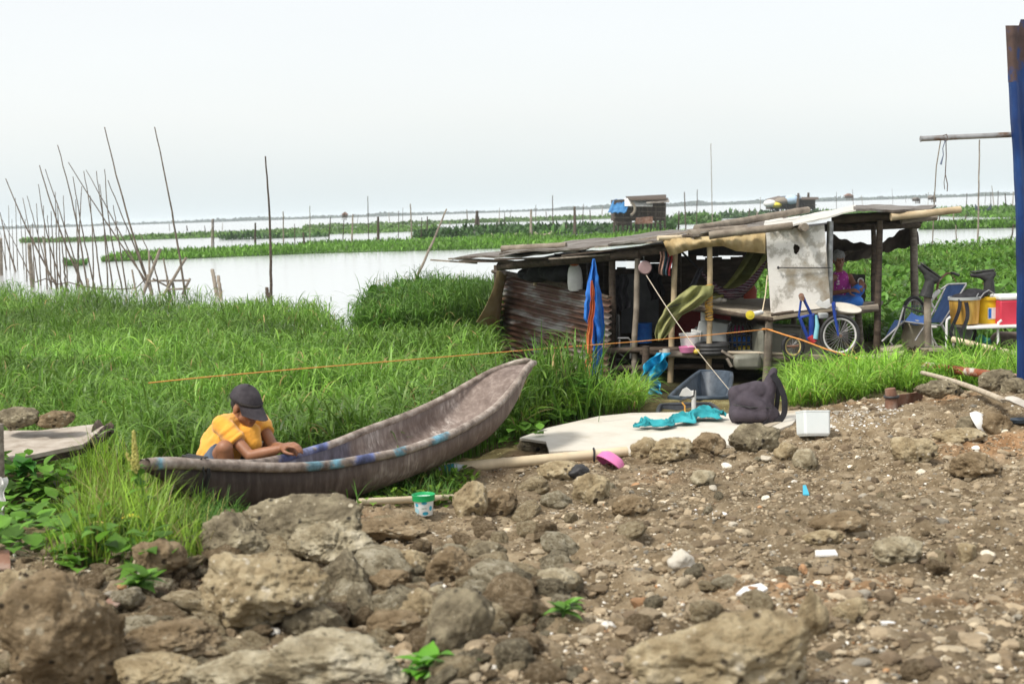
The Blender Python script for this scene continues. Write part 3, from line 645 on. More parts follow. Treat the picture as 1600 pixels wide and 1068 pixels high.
Rm, Lm = headparts(mb, headc, fdir, udir, 1.06)
hand(mb, rwr, P(458, 694, 9.08)-rwr, (.25, .1, -1), 1.0, .9, 1); hand(mb, lwr, P(462, 695, 9.12)-lwr, (.25, .2, -1), .96, 1.0, -1)
blob(mb, 'body', M['skin'], man, .0055, 5)
# t-shirt
mb = MB(); e = .022
mb.cap(P(327, 737, 9.55), P(343, 705, 9.53), .125, .138); mb.cap(P(343, 705, 9.53), chest, .138, .132); mb.cap(chest, P(369, 664, 9.46), .115, .075)
mb.cap(rsh, lsh, .066, .066); mb.cap(rsh, rsh*.42+rel*.58, .068, .068, e1=False); mb.cap(lsh, lsh*.5+lel*.5, .066, .066, e1=False)
mb.cap(P(352, 664, 9.45), P(340, 690, 9.55), .075, .115); mb.cap(P(388, 676, 9.42), P(394, 692, 9.40), .085, .07)
mb.tube([P(372, 657, 9.46), P(374, 664, 9.45)], .068, 16)
sh_ = blob(mb, 'shirt', M['shirt'], man, .008, 5)
def shirt_folds(o):
    me = o.data; n_ = len(me.vertices); co_ = np.zeros(n_*3); me.vertices.foreach_get('co', co_); co_ = co_.reshape(-1, 3); nn_ = np.zeros(n_*3); me.vertices.foreach_get('normal', nn_); nn_ = nn_.reshape(-1, 3)
    q = co_.copy(); q[:, 0] = co_[:, 0]*5+co_[:, 2]*4; q[:, 1] *= 6; q[:, 2] = co_[:, 2]*14-co_[:, 0]*12
    dd = (.011 if o.name.startswith('shirt') else .005)*(np.abs(fbm(q, 3, 77))-.35); me.vertices.foreach_set('co', (co_+nn_*dd[:, None]).ravel()); me.update()
shirt_folds(sh_)
mb = MB(); mb.cap(rhip, rhip*.2+rkn*.8, .118, .088, e1=False); mb.cap(lhip, lhip*.12+lkn*.88, .108, .084, e1=False); mb.cap(hipc, hipc+np.array([0, 0, .06]), .14, .14); mb.cap(rhip, lhip, .1, .1)
blob(mb, 'shorts', M['denim'], man, .008, 4)
# cap
f = fdir/np.linalg.norm(fdir); 
mb = MB(); R_ = Rm; 
pr = []
for i in range(9):
    a = math.pi/2*i/8; pr.append((math.cos(a), math.sin(a)))
V = []; seg = 28
for (a, z) in pr:
    for k in range(seg):
        t_ = 2*math.pi*k/seg; sq = 1+.012*math.cos(6*t_); V.append(Lm(a*.090*sq*math.cos(t_), -.014+a*.113*sq*math.sin(t_), .034+z*.108))
mb.add(V, [(i*seg+k, i*seg+(k+1) % seg, (i+1)*seg+(k+1) % seg, (i+1)*seg+k) for i in range(8) for k in range(seg)])
capo = mb.build('cap', M['cap'], man); capo.modifiers.new('s', 'SOLIDIFY').thickness = .006
G = []
for i in range(7):
    v = i/6; row = []
    for j in range(13):
        a = math.pi*(.08+.84*j/12); wx_ = .086*math.cos(a)*(1-.10*v); yy_ = -.014+.113*math.sin(a)*.98+v*.098*math.sin(a)**.55
        row.append(Lm(wx_, yy_, .034-.042*v+.008*(1-v)-.022*(1-math.sin(a))*v))
    G.append(row)
mb = MB(); mb.sheet(G, .006); mb.build('brim', M['cap'], capo if False else man)
mb = MB(); mb.tube([Lm(.0915*math.cos(t_), -.014+.1145*math.sin(t_), .045) for t_ in np.linspace(.35, 2.8, 16)], .010, 8, flat=1.0); mb.build('cap_band', M['hair'], man)
mb = MB(); mb.ell(Lm(0, -.014, .143), (.009, .009, .005)); mb.build('cap_button', M['cap'], man)
mb = MB(); mb.ell(Lm(0, -.03, .0), (.079, .085, .062), Rm); mb.build('hair', M['hair'], man)

# woman sitting inside the hut
DW = 18.95
wom = thing('person', 'grey haired woman in magenta sleeveless top and blue trousers sitting in the hut', 'person', P(1325, 478, DW))
M['hair_grey'] = mat('hair_grey', [(.18, .18, .175), (.36, .36, .355)], 60, .8, .8, 90)
M['trouser'] = mat('trouser', [(.02, .14, .60), (.05, .26, .82)], 8, .6, .5, 18, sheen=.2)
M['vest'] = mat('vest', [(.34, .03, .24), (.50, .06, .36)], 12, .85, .2, 60, speck=(26, .5, (.80, .72, .78)))
mb = MB(); WP = lambda x, y, d=0: P(x, y, DW+d)
pel = WP(1313, 468, .1); ch = WP(1312, 436, .05); nk = WP(1311, 424, .02); hc = WP(1310.5, 406, -.02)
rs = WP(1298, 434, -.03); ls = WP(1327, 433, .04); re = WP(1298, 458, -.16); rw = WP(1326, 454, -.36); le = WP(1336, 447, -.10); lw = WP(1345, 439, -.28)
rk = WP(1340, 471, -.42); lk = WP(1342, 452, -.30); ra = WP(1318, 479, -.35); la = WP(1326, 477, -.20)
mb.cap(pel, ch, .14, .115); mb.cap(rs, ls, .052, .052); mb.cap(ch, nk, .09, .05); mb.cap(nk, hc, .048, .05)
for a, b, c in ((rs, re, rw), (ls, le, lw)): mb.cap(a, b, .048, .036); mb.cap(b, c, .036, .024)
for a, b, c in ((WP(1305, 472, .02), rk, ra), (WP(1324, 470, .1), lk, la)):
    mb.cap(a, b, .085, .062); mb.cap(b, c, .06, .04); mb.cap(c, c+np.array([.06, -.12, -.02]), .036, .028)
Rw, Lw = headparts(mb, hc, (.10, -1, -.10), (0, -.08, 1), .93)
hand(mb, rw, WP(1335, 453, -.42)-rw, (.2, .5, -1), .95, .5, 1); hand(mb, lw, WP(1347, 448, -.36)-lw, (-.1, .8, -.3), .95, .35, -1)
blob(mb, 'body', M['skin_dark'], wom, .0065, 4)
mb = MB(); mb.cap(WP(1313, 464, .08), ch, .155, .128); mb.cap(ch, WP(1312, 428, .03), .118, .062); mb.cap(WP(1305, 431, .0), WP(1319, 430, .03), .045, .045)
blob(mb, 'top', M['vest'], wom, .008, 4)
mb = MB()
for a, b, c in ((WP(1305, 472, .02), rk, ra), (WP(1324, 470, .1), lk, la)): mb.cap(a, b, .105, .078); mb.cap(b, c, .077, .058)
mb.cap(WP(1303, 472, .05), WP(1322, 470, .1), .12, .12)
blob(mb, 'trousers', M['trouser'], wom, .01, 4)
mb = MB(); mb.ell(Lw(0, -.022, .045), (.087, .100, .088), Rw); mb.ell(Lw(0, -.05, .0), (.083, .075, .08), Rw)
for k in range(26):
    t_ = RNG.uniform(0, 6.28); p_ = RNG.uniform(.0, 1.5); mb.ell(Lw(.084*math.cos(t_)*math.cos(p_), -.024+.095*math.sin(t_)*math.cos(p_)*(1 if math.sin(t_) < 0 else .85), .052+.085*math.sin(p_)), (.018, .018, .014), None, 8, 6)
blob(mb, 'hair', M['hair_grey'], wom, .007, 2)
mb = MB()
for q in (-1, 1): mb.ell(Lw(.031*q, .079, .006), (.011, .006, .0065), Rw, 10, 8)
mb.build('eyes', M['hair'], wom)
mb = MB(); mb.tube([lw+(np.array([math.cos(t_), .2, math.sin(t_)])*.034) for t_ in np.linspace(0, 6.28, 14)[:-1]], .010, 8, closed=True); mb.build('bracelet', M['white_paint'], wom)
# ------------------------------------------------------------------ the stilt hut
def bam(mb, a, b, r, seg=10, node=.32, sag=0.0, jit=.004):
    """one bamboo culm with nodes"""
    a = np.array(a, float); b = np.array(b, float); L = np.linalg.norm(b-a); n_ = max(2, int(L/node)); pts = []; rs = []
    off = RNG.normal(0, jit, (n_+1, 3)); off[0] = 0
    for i in range(n_+1):
        c = a+(b-a)*i/n_+off[i]-np.array([0, 0, sag*math.sin(math.pi*i/n_)]); t = (b-a)/L; rr = r*(1-.10*i/n_)
        if 0 < i < n_: pts += [c-t*.018, c-t*.006, c+t*.006, c+t*.018]; rs += [rr, rr*1.06, rr*1.06, rr]
        else: pts.append(c); rs.append(rr)
    return mb.tube(pts, rs, seg)
def lerp(a, b, t): return np.array(a)*(1-t)+np.array(b)*t
def quadgrid(p00, p01, p11, p10, m, n, f=None):
    """p00->p01 along n, p00->p10 along m"""
    G = np.zeros((m, n, 3))
    for i in range(m):
        for j in range(n):
            u, v = i/(m-1), j/(n-1); G[i, j] = lerp(lerp(p00, p01, v), lerp(p10, p11, v), u)
            if f: G[i, j] += f(u, v)
    return G
def rustmat(name, base, rustc, sc=3.0, lo=.42, hi=.58, rough=.5, metallic=.5, stretch=(1, 1, 1)):
    return mat(name, [(lo-.10, base), (lo, tuple(c*.8 for c in base)), (hi, rustc), (hi+.15, tuple(c*.55 for c in rustc))], sc, rough, .3, 30, metallic=metallic, detail=9, stretch=stretch)
M['tin'] = rustmat('corrugated_tin', (.46, .44, .42), (.165, .088, .060), 1.5, .36, .50, .42, .4, stretch=(.8, .8, 4))
M['tin_roof'] = mat('roof_tin', [(.3, (.045, .032, .025)), (.44, (.105, .085, .068)), (.55, (.19, .175, .155)), (.68, (.32, .305, .28))], 2.4, .7, .5, 20, metallic=.1, detail=9, stretch=(1, 2.5, 1))
M['roof_pale'] = mat('roof_pale', [(.48, .47, .43), (.60, .59, .54)], 2.2, .7, .3, 25)
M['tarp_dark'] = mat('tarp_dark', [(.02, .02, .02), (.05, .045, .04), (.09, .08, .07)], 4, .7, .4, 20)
M['tan_tarp'] = mat('tan_tarp', [(.30, .21, .095), (.42, .32, .165), (.50, .41, .24)], 4, .85, .5, 14)
M['plaster'] = mat('plaster', [(.26, (.22, .16, .095)), (.40, (.36, .325, .265)), (.47, (.45, .43, .39)), (.51, (.70, .68, .64)), (.7, (.78, .77, .74))], 3.0, .85, .5, 30, detail=9, speck=(7, .07, (.22, .16, .10)))
M['rusty_brown'] = mat('rusty_brown', [(.12, .05, .03), (.22, .12, .08), (.30, .24, .2)], 6, .8, .5, 30)
M['canvas'] = mat('canvas', [(.07, .055, .045), (.14, .11, .095), (.21, .175, .15)], 4, .9, .6, 14)
hut = thing('stilt_hut', 'ramshackle stilt hut of bamboo posts, rusty tin wall and patched roof over the marsh', 'hut', (P(1200, 590, 19)[0], 19.0, 0.0))
def part(mb, name, m, **kw): return mb.build(name, m, hut, **kw)
# posts (px top, py top, px bottom, py bottom, distance, radius, material)
POSTS = [(997, 398, 990, 606, 18.45, .040, 'bamboo_grey'), (1055, 394, 1047, 600, 18.3, .040, 'bamboo'), (1110, 384, 1107, 592, 18.05, .038, 'bamboo'),
         (1203, 488, 1197, 598, 17.75, .052, 'bamboo_grey'), (1298, 345, 1295, 484, 18.1, .045, 'steel'), (1375, 344, 1369, 560, 18.1, .045, 'wood_dark'), (1366, 352, 1365, 470, 18.6, .035, 'wood_dark'),
         (1427, 346, 1430, 480, 19.8, .055, 'wood_grey'), (776, 414, 776, 560, 23.2, .05, 'wood_dark'), (957, 396, 958, 600, 18.8, .05, 'wood_dark'), (1341, 484, 1346, 560, 18.7, .05, 'wood_grey'),
         (1060, 392, 1060, 560, 21.5, .05, 'wood_dark'), (1165, 370, 1165, 560, 22.4, .05, 'wood_dark'), (1282, 350, 1282, 560, 22.2, .05, 'wood_dark'), (1240, 495, 1240, 570, 20.5, .045, 'wood_grey'), (1318, 490, 1322, 560, 20, .045, 'wood_grey'), (834, 412, 836, 446, 20.9, .03, 'bamboo'), (893, 405, 895, 440, 19.7, .03, 'bamboo'),
         (1170, 500, 1170, 560, 19.4, .04, 'wood_dark'), (1010, 540, 1008, 610, 18.1, .05, 'wood_dark')]
for (a, b, c, d_, D, r, m_) in POSTS:
    mb = MB(); p0 = P(a, b, D); p1 = P(c, d_, D); bam(mb, p1, p0, r); part(mb, 'post', M[m_])
# corrugated tin wall running back from the camera
tl, tr_, br_, bl = P(784, 428, 22.6), P(953, 463, 18.55), P(950, 606, 18.55), P(781, 556, 22.6)
nrm = np.cross(tr_-tl, bl-tl); nrm /= np.linalg.norm(nrm)
H_ = np.linalg.norm(bl-tl)
G = quadgrid(tl, tr_, br_, bl, 150, 16, lambda u, v: nrm*(.027*math.sin(u*2*math.pi*15.5)+.010*math.sin(v*7+u*3)))
mb = MB(); mb.sheet(G, .003); part(mb, 'tin_wall', M['tin'], angle=80)
mb = MB(); bam(mb, tl+np.array([0, .05, .04]), tr_+np.array([0, .05, -.02]), .03); bam(mb, P(770, 424, 23), P(905, 448, 19.6), .03); part(mb, 'wall_rail', M['wood_dark'])
# tan cover at the back end of the tin wall
C4 = [P(776, 424, 22.3), P(792, 430, 22.5), P(778, 530, 22.4), P(744, 500, 21.9)]
G = quadgrid(C4[0], C4[1], C4[2], C4[3], 14, 8, lambda u, v: np.array([.10*math.sin(v*3.1)*(.4+u)-.12*math.sin(u*3.1)*(v-.6), -.18*math.sin(u*2.6+v*2), .03*math.sin(v*9+u*4)]))
mb = MB(); mb.sheet(G, .004); part(mb, 'tarp_flap', M['tan_tarp'])
# roof left, three lapped sheets with a rough lower edge
def sheet_quad(pts, m_, n_, amp, th, matn, name):
    G = quadgrid(*pts, m_, n_, lambda u, v: np.array([0, .04*math.sin(v*17+u), amp*math.sin(v*9+u*5)+.4*amp*math.sin(v*31)])); mb = MB(); mb.sheet(G, th); part(mb, name, M[matn], angle=60)
sheet_quad([P(706, 405, 20.6), P(905, 393, 19.0), P(935, 378, 22.8), P(800, 390, 24.0)], 8, 24, .014, .03, 'tin_roof', 'roof_sheet')
sheet_quad([P(780, 397, 19.6), P(1010, 379, 18.3), P(1040, 362, 22.5), P(845, 383, 23.6)], 8, 24, .014, .025, 'tin_roof', 'roof_sheet')
sheet_quad([P(950, 383, 18.3), P(1092, 368, 17.9), P(1130, 352, 22.3), P(985, 368, 22.8)], 8, 20, .014, .025, 'tin_roof', 'roof_sheet')
sheet_quad([P(1075, 366, 18.0), P(1200, 355, 17.9), P(1230, 340, 22.0), P(1100, 354, 22.3)], 8, 20, .012, .025, 'tin_roof', 'roof_sheet')
sheet_quad([P(1193, 355, 17.9), P(1236, 353.5, 17.8), P(1250, 338.5, 21.6), P(1196, 344, 21.6)], 6, 8, .006, .02, 'roof_pale', 'roof_sheet')
sheet_quad([P(1236, 353.5, 17.8), P(1336, 329, 17.7), P(1336, 321.5, 21.4), P(1250, 338.5, 21.6)], 6, 12, .006, .02, 'roof_pale', 'roof_sheet')
sheet_quad([P(1334, 329, 17.72), P(1446, 329, 18.0), P(1462, 322.5, 21.4), P(1334, 321.5, 21.4)], 6, 14, .010, .03, 'tin_roof', 'roof_sheet')
# loose planks and old boards along the left eave
for (a, b, c, d_, D, wd) in [(703, 404, 800, 408, 20.2, .10), (720, 408, 830, 409, 19.9, .12), (775, 405, 925, 401, 19.2, .14), (880, 399, 1040, 381, 18.3, .15), (860, 404, 960, 397, 18.7, .10), (673, 406, 745, 411, 20.4, .03), (840, 388, 900, 386, 21, .06), (930, 386, 1085, 373, 17.95, .05), (965, 380, 1060, 367, 18.6, .07), (1000, 374, 1098, 359, 18.6, .05)]:
    mb = MB(); mb.beam(P(a, b, D+.5), P(c, d_, D), wd, .022); part(mb, 'roof_plank', M['wood_grey'] if wd < .12 else M['wood_dark'])
# rafters and eave beams
for (a, b, c, d_, D0, D1, r, m_) in [(780, 416, 1000, 397, 20.2, 18.4, .06, 'wood_dark'), (955, 400, 1105, 381, 18.6, 18.1, .06, 'wood_dark'), (784, 389, 885, 384, 20.4, 20, .05, 'bamboo_grey'), (1088, 357, 1262, 328, 18.6, 20.5, .052, 'bamboo_grey'), (1077, 367, 1165, 358, 18.0, 18.4, .065, 'bamboo_grey'), (1108, 368, 1238, 352, 17.8, 17.75, .050, 'bamboo_grey'), (1028, 372, 1085, 369, 17.9, 18.1, .03, 'bamboo_pale'),
                                 (1220, 362, 1258, 354, 19.5, 17.6, .055, 'bamboo_grey'), (1300, 343, 1440, 333, 18.2, 18.1, .06, 'wood_dark'), (1392, 339, 1500, 327.5, 17.9, 18.0, .048, 'bamboo'), (1408, 345, 1463, 340, 18.2, 18.3, .042, 'wood_grey'), (1180, 372, 1300, 352, 21.8, 21.8, .05, 'wood_dark'), (1300, 352, 1440, 345, 21, 20.4, .05, 'wood_dark'), (1290, 356, 1435, 352, 18.5, 19.5, .05, 'wood_dark')]:
    mb = MB(); bam(mb, P(a, b, D0), P(c, d_, D1), r, 12); part(mb, 'rafter', M[m_])
# dark sagging ceiling lining
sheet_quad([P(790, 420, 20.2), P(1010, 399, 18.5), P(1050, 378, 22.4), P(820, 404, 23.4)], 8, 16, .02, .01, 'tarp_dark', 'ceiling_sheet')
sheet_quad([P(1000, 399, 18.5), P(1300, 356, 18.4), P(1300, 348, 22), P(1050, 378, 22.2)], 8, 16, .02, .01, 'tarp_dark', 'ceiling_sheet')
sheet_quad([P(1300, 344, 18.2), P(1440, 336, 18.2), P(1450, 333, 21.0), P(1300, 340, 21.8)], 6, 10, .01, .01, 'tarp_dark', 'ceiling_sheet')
# tan awning rolled along the front
ctl = [(1034, 372), (1070, 372), (1110, 369), (1150, 365), (1196, 359)]; cbl = [(1046, 400), (1072, 392), (1100, 386), (1130, 384), (1150, 392), (1196, 396)]
m_, n_ = 12, 44; G = np.zeros((m_, n_, 3))
for i in range(m_):
    for j in range(n_):
        v = j/(n_-1); a = np.array([np.interp(v, [0, .25, .5, .75, 1], [p[k] for p in ctl]) for k in (0, 1)]); b_ = np.array([np.interp(v, [0, .2, .38, .6, .74, 1], [p[k] for p in cbl]) for k in (0, 1)])
        u = i/(m_-1); q = a+(b_-a)*u; bulge = .10*math.sin(u*math.pi)+.035*math.sin(v*34+u*5)*u+.02*math.sin(v*71-u*3); G[i, j] = P(q[0], q[1], 17.98-bulge)
mb = MB(); mb.sheet(G, .006); part(mb, 'awning', M['tan_tarp'], angle=70)
# plaster panel with its hole
pc = [P(1196.5, 361, 17.9), P(1288, 351, 17.86), P(1298, 480, 17.86), P(1205, 490, 17.9)]; ho = P(1243, 389, 17.87); N_ = 48; outer = []; inner = []
def rect_hit(a):
    d_ = np.array([math.cos(a), 0, math.sin(a)]); best = None
    for k in range(4):
        A_, B_ = pc[k], pc[(k+1) % 4]; e_ = B_-A_; mtx = np.array([[d_[0], -e_[0]], [d_[2], -e_[2]]]); s_, t_ = np.linalg.solve(mtx, np.array([A_[0]-ho[0], A_[2]-ho[2]]))
        if s_ > 0 and -1e-6 <= t_ <= 1+1e-6 and (best is None or s_ < best[0]): best = (s_, A_+e_*t_)
    return best[1]
angs = sorted([2*math.pi*i/N_ for i in range(N_)]+[math.atan2(p[2]-ho[2], p[0]-ho[0]) % (2*math.pi) for p in pc]); N_ = len(angs)
for a in angs:
    outer.append(rect_hit(a)); j_ = 1+.12*math.sin(a*3+1)+.06*math.sin(a*7); inner.append(ho+np.array([.040*math.cos(a)*j_+.012, 0, .062*math.sin(a)*j_]))
rings = [[lerp(i_, o_, t) for i_, o_ in zip(inner, outer)] for t in (0, .33, .66, 1)]
V = [p for r_ in rings for p in r_]+[p+np.array([0, .03, 0]) for r_ in rings for p in r_]; K = 4*N_
Fc = []
for r_ in range(3):
    for k in range(N_):
        k2 = (k+1) % N_; Fc.append((r_*N_+k, r_*N_+k2, (r_+1)*N_+k2, (r_+1)*N_+k)); Fc.append((K+r_*N_+k, K+(r_+1)*N_+k, K+(r_+1)*N_+k2, K+r_*N_+k2))
for k in range(N_):
    k2 = (k+1) % N_; Fc.append((k, K+k, K+k2, k2)); Fc.append((3*N_+k, 3*N_+k2, K+3*N_+k2, K+3*N_+k))
mb = MB(); mb.add(V, Fc); part(mb, 'plaster_panel', M['plaster'])
mb = MB(); mb.tube([P(1216, 418, 17.83), P(1260, 418.5, 17.83), P(1299, 418, 17.83)], .007, 6); mb.ell(P(1216, 418, 17.84), (.015, .02, .02)); part(mb, 'wire', M['rubber'])
# sleeping platform
def platform(p00, p01, p11, p10, th, m_, name, nplank=7):
    mb = MB()
    for k in range(nplank):
        a, b = (k+.03)/nplank, (k+.97)/nplank; q = [lerp(p00, p10, a), lerp(p01, p11, a), lerp(p01, p11, b), lerp(p00, p10, b)]
        dz = RNG.normal(0, .004); mb.prism([p+np.array([0, 0, dz]) for p in q], (0, 0, -th))
    return part(mb, name, m_, smooth=False)
platform(P(1072, 474, 18.4), P(1212, 492, 17.6), P(1290, 470, 20.3), P(1090, 461, 21.8), .035, M['wood_pale'], 'platform')
platform(P(1208, 495, 17.55), P(1300, 481, 17.75), P(1372, 470, 19.9), P(1285, 478, 20.3), .035, M['wood_pale'], 'platform')
platform(P(1296, 484, 18.0), P(1372, 478, 18.0), P(1380, 470, 20.3), P(1290, 472, 20.3), .04, M['wood_grey'], 'platform')
for (a, b, c, d_, D0, D1, r, m_) in [(1072, 480, 1212, 499, 18.4, 17.65, .035, 'wood_dark'), (1200, 499, 1300, 486, 17.7, 17.8, .035, 'wood_dark'), (1290, 490, 1372, 480, 18.05, 18.05, .055, 'wood_grey'), (1205, 492, 1240, 486, 17.5, 17.5, .02, 'wood_dark'), (1296, 487, 1310, 492, 18.1, 19.5, .04, 'wood_grey')]:
    mb = MB(); bam(mb, P(a, b, D0), P(c, d_, D1), r); part(mb, 'platform_beam', M[m_])
# lower deck, water level boards
platform(P(1000, 550, 18.2), P(1290, 556, 17.75), P(1290, 535, 20.5), P(1000, 528, 21.2), .03, M['wood_dark'], 'lower_deck', 9)
for (a, b, c, d_, D0, D1, r, m_) in [(940, 548, 1110, 545, 18.5, 18.1, .04, 'wood_dark'), (1030, 552, 1300, 561, 18.1, 17.7, .045, 'wood_grey'), (1100, 548, 1290, 556, 17.95, 17.7, .02, 'wood_pale'), (960, 575, 1130, 572, 18.5, 18.2, .04, 'wood_dark')]:
    mb = MB(); bam(mb, P(a, b, D0), P(c, d_, D1), r); part(mb, 'deck_beam', M[m_])
# back wall boards, some added as dark backing
def boards(x0, x1, y0, y1, D, n_, m_, name='back_wall', gap=.012):
    mb = MB()
    for k in range(n_):
        a = x0+(x1-x0)*(k+gap/2)/n_; b = x0+(x1-x0)*(k+1-gap/2)/n_; j1, j2 = RNG.normal(0, 2, 2); mb.prism([P(a, y0+j1, D), P(b, y0+j1, D), P(b, y1+j2, D), P(a, y1+j2, D)], (0, .02, 0))
    part(mb, name, m_, smooth=False)
boards(866, 956, 399, 478, 21.6, 7, M['wood_dark']); boards(950, 1062, 418, 560, 21.2, 8, M['wood_dark']); boards(1062, 1168, 400, 560, 21.9, 8, M['wood_dark']); boards(950, 1062, 398, 410, 21.4, 4, M['wood_dark'])  # leftmost run added as dark backing against bright sky and water
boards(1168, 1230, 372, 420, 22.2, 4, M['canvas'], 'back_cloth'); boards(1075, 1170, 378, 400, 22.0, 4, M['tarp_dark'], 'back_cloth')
boards(1168, 1205, 470, 560, 21.5, 3, M['wood_dark']); boards(1290, 1352, 430, 478, 20.6, 4, M['tarp_dark'], 'back_cloth'); boards(1222, 1262, 368, 440, 19.6, 2, M['wood_dark'], 'hole_backing')  # last boards added behind the plaster hole to keep it dark
mb = MB(); mb.box(P(1090, 510, 21.2), (1.0, .05, .65)); part(mb, 'red_panel', mat('red_panel', [(.22, .02, .02), (.33, .04, .035)], 5, .7), bevel=.01)
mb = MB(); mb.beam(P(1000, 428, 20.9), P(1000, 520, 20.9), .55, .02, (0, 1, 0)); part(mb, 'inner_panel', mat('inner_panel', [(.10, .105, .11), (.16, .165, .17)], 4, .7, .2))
# sagging canvas on the right end
def canv(a, b, c, d_, m1, n1, f, name='canvas_screen', mm='canvas'):
    G = quadgrid(a, b, c, d_, m1, n1, f); mb = MB(); mb.sheet(G, .006); part(mb, name, M[mm], angle=70)
canv(P(1300, 366, 20.6), P(1432, 346, 19.9), P(1432, 380, 19.9), P(1300, 408, 20.6), 12, 30, lambda u, v: np.array([0, .12*math.sin(v*9+u*2), -.16*math.sin(math.pi*v)*(1-u)-.05*math.sin(math.pi*v)+.018*math.sin(v*40+u*8)]))
canv(P(1304, 395, 20.5), P(1374, 386, 20.2), P(1374, 400, 20.2), P(1306, 412, 20.5), 6, 14, lambda u, v: np.array([0, .05*math.sin(v*7), .01*math.sin(v*23)]), 'canvas_screen', 'wood_grey')

# ------------------------------------------------------------------ things hanging in, standing in and leaning on the hut
def cloth(name, label, cat, corners, mm, m1, n1, f, th=.004, **kw):
    mb = MB(); mb.sheet(quadgrid(*corners, m1, n1, f), th); o = mb.build(name, mm, angle=75); return tag(o, label, cat, **kw)
M['blue_tarp'] = mat('blue_tarp', [(.012, .10, .42), (.03, .20, .62)], 6, .5, .4, 25)
M['orange_edge'] = mat('orange_edge', [(.50, .10, .03), (.62, .20, .08)], 8, .6)
t = thing('hanging_tarp', 'narrow blue tarp strip with orange edge hanging over the tin wall', 'tarp', P(932, 592, 18.2))
def tf(u, v): return np.array([.06*math.sin(u*7)*(v-.5), -.05*math.sin(v*9+u*6)-.02*math.sin(u*19), 0])
def rowcloth(rows, D, m1, n1, rip, seed):
    """rows: (py, px left, px right[, distance]); a hanging cloth with ripples in depth"""
    ys = np.linspace(rows[0][0], rows[-1][0], m1); G = np.zeros((m1, n1, 3))
    for i, y in enumerate(ys):
        l = np.interp(y, [r[0] for r in rows], [r[1] for r in rows]); r_ = np.interp(y, [r[0] for r in rows], [r[2] for r in rows])
        jl, jr = 1.2*vnoise(np.array([[y*.12, seed, 0]]), 1)[0], 1.2*vnoise(np.array([[y*.12, seed+9, 0]]), 1)[0]
        for j in range(n1):
            v = j/(n1-1); u = i/(m1-1); dd = rip*(math.sin(v*11+u*4+seed)+.6*math.sin(v*19-u*7))*min(1, u*4+.2); G[i, j] = P(l+jl+(r_+jr-l-jl)*v, y, D+dd)
    return G
mb = MB(); mb.sheet(rowcloth([(404, 926, 929), (430, 920, 934), (470, 914, 941), (498, 912, 944), (512, 922, 945), (540, 927, 941), (565, 925, 940), (592, 923, 941)], 18.3, 60, 18, .05, 1.3), .004); mb.build('sheet', M['blue_tarp'], t, angle=80)
mb = MB(); mb.sheet(rowcloth([(438, 924, 927), (470, 923, 929), (500, 919, 927), (530, 916, 925), (560, 915, 925), (592, 913, 924)], 18.15, 40, 8, .02, 4), .004); mb.build('edge_band', M['orange_edge'], t, angle=80)
# white sack hanging
t = thing('hanging_sack', 'white woven plastic sack hanging above the tin wall', 'sack', P(899, 455, 19.6))
mb = MB(); c = P(899, 455, 19.6); mb.lathe(c, [(.02, .0), (.075, .005), (.10, .03), (.106, .13), (.10, .24), (.085, .32), (.055, .36)], 20, sq=.6); o = mb.build('bag', M['white_paint'], t)
mb = MB(); mb.lathe(c+np.array([0, 0, .35]), [(.045, 0), (.07, .035), (.05, .06), (.01, .065)], 12); mb.build('tied_neck', M['orange_edge'], t)
# heap of dark clothes on the shelf
mb = MB(); 
for (x, y, a, b) in [(826, 428, .18, .10), (846, 425, .22, .13), (862, 423, .2, .14), (872, 428, .22, .12), (838, 432, .2, .09), (884, 425, .18, .12)]: mb.ell(P(x, y, 21.0-(x-826)*.015), (a, .2, b), None, 14, 10)
o = blob(mb, 'clothes_heap', M['dark_cloth'], None, .03, 3); tag(o, 'heap of dark clothes on a shelf above the tin wall', 'clothes')
# dark shirts on hangers
for (x, y, D, h, w_, lb) in [(968, 430, 18.9, .62, .36, 'black shirt on a hanger beside the tin wall'), (1022, 412, 20.3, .5, .3, 'dark garment hanging behind the second bamboo post')]:
    cloth('hanging_shirt', lb, 'shirt', [P(x-12, y, D), P(x+12, y-1, D), P(x+15, y+50, D), P(x-6, y+58, D)], M['dark_cloth'], 14, 12, lambda u, v: np.array([.02*math.sin(u*9), -.05*math.sin(v*11+u*3), 0]))
for i, (x, col_, lb) in enumerate([(1034, (.42, .26, .20), 'pinkish checked cloth hanging first under the awning'), (1041, (.06, .12, .16), 'dark blue checked cloth hanging in the middle under the awning'), (1046, (.30, .03, .035), 'red cloth hanging last of three under the awning')]):
    mm = mat('cloth_stripe', [tuple(c*.6 for c in col_), col_], 25, .95, .2); cloth('hanging_cloth', lb, 'cloth', [P(x-3.5, 393, 18.25), P(x+3.5, 393, 18.25), P(x+3, 431, 18.2), P(x-4, 428+i, 18.2)], mm, 12, 6, lambda u, v: np.array([.01*math.sin(u*6), -.04*math.sin(v*8+u*3), 0]), group='cloths hanging under the awning')
mb = MB(); mb.lathe(P(1008, 418, 18.3), [(.002, -.02), (.085, -.02), (.088, .0), (.075, .02), (.002, .022)], 24, R=[[1, 0, 0], [0, 0, -1], [0, 1, 0]]); o = mb.build('round_pan', mat('pinkish', [(.30, .2, .2), (.4, .28, .28)], 6, .5)); tag(o, 'round pinkish pan hung on the second bamboo post', 'pan')
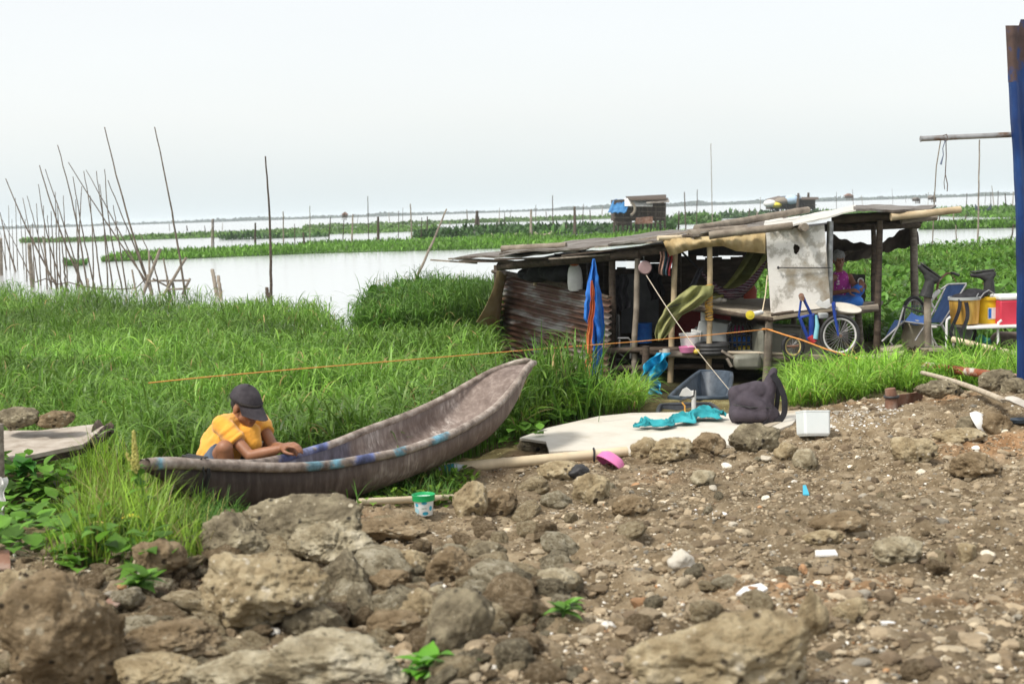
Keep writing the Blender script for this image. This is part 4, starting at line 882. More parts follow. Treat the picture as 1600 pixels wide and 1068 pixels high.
# yellow net and hammock
M['net'] = mat('net', [(.26, .27, .06), (.38, .38, .13)], 7, .8, .3, 40, alpha=.86)
cloth('yellow_net', 'greenish yellow fishing net draped from the hut front', 'net', [P(1168, 392, 20.2), P(1206, 392, 20.2), P(1150, 462, 18.9), P(1068, 470, 18.2)], M['net'], 22, 22, lambda u, v: np.array([.03*math.sin(v*14), -.09*math.sin(v*10+u*4)-.1*math.sin(u*3.1), -.20*math.sin(math.pi*u)*(1-v*.5)+.01*math.sin(v*30)]))
mb = MB(); mb.sheet(rowcloth([(446, 1082, 1116), (462, 1060, 1112), (478, 1042, 1092), (492, 1034, 1066), (508, 1026, 1052), (522, 1023, 1044), (532, 1025, 1036)], 17.95, 44, 20, .045, 2.2), .004); o = mb.build('yellow_net', mat('net_tail', [(.19, .20, .065), (.31, .31, .135)], 7, .8, .3, 40), angle=80); tag(o, 'loose yellow tail of net hanging between two bamboo posts', 'net')
cloth('black_net_strip', 'black cloth strip slung across the yellow net', 'cloth', [P(1090, 420, 18.3), P(1100, 416, 18.3), P(1052, 478, 17.86), P(1040, 482, 17.86)], M['dark_cloth'], 20, 6, lambda u, v: np.array([0, -.02*math.sin(v*9), -.13*math.sin(math.pi*u)]))
t = thing('hammock', 'dark red striped hammock slung inside the hut', 'hammock', P(1150, 445, 19))
M['hammock'] = mat('hammock', [(.05, .03, .04), (.16, .05, .08)], 6, .9, .3, 40, wave=(9, 'Z', 2, (.30, .28, .30), .8))
m1, n1 = 40, 14; G = np.zeros((m1, n1, 3)); A_, B_ = P(1092, 420, 18.9), P(1198, 408, 18.6)
for i in range(m1):
    u = i/(m1-1); wd = .40*math.sin(math.pi*u)**.7+.03
    for j in range(n1):
        v = j/(n1-1)-.5; base = lerp(A_, B_, u)-np.array([0, 0, .34*math.sin(math.pi*u)]); G[i, j] = base+np.array([0, v*wd*.6, -.22*wd*math.cos(v*math.pi)+.04*abs(v)-.10*wd*(.5-v)])
mb = MB(); mb.sheet(G, .004); mb.build('bed', M['hammock'], t)
mb = MB(); mb.tube([A_, A_+np.array([-.25, .2, .28])], .015, 6); mb.tube([B_, B_+np.array([.1, .15, .25])], .015, 6); mb.build('rope', M['dark_cloth'], t)
# guy rope from the hut to the bank
mb = MB(); a, b = P(1010, 430, 18.3), P(1142, 612, 13.2); mb.tube([lerp(a, b, u)-np.array([0, 0, .06*math.sin(math.pi*u)]) for u in np.linspace(0, 1, 24)], np.linspace(.0065, .0035, 24), 6); o = mb.build('guy_rope', mat('rope_pale', [(.35, .31, .24), (.5, .45, .36)], 30, .9)); tag(o, 'pale grey rope stretched from the hut down to the backpack', 'rope')
mb = MB(); mb.tube([P(1199, 430, 17.8), P(1196, 460, 17.7), P(1191, 488, 17.6)], .008, 6); o = mb.build('thin_cord', M['bamboo_pale']); tag(o, 'thin pale cord hanging left of the plaster panel', 'cord')
# orange line across the marsh
mb = MB(); Lp = [(232, 598, 13.1), (330, 588, 13.4), (480, 575, 13.9), (650, 561, 14.8), (820, 547, 15.9), (1000, 533, 16.8), (1120, 522, 17.3), (1199, 514, 17.62)]
pts = [P(*p) for p in Lp]; mb.tube(pts, .006, 6); mb.tube([P(1199, 514, 17.66), P(1226, 523, 17.3), P(1250, 530, 17.2), P(1290, 545, 17.1), P(1350, 563, 16.6), P(1425, 581, 16.1)], .010, 6)
mb.tube([P(1199, 514, 17.75)+np.array([.062*math.cos(a), .062*math.sin(a), .008*math.sin(2*a)]) for a in np.linspace(0, 6.28, 15)[:-1]], .012, 6, closed=True)
o = mb.build('orange_line', mat('orange_line', [(.60, .24, .05), (.70, .32, .10)], 20, .8)); tag(o, 'orange nylon line strung from the grass to the hut post', 'rope')
# yellow cord wrapped on the bamboo post
mb = MB()
for k, z in enumerate(np.linspace(0, .42, 16)):
    c = P(1108, 498, 18.05)+np.array([-.002*k*0, 0, z]); mb.tube([c+np.array([.045*math.cos(a), .045*math.sin(a), .012*math.sin(a+k)]) for a in np.linspace(0, 6.28, 12)[:-1]], .008 if k % 3 else .012, 6, closed=True)
o = mb.build('wrapped_cord', mat('ochre_cord', [(.40, .22, .04), (.55, .33, .07)], 20, .9)); tag(o, 'ochre cord wound round the bamboo post beside the hammock', 'cord')
# spool
t = thing('line_spool', 'yellow fishing line spool on the end of a platform beam', 'spool', P(1172, 492, 17.5))
RX = [[0, 0, 1], [1, 0, 0], [0, 1, 0]]; RY = [[1, 0, 0], [0, 0, -1], [0, 1, 0]]; Ry_ = np.array([[.8, 0, -.6], [.6, 0, .8], [0, 1, 0]]).T @ np.eye(3)
c = P(1172, 492, 17.5)
mb = MB(); mb.lathe(c, [(.001, -.02), (.05, -.02), (.055, -.01), (.055, .01), (.02, .015), (.02, .02), (.001, .02)], 24, R=RY); mb.build('flange', mat('spool_yellow', [(.66, .52, .03), (.72, .6, .06)], 4, .45), t)
mb = MB(); mb.cap(c+np.array([.01, .03, 0]), c+np.array([.16, .12, .02]), .032, .03); mb.build('handle', M['white_paint'], t)
# buckets and boxes on the lower deck
t = thing('white_tub', 'white plastic tub on the lower deck beside the grey box', 'tub', P(1078, 552, 18.15))
mb = MB(); mb.lathe(P(1078, 551, 18.15), [(.001, 0), (.105, 0), (.125, .22), (.135, .225), (.135, .25), (.12, .25), (.10, .02), (.001, .02)], 24); mb.build('shell', M['white_paint'], t)
mb = MB(); mb.lathe(P(1074, 550, 17.95), [(.001, 0), (.09, 0), (.11, .07), (.10, .075), (.085, .01), (.001, .01)], 24); o = mb.build('pink_bowl', mat('pink_bowl', [(.62, .18, .36), (.7, .26, .45)], 4, .4)); tag(o, 'pink bowl standing before the white tub in the hut', 'bowl')
mb = MB(); mb.ell(P(1088, 549, 17.9), (.045, .045, .035)); o = mb.build('yellow_fruit', mat('fruit', [(.6, .42, .05), (.7, .55, .1)], 4, .5)); tag(o, 'small round yellow fruit beside the pink bowl', 'fruit')
mb = MB(); mb.lathe(P(1041, 553, 18.0), [(.001, 0), (.045, 0), (.05, .03), (.048, .07), (.001, .072)], 16); o = mb.build('cream_jar', M['cream_board']); tag(o, 'small cream jar at the edge of the hut deck', 'jar')
M['grey_box'] = mat('grey_box', [(.34, .36, .36), (.44, .46, .46)], 3, .5, .1)
t = thing('grey_cabinet', 'pale grey stepped plastic cabinet on the lower deck', 'cabinet', P(1115, 552, 18.5))
pf = [P(1079, 550, 18.35), P(1081, 515, 18.35), P(1089, 517, 18.35), P(1092, 502, 18.35), P(1098, 500, 18.35), P(1138, 506, 18.35), P(1136, 551, 18.35)]
mb = MB(); mb.prism(list(reversed(pf)), (.12, .5, 0)); mb.build('shell', M['grey_box'], t, smooth=False, bevel=.012)
mb = MB(); mb.prism([P(1078, 550, 18.3), P(1080, 514, 18.3), P(1096, 518, 18.3), P(1093, 551, 18.3)][::-1], (.01, .05, 0)); mb.build('drawer_front', M['white_paint'], t, smooth=False, bevel=.006)
mb = MB(); mb.tube([P(1099, 502, 18.4), P(1099, 478, 18.4)], .035, 14); o = mb.build('white_pipe', M['white_paint']); tag(o, 'short white pipe standing on the grey cabinet', 'pipe')
mb = MB(); mb.lathe(P(1006, 535, 19.5), [(.001, 0), (.11, 0), (.12, .2), (.12, .27), (.001, .27)], 20); o = mb.build('blue_bucket', M['blue_tarp']); tag(o, 'blue bucket deep inside the dark hut', 'bucket')
# folding chair frame in the dark
t = thing('metal_chair', 'dark folding chair with thin metal frame inside the hut', 'chair', P(985, 560, 18.7))
mb = MB(); 
for dy in (0, .4): mb.tube([P(965, 528, 18.5+dy), P(982, 528, 18.5+dy), P(986, 533, 18.5+dy), P(985, 560, 18.5+dy)], .012, 8); mb.tube([P(968, 530, 18.5+dy), P(968, 552, 18.5+dy), P(975, 557, 18.5+dy)], .012, 8)
mb.build('frame', M['steel'], t); mb = MB(); mb.box(P(975, 541, 18.7), (.2, .4, .05)); mb.box(P(966, 515, 18.75), (.03, .4, .42)); mb.build('seat', M['rubber'], t, bevel=.01)
# coiled black hose / tyre, black net bundles, pipes
mb = MB(); c = P(1113, 556, 18.0)+np.array([0, 0, .07])
for k in range(3): mb.tube([c+np.array([.19*math.cos(a), .15*math.sin(a), .045*k-.02]) for a in np.linspace(0, 6.28, 25)[:-1]], .035, 8, closed=True)
o = mb.build('hose_coil', M['rubber']); tag(o, 'black coil of hose on the deck behind the bamboo post', 'hose')
# black lattice crate with clothes
t = thing('crate', 'black plastic crate of coloured things under the sleeping platform', 'crate', P(1160, 548, 18.6))
mb = MB()
for k in range(7): mb.tube([P(1138+k*7, 548, 18.3), P(1136+k*7.6, 522, 18.3), P(1142+k*5, 505, 18.3)], .014, 6)
for y in (548, 535, 524): mb.tube([P(1136, y, 18.29), P(1186, y, 18.29)], .014, 6); mb.tube([P(1136, y, 18.9), P(1186, y, 18.9)], .014, 6)
mb.box(P(1161, 551, 18.6), (.42, .6, .02)); mb.build('frame', M['rubber'], t)
mb = MB(); mb.ell(P(1158, 532, 18.6), (.16, .2, .10)); o = mb.build('blue_bundle', M['trouser']); tag(o, 'dark blue cloth bundle inside the black crate', 'bundle')
mb = MB(); mb.ell(P(1153, 515, 18.5), (.10, .12, .06)); o = mb.build('magenta_bundle', mat('magenta', [(.32, .03, .14), (.42, .06, .2)], 9, .8, .4)); tag(o, 'magenta cloth bundle on top of the black crate', 'bundle')
mb = MB(); mb.ell(P(1165, 545, 18.4), (.14, .1, .05)); o = mb.build('yellow_bundle', mat('yel', [(.4, .32, .03), (.5, .4, .06)], 9, .8, .4)); tag(o, 'yellow cloth at the bottom of the black crate', 'bundle')
# grey armchair seen from the side
M['vinyl'] = mat('vinyl', [(.13, .13, .105), (.19, .19, .155), (.25, .25, .21)], 3, .5, .25, 25, speck=(9, .07, (.32, .31, .27)))
t = thing('old_armchair', 'old olive grey vinyl armchair with thick curved back beside the hut', 'armchair', P(1225, 576, 17.7))
def rslab(a, b, c, d_, y0, y1, name, mm, bev=.04):
    mb = MB(); mb.prism([P(*a, y0), P(*b, y0), P(*c, y0), P(*d_, y0)][::-1], (0, y1-y0, 0)); return mb.build(name, mm, t, bevel=bev)
rslab((1200, 508), (1288, 514), (1292, 578), (1192, 578), 17.85, 18.35, 'back', M['vinyl'], .06)
rslab((1186, 514), (1200, 506), (1203, 578), (1185, 578), 17.8, 18.4, 'front_edge', M['vinyl'], .06)
rslab((1146, 556), (1190, 552), (1190, 578), (1148, 578), 17.7, 18.35, 'seat', M['vinyl'], .05)
mb = MB(); mb.tube([P(1196, 509, 17.88), P(1240, 508, 17.84), P(1288, 514, 17.84), P(1292, 545, 17.84), P(1290, 577, 17.84)], .018, 8); mb.build('piping', mat('pip', [(.10, .10, .085), (.14, .14, .12)], 5, .6), t)
# planks leaning before the armchair
for (a, b, c, d_, D, lb) in [(1128, 548, 1152, 562, 17.8, 'short dark plank propped against the armchair seat'), (1136, 560, 1142, 572, 17.75, 'stub of plank lying under the propped plank')]:
    mb = MB(); mb.beam(P(a, b, D), P(c, d_, D), .12, .03); o = mb.build('plank', M['wood_grey'], smooth=False); tag(o, lb, 'plank')
# small loose wheel hung on the armchair back
def wheel(root, c, R, rimw, tyre_r, nsp, rim_m, axis=RY, sq=1.0, tyre_m='rubber'):
    Rm_ = np.array(axis, float)
    ring = lambda rad_, n_=40: [np.array(c)+Rm_ @ np.array([rad_*math.cos(a)*sq, rad_*math.sin(a), 0]) for a in np.linspace(0, 2*math.pi, n_+1)[:-1]]
    mb = MB(); mb.tube(ring(R-tyre_r), tyre_r, 10, closed=True); mb.build('tyre', M[tyre_m], root)
    mb = MB(); mb.tube(ring(R-2*tyre_r-rimw*.4), rimw, 8, closed=True); mb.build('rim', rim_m, root)
    mb = MB()
    for k in range(nsp):
        a = 2*math.pi*k/nsp; h = .02*(1 if k % 2 else -1); mb.tube([np.array(c)+Rm_ @ np.array([.02*math.cos(a+1.2)*sq, .02*math.sin(a+1.2), h]), np.array(c)+Rm_ @ np.array([(R-2*tyre_r)*math.cos(a)*sq, (R-2*tyre_r)*math.sin(a), 0])], .0028, 5)
    mb.build('spokes', M['steel'], root)
    mb = MB(); mb.tube([np.array(c)+Rm_ @ np.array([0, 0, -.05]), np.array(c)+Rm_ @ np.array([0, 0, .05])], .02, 12); mb.build('hub', M['rusty_brown'], root)
RD = np.array([[.86, 0, .5], [-.5, 0, .86], [0, 1, 0]]) @ np.eye(3)
t = thing('spoked_wheel', 'small spoked wheel with black tyre and yellow rim against the armchair', 'wheel', P(1239, 562, 17.6))
wheel(t, P(1239, 541, 17.62), .168, .012, .026, 20, mat('yellow_rim', [(.52, .40, .08), (.62, .55, .30)], 4, .5), RY, .86)
mb = MB(); mb.tube([P(1230, 541, 17.55), P(1248, 540, 17.5)], .012, 8); mb.build('axle', M['rusty_brown'], t)
# upended bicycle
M['bike_blue'] = mat('bike_blue', [(.015, .045, .26), (.035, .085, .40)], 6, .35, .15)
t = thing('bicycle', 'upended blue bicycle with one whitewalled wheel leaning at the hut', 'bicycle', P(1290, 570, 17.4))
wheel(t, P(1312, 524, 17.4), .262, .014, .024, 28, mat('white_rim', [(.62, .62, .60), (.72, .72, .7)], 5, .4), RY, .96)
fk = [P(1302, 475, 17.33), P(1304, 492, 17.33), P(1310, 524, 17.34)]
mb = MB(); mb.tube(fk, [.020, .018, .012], 8); mb.tube([p+np.array([.04, .13, 0]) for p in fk], [.020, .018, .012], 8); mb.tube([fk[0], fk[0]+np.array([.04, .13, 0])], .024, 8); mb.build('fork', M['bike_blue'], t)
mb = MB()
for a, b, r in [((1252, 466), (1248, 496), .014), ((1256, 468), (1268, 492), .018), ((1256, 464), (1266, 490), .012), ((1250, 496), (1272, 491), .016), ((1250, 497), (1263, 530), .022), ((1268, 491), (1268, 530), .034), ((1276, 493), (1275, 530), .024)]:
    mb.tube([P(*a, 17.42), P(*b, 17.45)], r, 10)
mb.build('frame', M['bike_blue'], t)
mb = MB(); mb.tube([P(1275, 492, 17.40), P(1277, 508, 17.40), P(1274, 529, 17.40)], [.012, .026, .03], 10); mb.build('bottle_holder', mat('cyan_paint', [(.12, .45, .55), (.3, .6, .66)], 4, .4), t)
mb = MB(); mb.tube([P(1265, 525, 17.43), P(1272, 534, 17.43)], [.04, .05], 12); mb.build('red_lug', mat('red_paint', [(.35, .02, .03), (.45, .05, .05)], 4, .5), t)
mb = MB(); mb.tube([P(1253, 466, 17.35), P(1252, 462, 17.62)], .034, 16); mb.build('bottom_bracket', M['rusty_brown'], t)
mb = MB(); mb.tube([P(1276, 535, 17.4), P(1290, 548, 17.38), P(1300, 552, 17.35)], .02, 8); mb.tube([P(1255, 495, 17.45), P(1250, 530, 17.42)], .008, 6); mb.build('chain_stay', M['rubber'], t)
# oval cream board and the torn sheet
mb = MB(); pts = [P(1322, 480, 17.5)+np.array([.19*math.cos(a), .11*math.sin(a), .052*math.sin(a)-.03*math.cos(a)]) for a in np.linspace(0, 6.28, 33)[:-1]]; mb.prism(pts, (0, .004, -.012)); o = mb.build('oval_board', M['cream_board'], smooth=False); tag(o, 'cream oval board lying at the platform edge below the woman', 'board')
mb = MB(); pts = [P(x, y, 17.45) for (x, y) in [(1274, 473), (1280, 467), (1286, 472), (1296, 466), (1298, 478), (1292, 482), (1280, 479)]]; mb.prism(pts[::-1], (0, .02, .0)); o = mb.build('torn_sheet', M['white_paint'], smooth=False); tag(o, 'torn white foam sheet left of the cream oval board', 'foam sheet')
mb = MB(); mb.box(P(1286, 493, 17.6), (.12, .1, .07)); o = mb.build('small_case', M['grey_box'], bevel=.015); tag(o, 'small grey case under the torn white sheet', 'case')
mb = MB(); mb.ell(P(1327, 494, 18.2), (.07, .12, .025)); o = mb.build('sandal', M['white_paint']); tag(o, 'white sandal hanging below the platform under the woman', 'sandal')
# red thing and pebbles behind on the platform
mb = MB(); mb.lathe(P(1172, 466, 19.8), [(.001, 0), (.09, 0), (.10, .12), (.06, .2), (.05, .3), (.001, .3)], 16); o = mb.build('red_jug', mat('redj', [(.40, .06, .03), (.5, .1, .06)], 4, .5)); tag(o, 'orange red jug on the sleeping platform', 'jug')
mb = MB(); mb.ell(P(1118, 468, 18.7), (.09, .08, .045)); mb.ell(P(1130, 469, 18.7), (.05, .05, .03)); o = mb.build('cloth_bundle', M['cream_board']); tag(o, 'small pale cloth bundle on the platform front', 'bundle')
# ------------------------------------------------------------------ right hand deck and its clutter
def G2(px, py): return ground(px, py)
rd = thing('plank_deck', 'rough deck of old planks and logs right of the hut', 'deck', P(1480, 575, 17.6))
def dpart(mb, name, m, **kw): return mb.build(name, m, rd, **kw)
for (q, mm) in [([(1370, 540), (1432, 536), (1450, 546), (1385, 552)], 'wood_pale'), ([(1330, 556), (1420, 545), (1440, 566), (1345, 578)], 'wood_grey'), ([(1440, 540), (1490, 540), (1492, 545), (1438, 544)], 'wood_pale'),
                ([(1490, 548), (1600, 558), (1600, 566), (1480, 553)], 'wood_grey'), ([(1560, 541), (1620, 541), (1620, 552), (1566, 552)], 'white_paint')]:
    mb = MB(); D0 = 17.4; pp = [P(*q[0], D0+1.0), P(*q[1], D0+1.0), P(*q[2], D0), P(*q[3], D0)]; mb.prism(pp[::-1] if True else pp, (0, 0, -.035)); dpart(mb, 'plank', M[mm], smooth=False)
for (a, b, c, d_, D0, D1, r, mm) in [(1340, 568, 1440, 556, 17.3, 17.6, .09, 'wood_grey'), (1330, 582, 1380, 572, 17.2, 17.4, .05, 'rusty_brown'), (1365, 555, 1490, 552, 17.5, 17.5, .05, 'wood_dark'), (1380, 560, 1380, 590, 17.4, 17.4, .05, 'wood_dark'), (1452, 545, 1453, 590, 17.5, 17.5, .05, 'wood_dark'), (1480, 555, 1600, 572, 17.6, 17.2, .05, 'wood_dark'), (1535, 560, 1535, 600, 17.3, 17.3, .06, 'wood_dark'), (1440, 556, 1530, 566, 17.8, 17.5, .05, 'wood_dark')]:
    mb = MB(); bam(mb, P(a, b, D0), P(c, d_, D1), r); dpart(mb, 'log', M[mm])
mb = MB(); bam(mb, P(1449, 464, 17.2), P(1450, 540, 17.2), .045); dpart(mb, 'post', M['bamboo_grey'])
mb = MB(); mb.sheet(quadgrid(P(1412, 540, 17.25), P(1448, 545, 17.15), P(1440, 580, 17.1), P(1405, 572, 17.2), 10, 10, lambda u, v: np.array([.02*math.sin(u*9), -.07*math.sin(v*8+u*4), .02*math.sin(v*13)])), .006); o = mb.build('sack_rag', M['wood_dark']); tag(o, 'dark brown ragged sacking draped over the deck edge', 'rag')
# lounge chair
M['navy'] = mat('navy', [(.008, .025, .075), (.018, .045, .12)], 8, .8, .3, 90)
M['navy_sun'] = mat('navy_seat_sunlit', [(.02, .07, .24), (.04, .11, .32)], 8, .8, .3, 90)  # lighter copy of navy, sunlight on the seat put into the colour
t = thing('lounge_chair', 'navy blue folding lounge chair on the plank deck', 'lounge chair', P(1450, 540, 17.7))
def cl(mm, name, c4, m1=10, n1=8, s_=.04): mb = MB(); mb.sheet(quadgrid(*c4, m1, n1, lambda u, v: np.array([0, 0, -s_*math.sin(math.pi*u)])), .008); mb.build(name, mm, t)
cl(M['navy'], 'backrest', [P(1480, 444, 18.2), P(1510, 443, 17.6), P(1478, 503, 17.5), P(1452, 504, 18.1)])
cl(M['navy_sun'], 'seat', [P(1446, 492, 18.1), P(1444, 506, 17.5), P(1414, 501, 17.5), P(1424, 488, 18.1)], s_=.03)
cl(M['navy'], 'leg_rest', [P(1424, 502, 18.1), P(1414, 502, 17.5), P(1381, 531, 17.5), P(1398, 500, 18.1)], s_=.0)
mb = MB()
for (pts, D) in [([(1412, 480), (1404, 508), (1391, 534), (1394, 538)], 17.45), ([(1510, 444), (1470, 508), (1440, 506), (1412, 502), (1378, 533)], 17.48), ([(1480, 444), (1448, 506)], 18.2), ([(1445, 508), (1430, 532)], 17.5), ([(1445, 508), (1464, 540)], 17.5), ([(1438, 508), (1446, 538)], 18), ([(1510, 443), (1482, 444), (1470, 452)], 17.6)]:
    mb.tube([P(*p, D) for p in pts], .013, 8)
mb.build('frame', M['steel'], t)
mb = MB(); mb.beam(P(1411, 478, 17.45), P(1446, 489, 17.45), .05, .025); mb.build('armrest', M['rubber'], t, bevel=.006)
# rubber boots upside down on posts
def boot(px, py, D, toe_l, tilt, s, label, flex):
    t = thing('rubber_boot', label, 'boot', P(px, py, D), 'rubber boots drying upside down on posts')
    b = P(px, py, D); c_, s_ = math.cos(tilt), math.sin(tilt)
    T = lambda x, y, z: b+np.array([x*c_-z*s_, y, x*s_+z*c_])*s
    sg = toe_l; mb = MB(); ank = T(.0, 0, .20)
    mb.cap(T(0, 0, 0), T(.004, 0, .10), .078*s, .068*s, 14, 4, e0=False); mb.cap(T(.004, 0, .10), ank, .068*s, .058*s, 14, 4)
    F_ = lambda a, y, h: ank+(np.array([-math.cos(flex)*a+math.sin(flex)*h, y/s, math.sin(flex)*a+math.cos(flex)*h]))*s   # foot frame: a towards the toe, h towards the sole
    mb.cap(ank, F_(-.05, 0, .055), .058*s, .046*s, 12); mb.cap(F_(-.045, 0, .062), F_(.06, 0, .055), .046*s, .048*s, 12); mb.cap(ank, F_(.06, 0, .035), .056*s, .050*s, 12); mb.cap(F_(.06, 0, .05), F_(.155, 0, .062), .050*s, .036*s, 12); mb.cap(F_(.155, 0, .062), F_(.205, 0, .068), .037*s, .030*s, 12)
    blob(mb, 'upper', M['rubber'], t, .008, 3)
    mb = MB(); mb.prism([F_(a, y, .102) for (a, y) in [(-.09, 0), (-.075, .035*s), (-.02, .038*s), (.05, .034*s), (.13, .044*s), (.20, .036*s), (.232, 0), (.20, -.036*s), (.13, -.044*s), (.05, -.034*s), (-.02, -.038*s), (-.075, -.035*s)]], F_(0, 0, .016)-F_(0, 0, 0)); mb.build('sole', mat('sole', [(.03, .03, .03), (.06, .06, .06)], 10, .7), t)
    mb = MB(); mb.tube([T(.078*math.cos(a), .072*math.sin(a), .006) for a in np.linspace(0, 6.28, 25)[:-1]], .008*s, 6, closed=True); mb.build('collar', M['rubber'], t)
boot(1446, 464, 17.2, 1, rad(-16), 1.0, 'black rubber boot upside down and tilted on the post beside the lounge chair', rad(38))
boot(1545, 460, 18.0, 1, 0, 1.0, 'black rubber boot upside down behind the yellow buckets', rad(-4))
# bicycle handlebar with basket behind the lounge chair
t = thing('parked_bicycle', 'old bicycle with curved handlebar parked behind the lounge chair', 'bicycle', P(1465, 530, 18.7))
mb = MB(); mb.tube([P(1466, 440, 18.6), P(1471, 434, 18.65), P(1479, 427, 18.7), P(1490, 426, 18.7), P(1497, 430, 18.65)], .014, 8); mb.tube([P(1466, 440, 18.6), P(1464, 452, 18.7), P(1462, 468, 18.8)], .016, 8); mb.tube([P(1486, 427, 18.7), P(1494, 440, 18.6)], .006, 6); mb.build('handlebar', M['rusty_brown'], t)
mb = MB(); mb.cap(P(1487, 426, 18.68), P(1498, 430, 18.62), .017, .017, 10); mb.build('grip', M['rubber'], t)
wheel(t, P(1428, 497, 18.8), .30, .014, .024, 24, M['steel'], RY, .55)
mb = MB()
for k in range(6): mb.tube([P(1424+k*5, 478, 18.5), P(1425+k*4.8, 498, 18.5)], .005, 5)
for y in (478, 485, 492, 498): mb.tube([P(1424, y, 18.5), P(1450, y, 18.5)], .005, 5)
mb.build('basket', mat('basket_green', [(.06, .12, .10), (.10, .17, .15)], 5, .6), t)
mb = MB(); mb.cap(P(1452, 470, 18.7), P(1466, 455, 18.7), .035, .03); mb.tube([P(1453, 470, 18.7), P(1478, 520, 18.8)], .018, 8); mb.build('frame', M['white_paint'], t)
# wire table, buckets, cooler
t = thing('wire_table', 'low white wire table carrying buckets and a cooler', 'table', P(1540, 548, 17.3))
mb = MB(); mb.box((P(1550, 507, 17.5)+P(1560, 507, 17.5))/2+np.array([.12, 0, 0]), (1.15, .7, .035)); mb.build('tabletop', M['white_paint'], t, bevel=.01)
for (a, b, c, d_, D) in [(1479, 505, 1479, 546, 17.2), (1559, 510, 1560, 550, 17.2), (1490, 500, 1490, 540, 17.85), (1606, 512, 1606, 552, 17.2)]:
    mb = MB(); mb.tube([P(a+6, b-10, D), P(a+1, b-6, D), P(a, b, D), P(c, d_, D)], .016, 8); mb.build('leg', M['white_paint'], t)
tb = P(1507, 505, 17.45)
t = thing('dirty_bucket', 'ochre stained bucket with grey rim under the black bag', 'bucket', tb)
mb = MB(); mb.lathe(tb, [(.001, 0), (.165, 0), (.185, .30), (.19, .305), (.175, .305), (.16, .02), (.001, .02)], 28); mb.build('shell', mat('ochre_bucket', [(.30, (.28, .14, .025)), (.5, (.50, .29, .05)), (.65, (.62, .42, .12))], 5, .5, .2, 20, stretch=(2, 2, .4)), t)
mb = MB(); mb.lathe(tb+np.array([0, 0, .295]), [(.178, 0), (.196, 0), (.196, .035), (.178, .035), (.178, 0)], 28); mb.build('rim', M['grey_box'], t)
tb = P(1543, 504, 17.6)
t = thing('yellow_bucket', 'yellow plastic bucket with a blue and white label between ochre bucket and cooler', 'bucket', tb)
mb = MB(); mb.lathe(tb, [(.001, 0), (.16, 0), (.18, .31), (.165, .31), (.155, .02), (.001, .02)], 28); mb.build('shell', mat('yellow_plastic', [(.66, .42, .01), (.76, .54, .03)], 4, .4, speck=(16, .08, (.35, .2, .03))), t)
mb = MB(); mb.lathe(tb+np.array([0, 0, .29]), [(.16, 0), (.195, 0), (.198, .03), (.16, .036)], 28); mb.build('rim', mat('yellow_rim2', [(.62, .40, .02), (.7, .5, .05)], 4, .4), t)
mb = MB()
for i in range(7):
    a0 = -math.pi/2-.10+.13*i-.2; V = [tb+np.array([(.1635+.02*z/.31+.002)*math.cos(a), (.1635+.02*z/.31+.002)*math.sin(a), z]) for z in (.06, .20) for a in (a0, a0+.13)]; mb.add(V, [(0, 1, 3, 2)])
lab = mb.build('label', M['white_paint'], t)
mb = MB()
for i in range(2):
    a0 = -math.pi/2-.26+.10*i; V = [tb+np.array([(.1635+.02*z/.31+.004)*math.cos(a), (.1635+.02*z/.31+.004)*math.sin(a), z]) for z in (.07, .19) for a in (a0, a0+.10)]; mb.add(V, [(0, 1, 3, 2)])
mb.build('label_stripe', M['blue_tarp'], t)
tb = P(1588, 506, 17.45)
t = thing('cooler', 'red cooler box with a white lid at the end of the wire table', 'cooler', tb)
mb = MB(); mb.box(tb+np.array([0, .0, .155]), (.52, .36, .31)); mb.build('box', mat('cooler_red', [(.50, .03, .06), (.58, .05, .085)], 4, .45, .05), t, bevel=.02)
mb = MB(); mb.box(tb+np.array([0, .0, .34]), (.535, .375, .06)); mb.build('lid', M['white_paint'], t, bevel=.02)
t = thing('black_bag', 'limp black shoulder bag lying over the ochre bucket', 'bag', P(1508, 470, 17.5))
mb = MB(); b = P(1508, 467, 17.5)
mb.ell(b+np.array([.04, 0, .03]), (.21, .15, .05)); mb.ell(b+np.array([.10, 0, .08]), (.14, .12, .05)); mb.ell(b+np.array([-.10, -.05, .0]), (.12, .1, .05)); mb.ell(b+np.array([.22, .02, .06]), (.08, .08, .05)); blob(mb, 'body', M['dark_cloth'], t, .02, 4)
def strap(pts, wd, name):
    pts = [np.array(p) for p in pts]; uu = np.linspace(0, 1, 40); k = np.linspace(0, 1, len(pts)); C = np.stack([np.interp(uu, k, [p[j] for p in pts]) for j in range(3)], -1)
    for _ in range(6): C[1:-1] = (C[:-2]+2*C[1:-1]+C[2:])/4
    mb = MB(); G = np.stack([C-np.array([wd/2, 0, 0]), C+np.array([wd/2, 0, 0])], 1); tg = np.gradient(C, axis=0); off = np.stack([tg[:, 2], 0*tg[:, 0], -tg[:, 0]], -1); off /= np.linalg.norm(off, axis=1)[:, None]+1e-9
    G = np.stack([C-off*wd/2, C+off*wd/2+np.array([0, -.01, 0])], 1); mb.sheet(G, .006); mb.build(name, M['dark_cloth'], t)
strap([P(1500, 468, 17.3), P(1499, 485, 17.24), P(1490, 505, 17.2), P(1484, 520, 17.2), P(1490, 529, 17.2), P(1500, 524, 17.2), P(1509, 505, 17.2), P(1513, 490, 17.22), P(1508, 466, 17.3)], .045, 'strap')
strap([P(1520, 510, 17.5), P(1524, 520, 17.5), P(1520, 532, 17.4), P(1508, 536, 17.4), P(1497, 534, 17.3)], .045, 'strap')
mb = MB(); mb.tube([P(1529, 458, 17.4), P(1526, 463, 17.3), P(1531, 466, 17.3), P(1537, 458, 17.4), P(1545, 453, 17.5), P(1553, 459, 17.5)], .008, 6); mb.build('buckle', M['steel'], t)
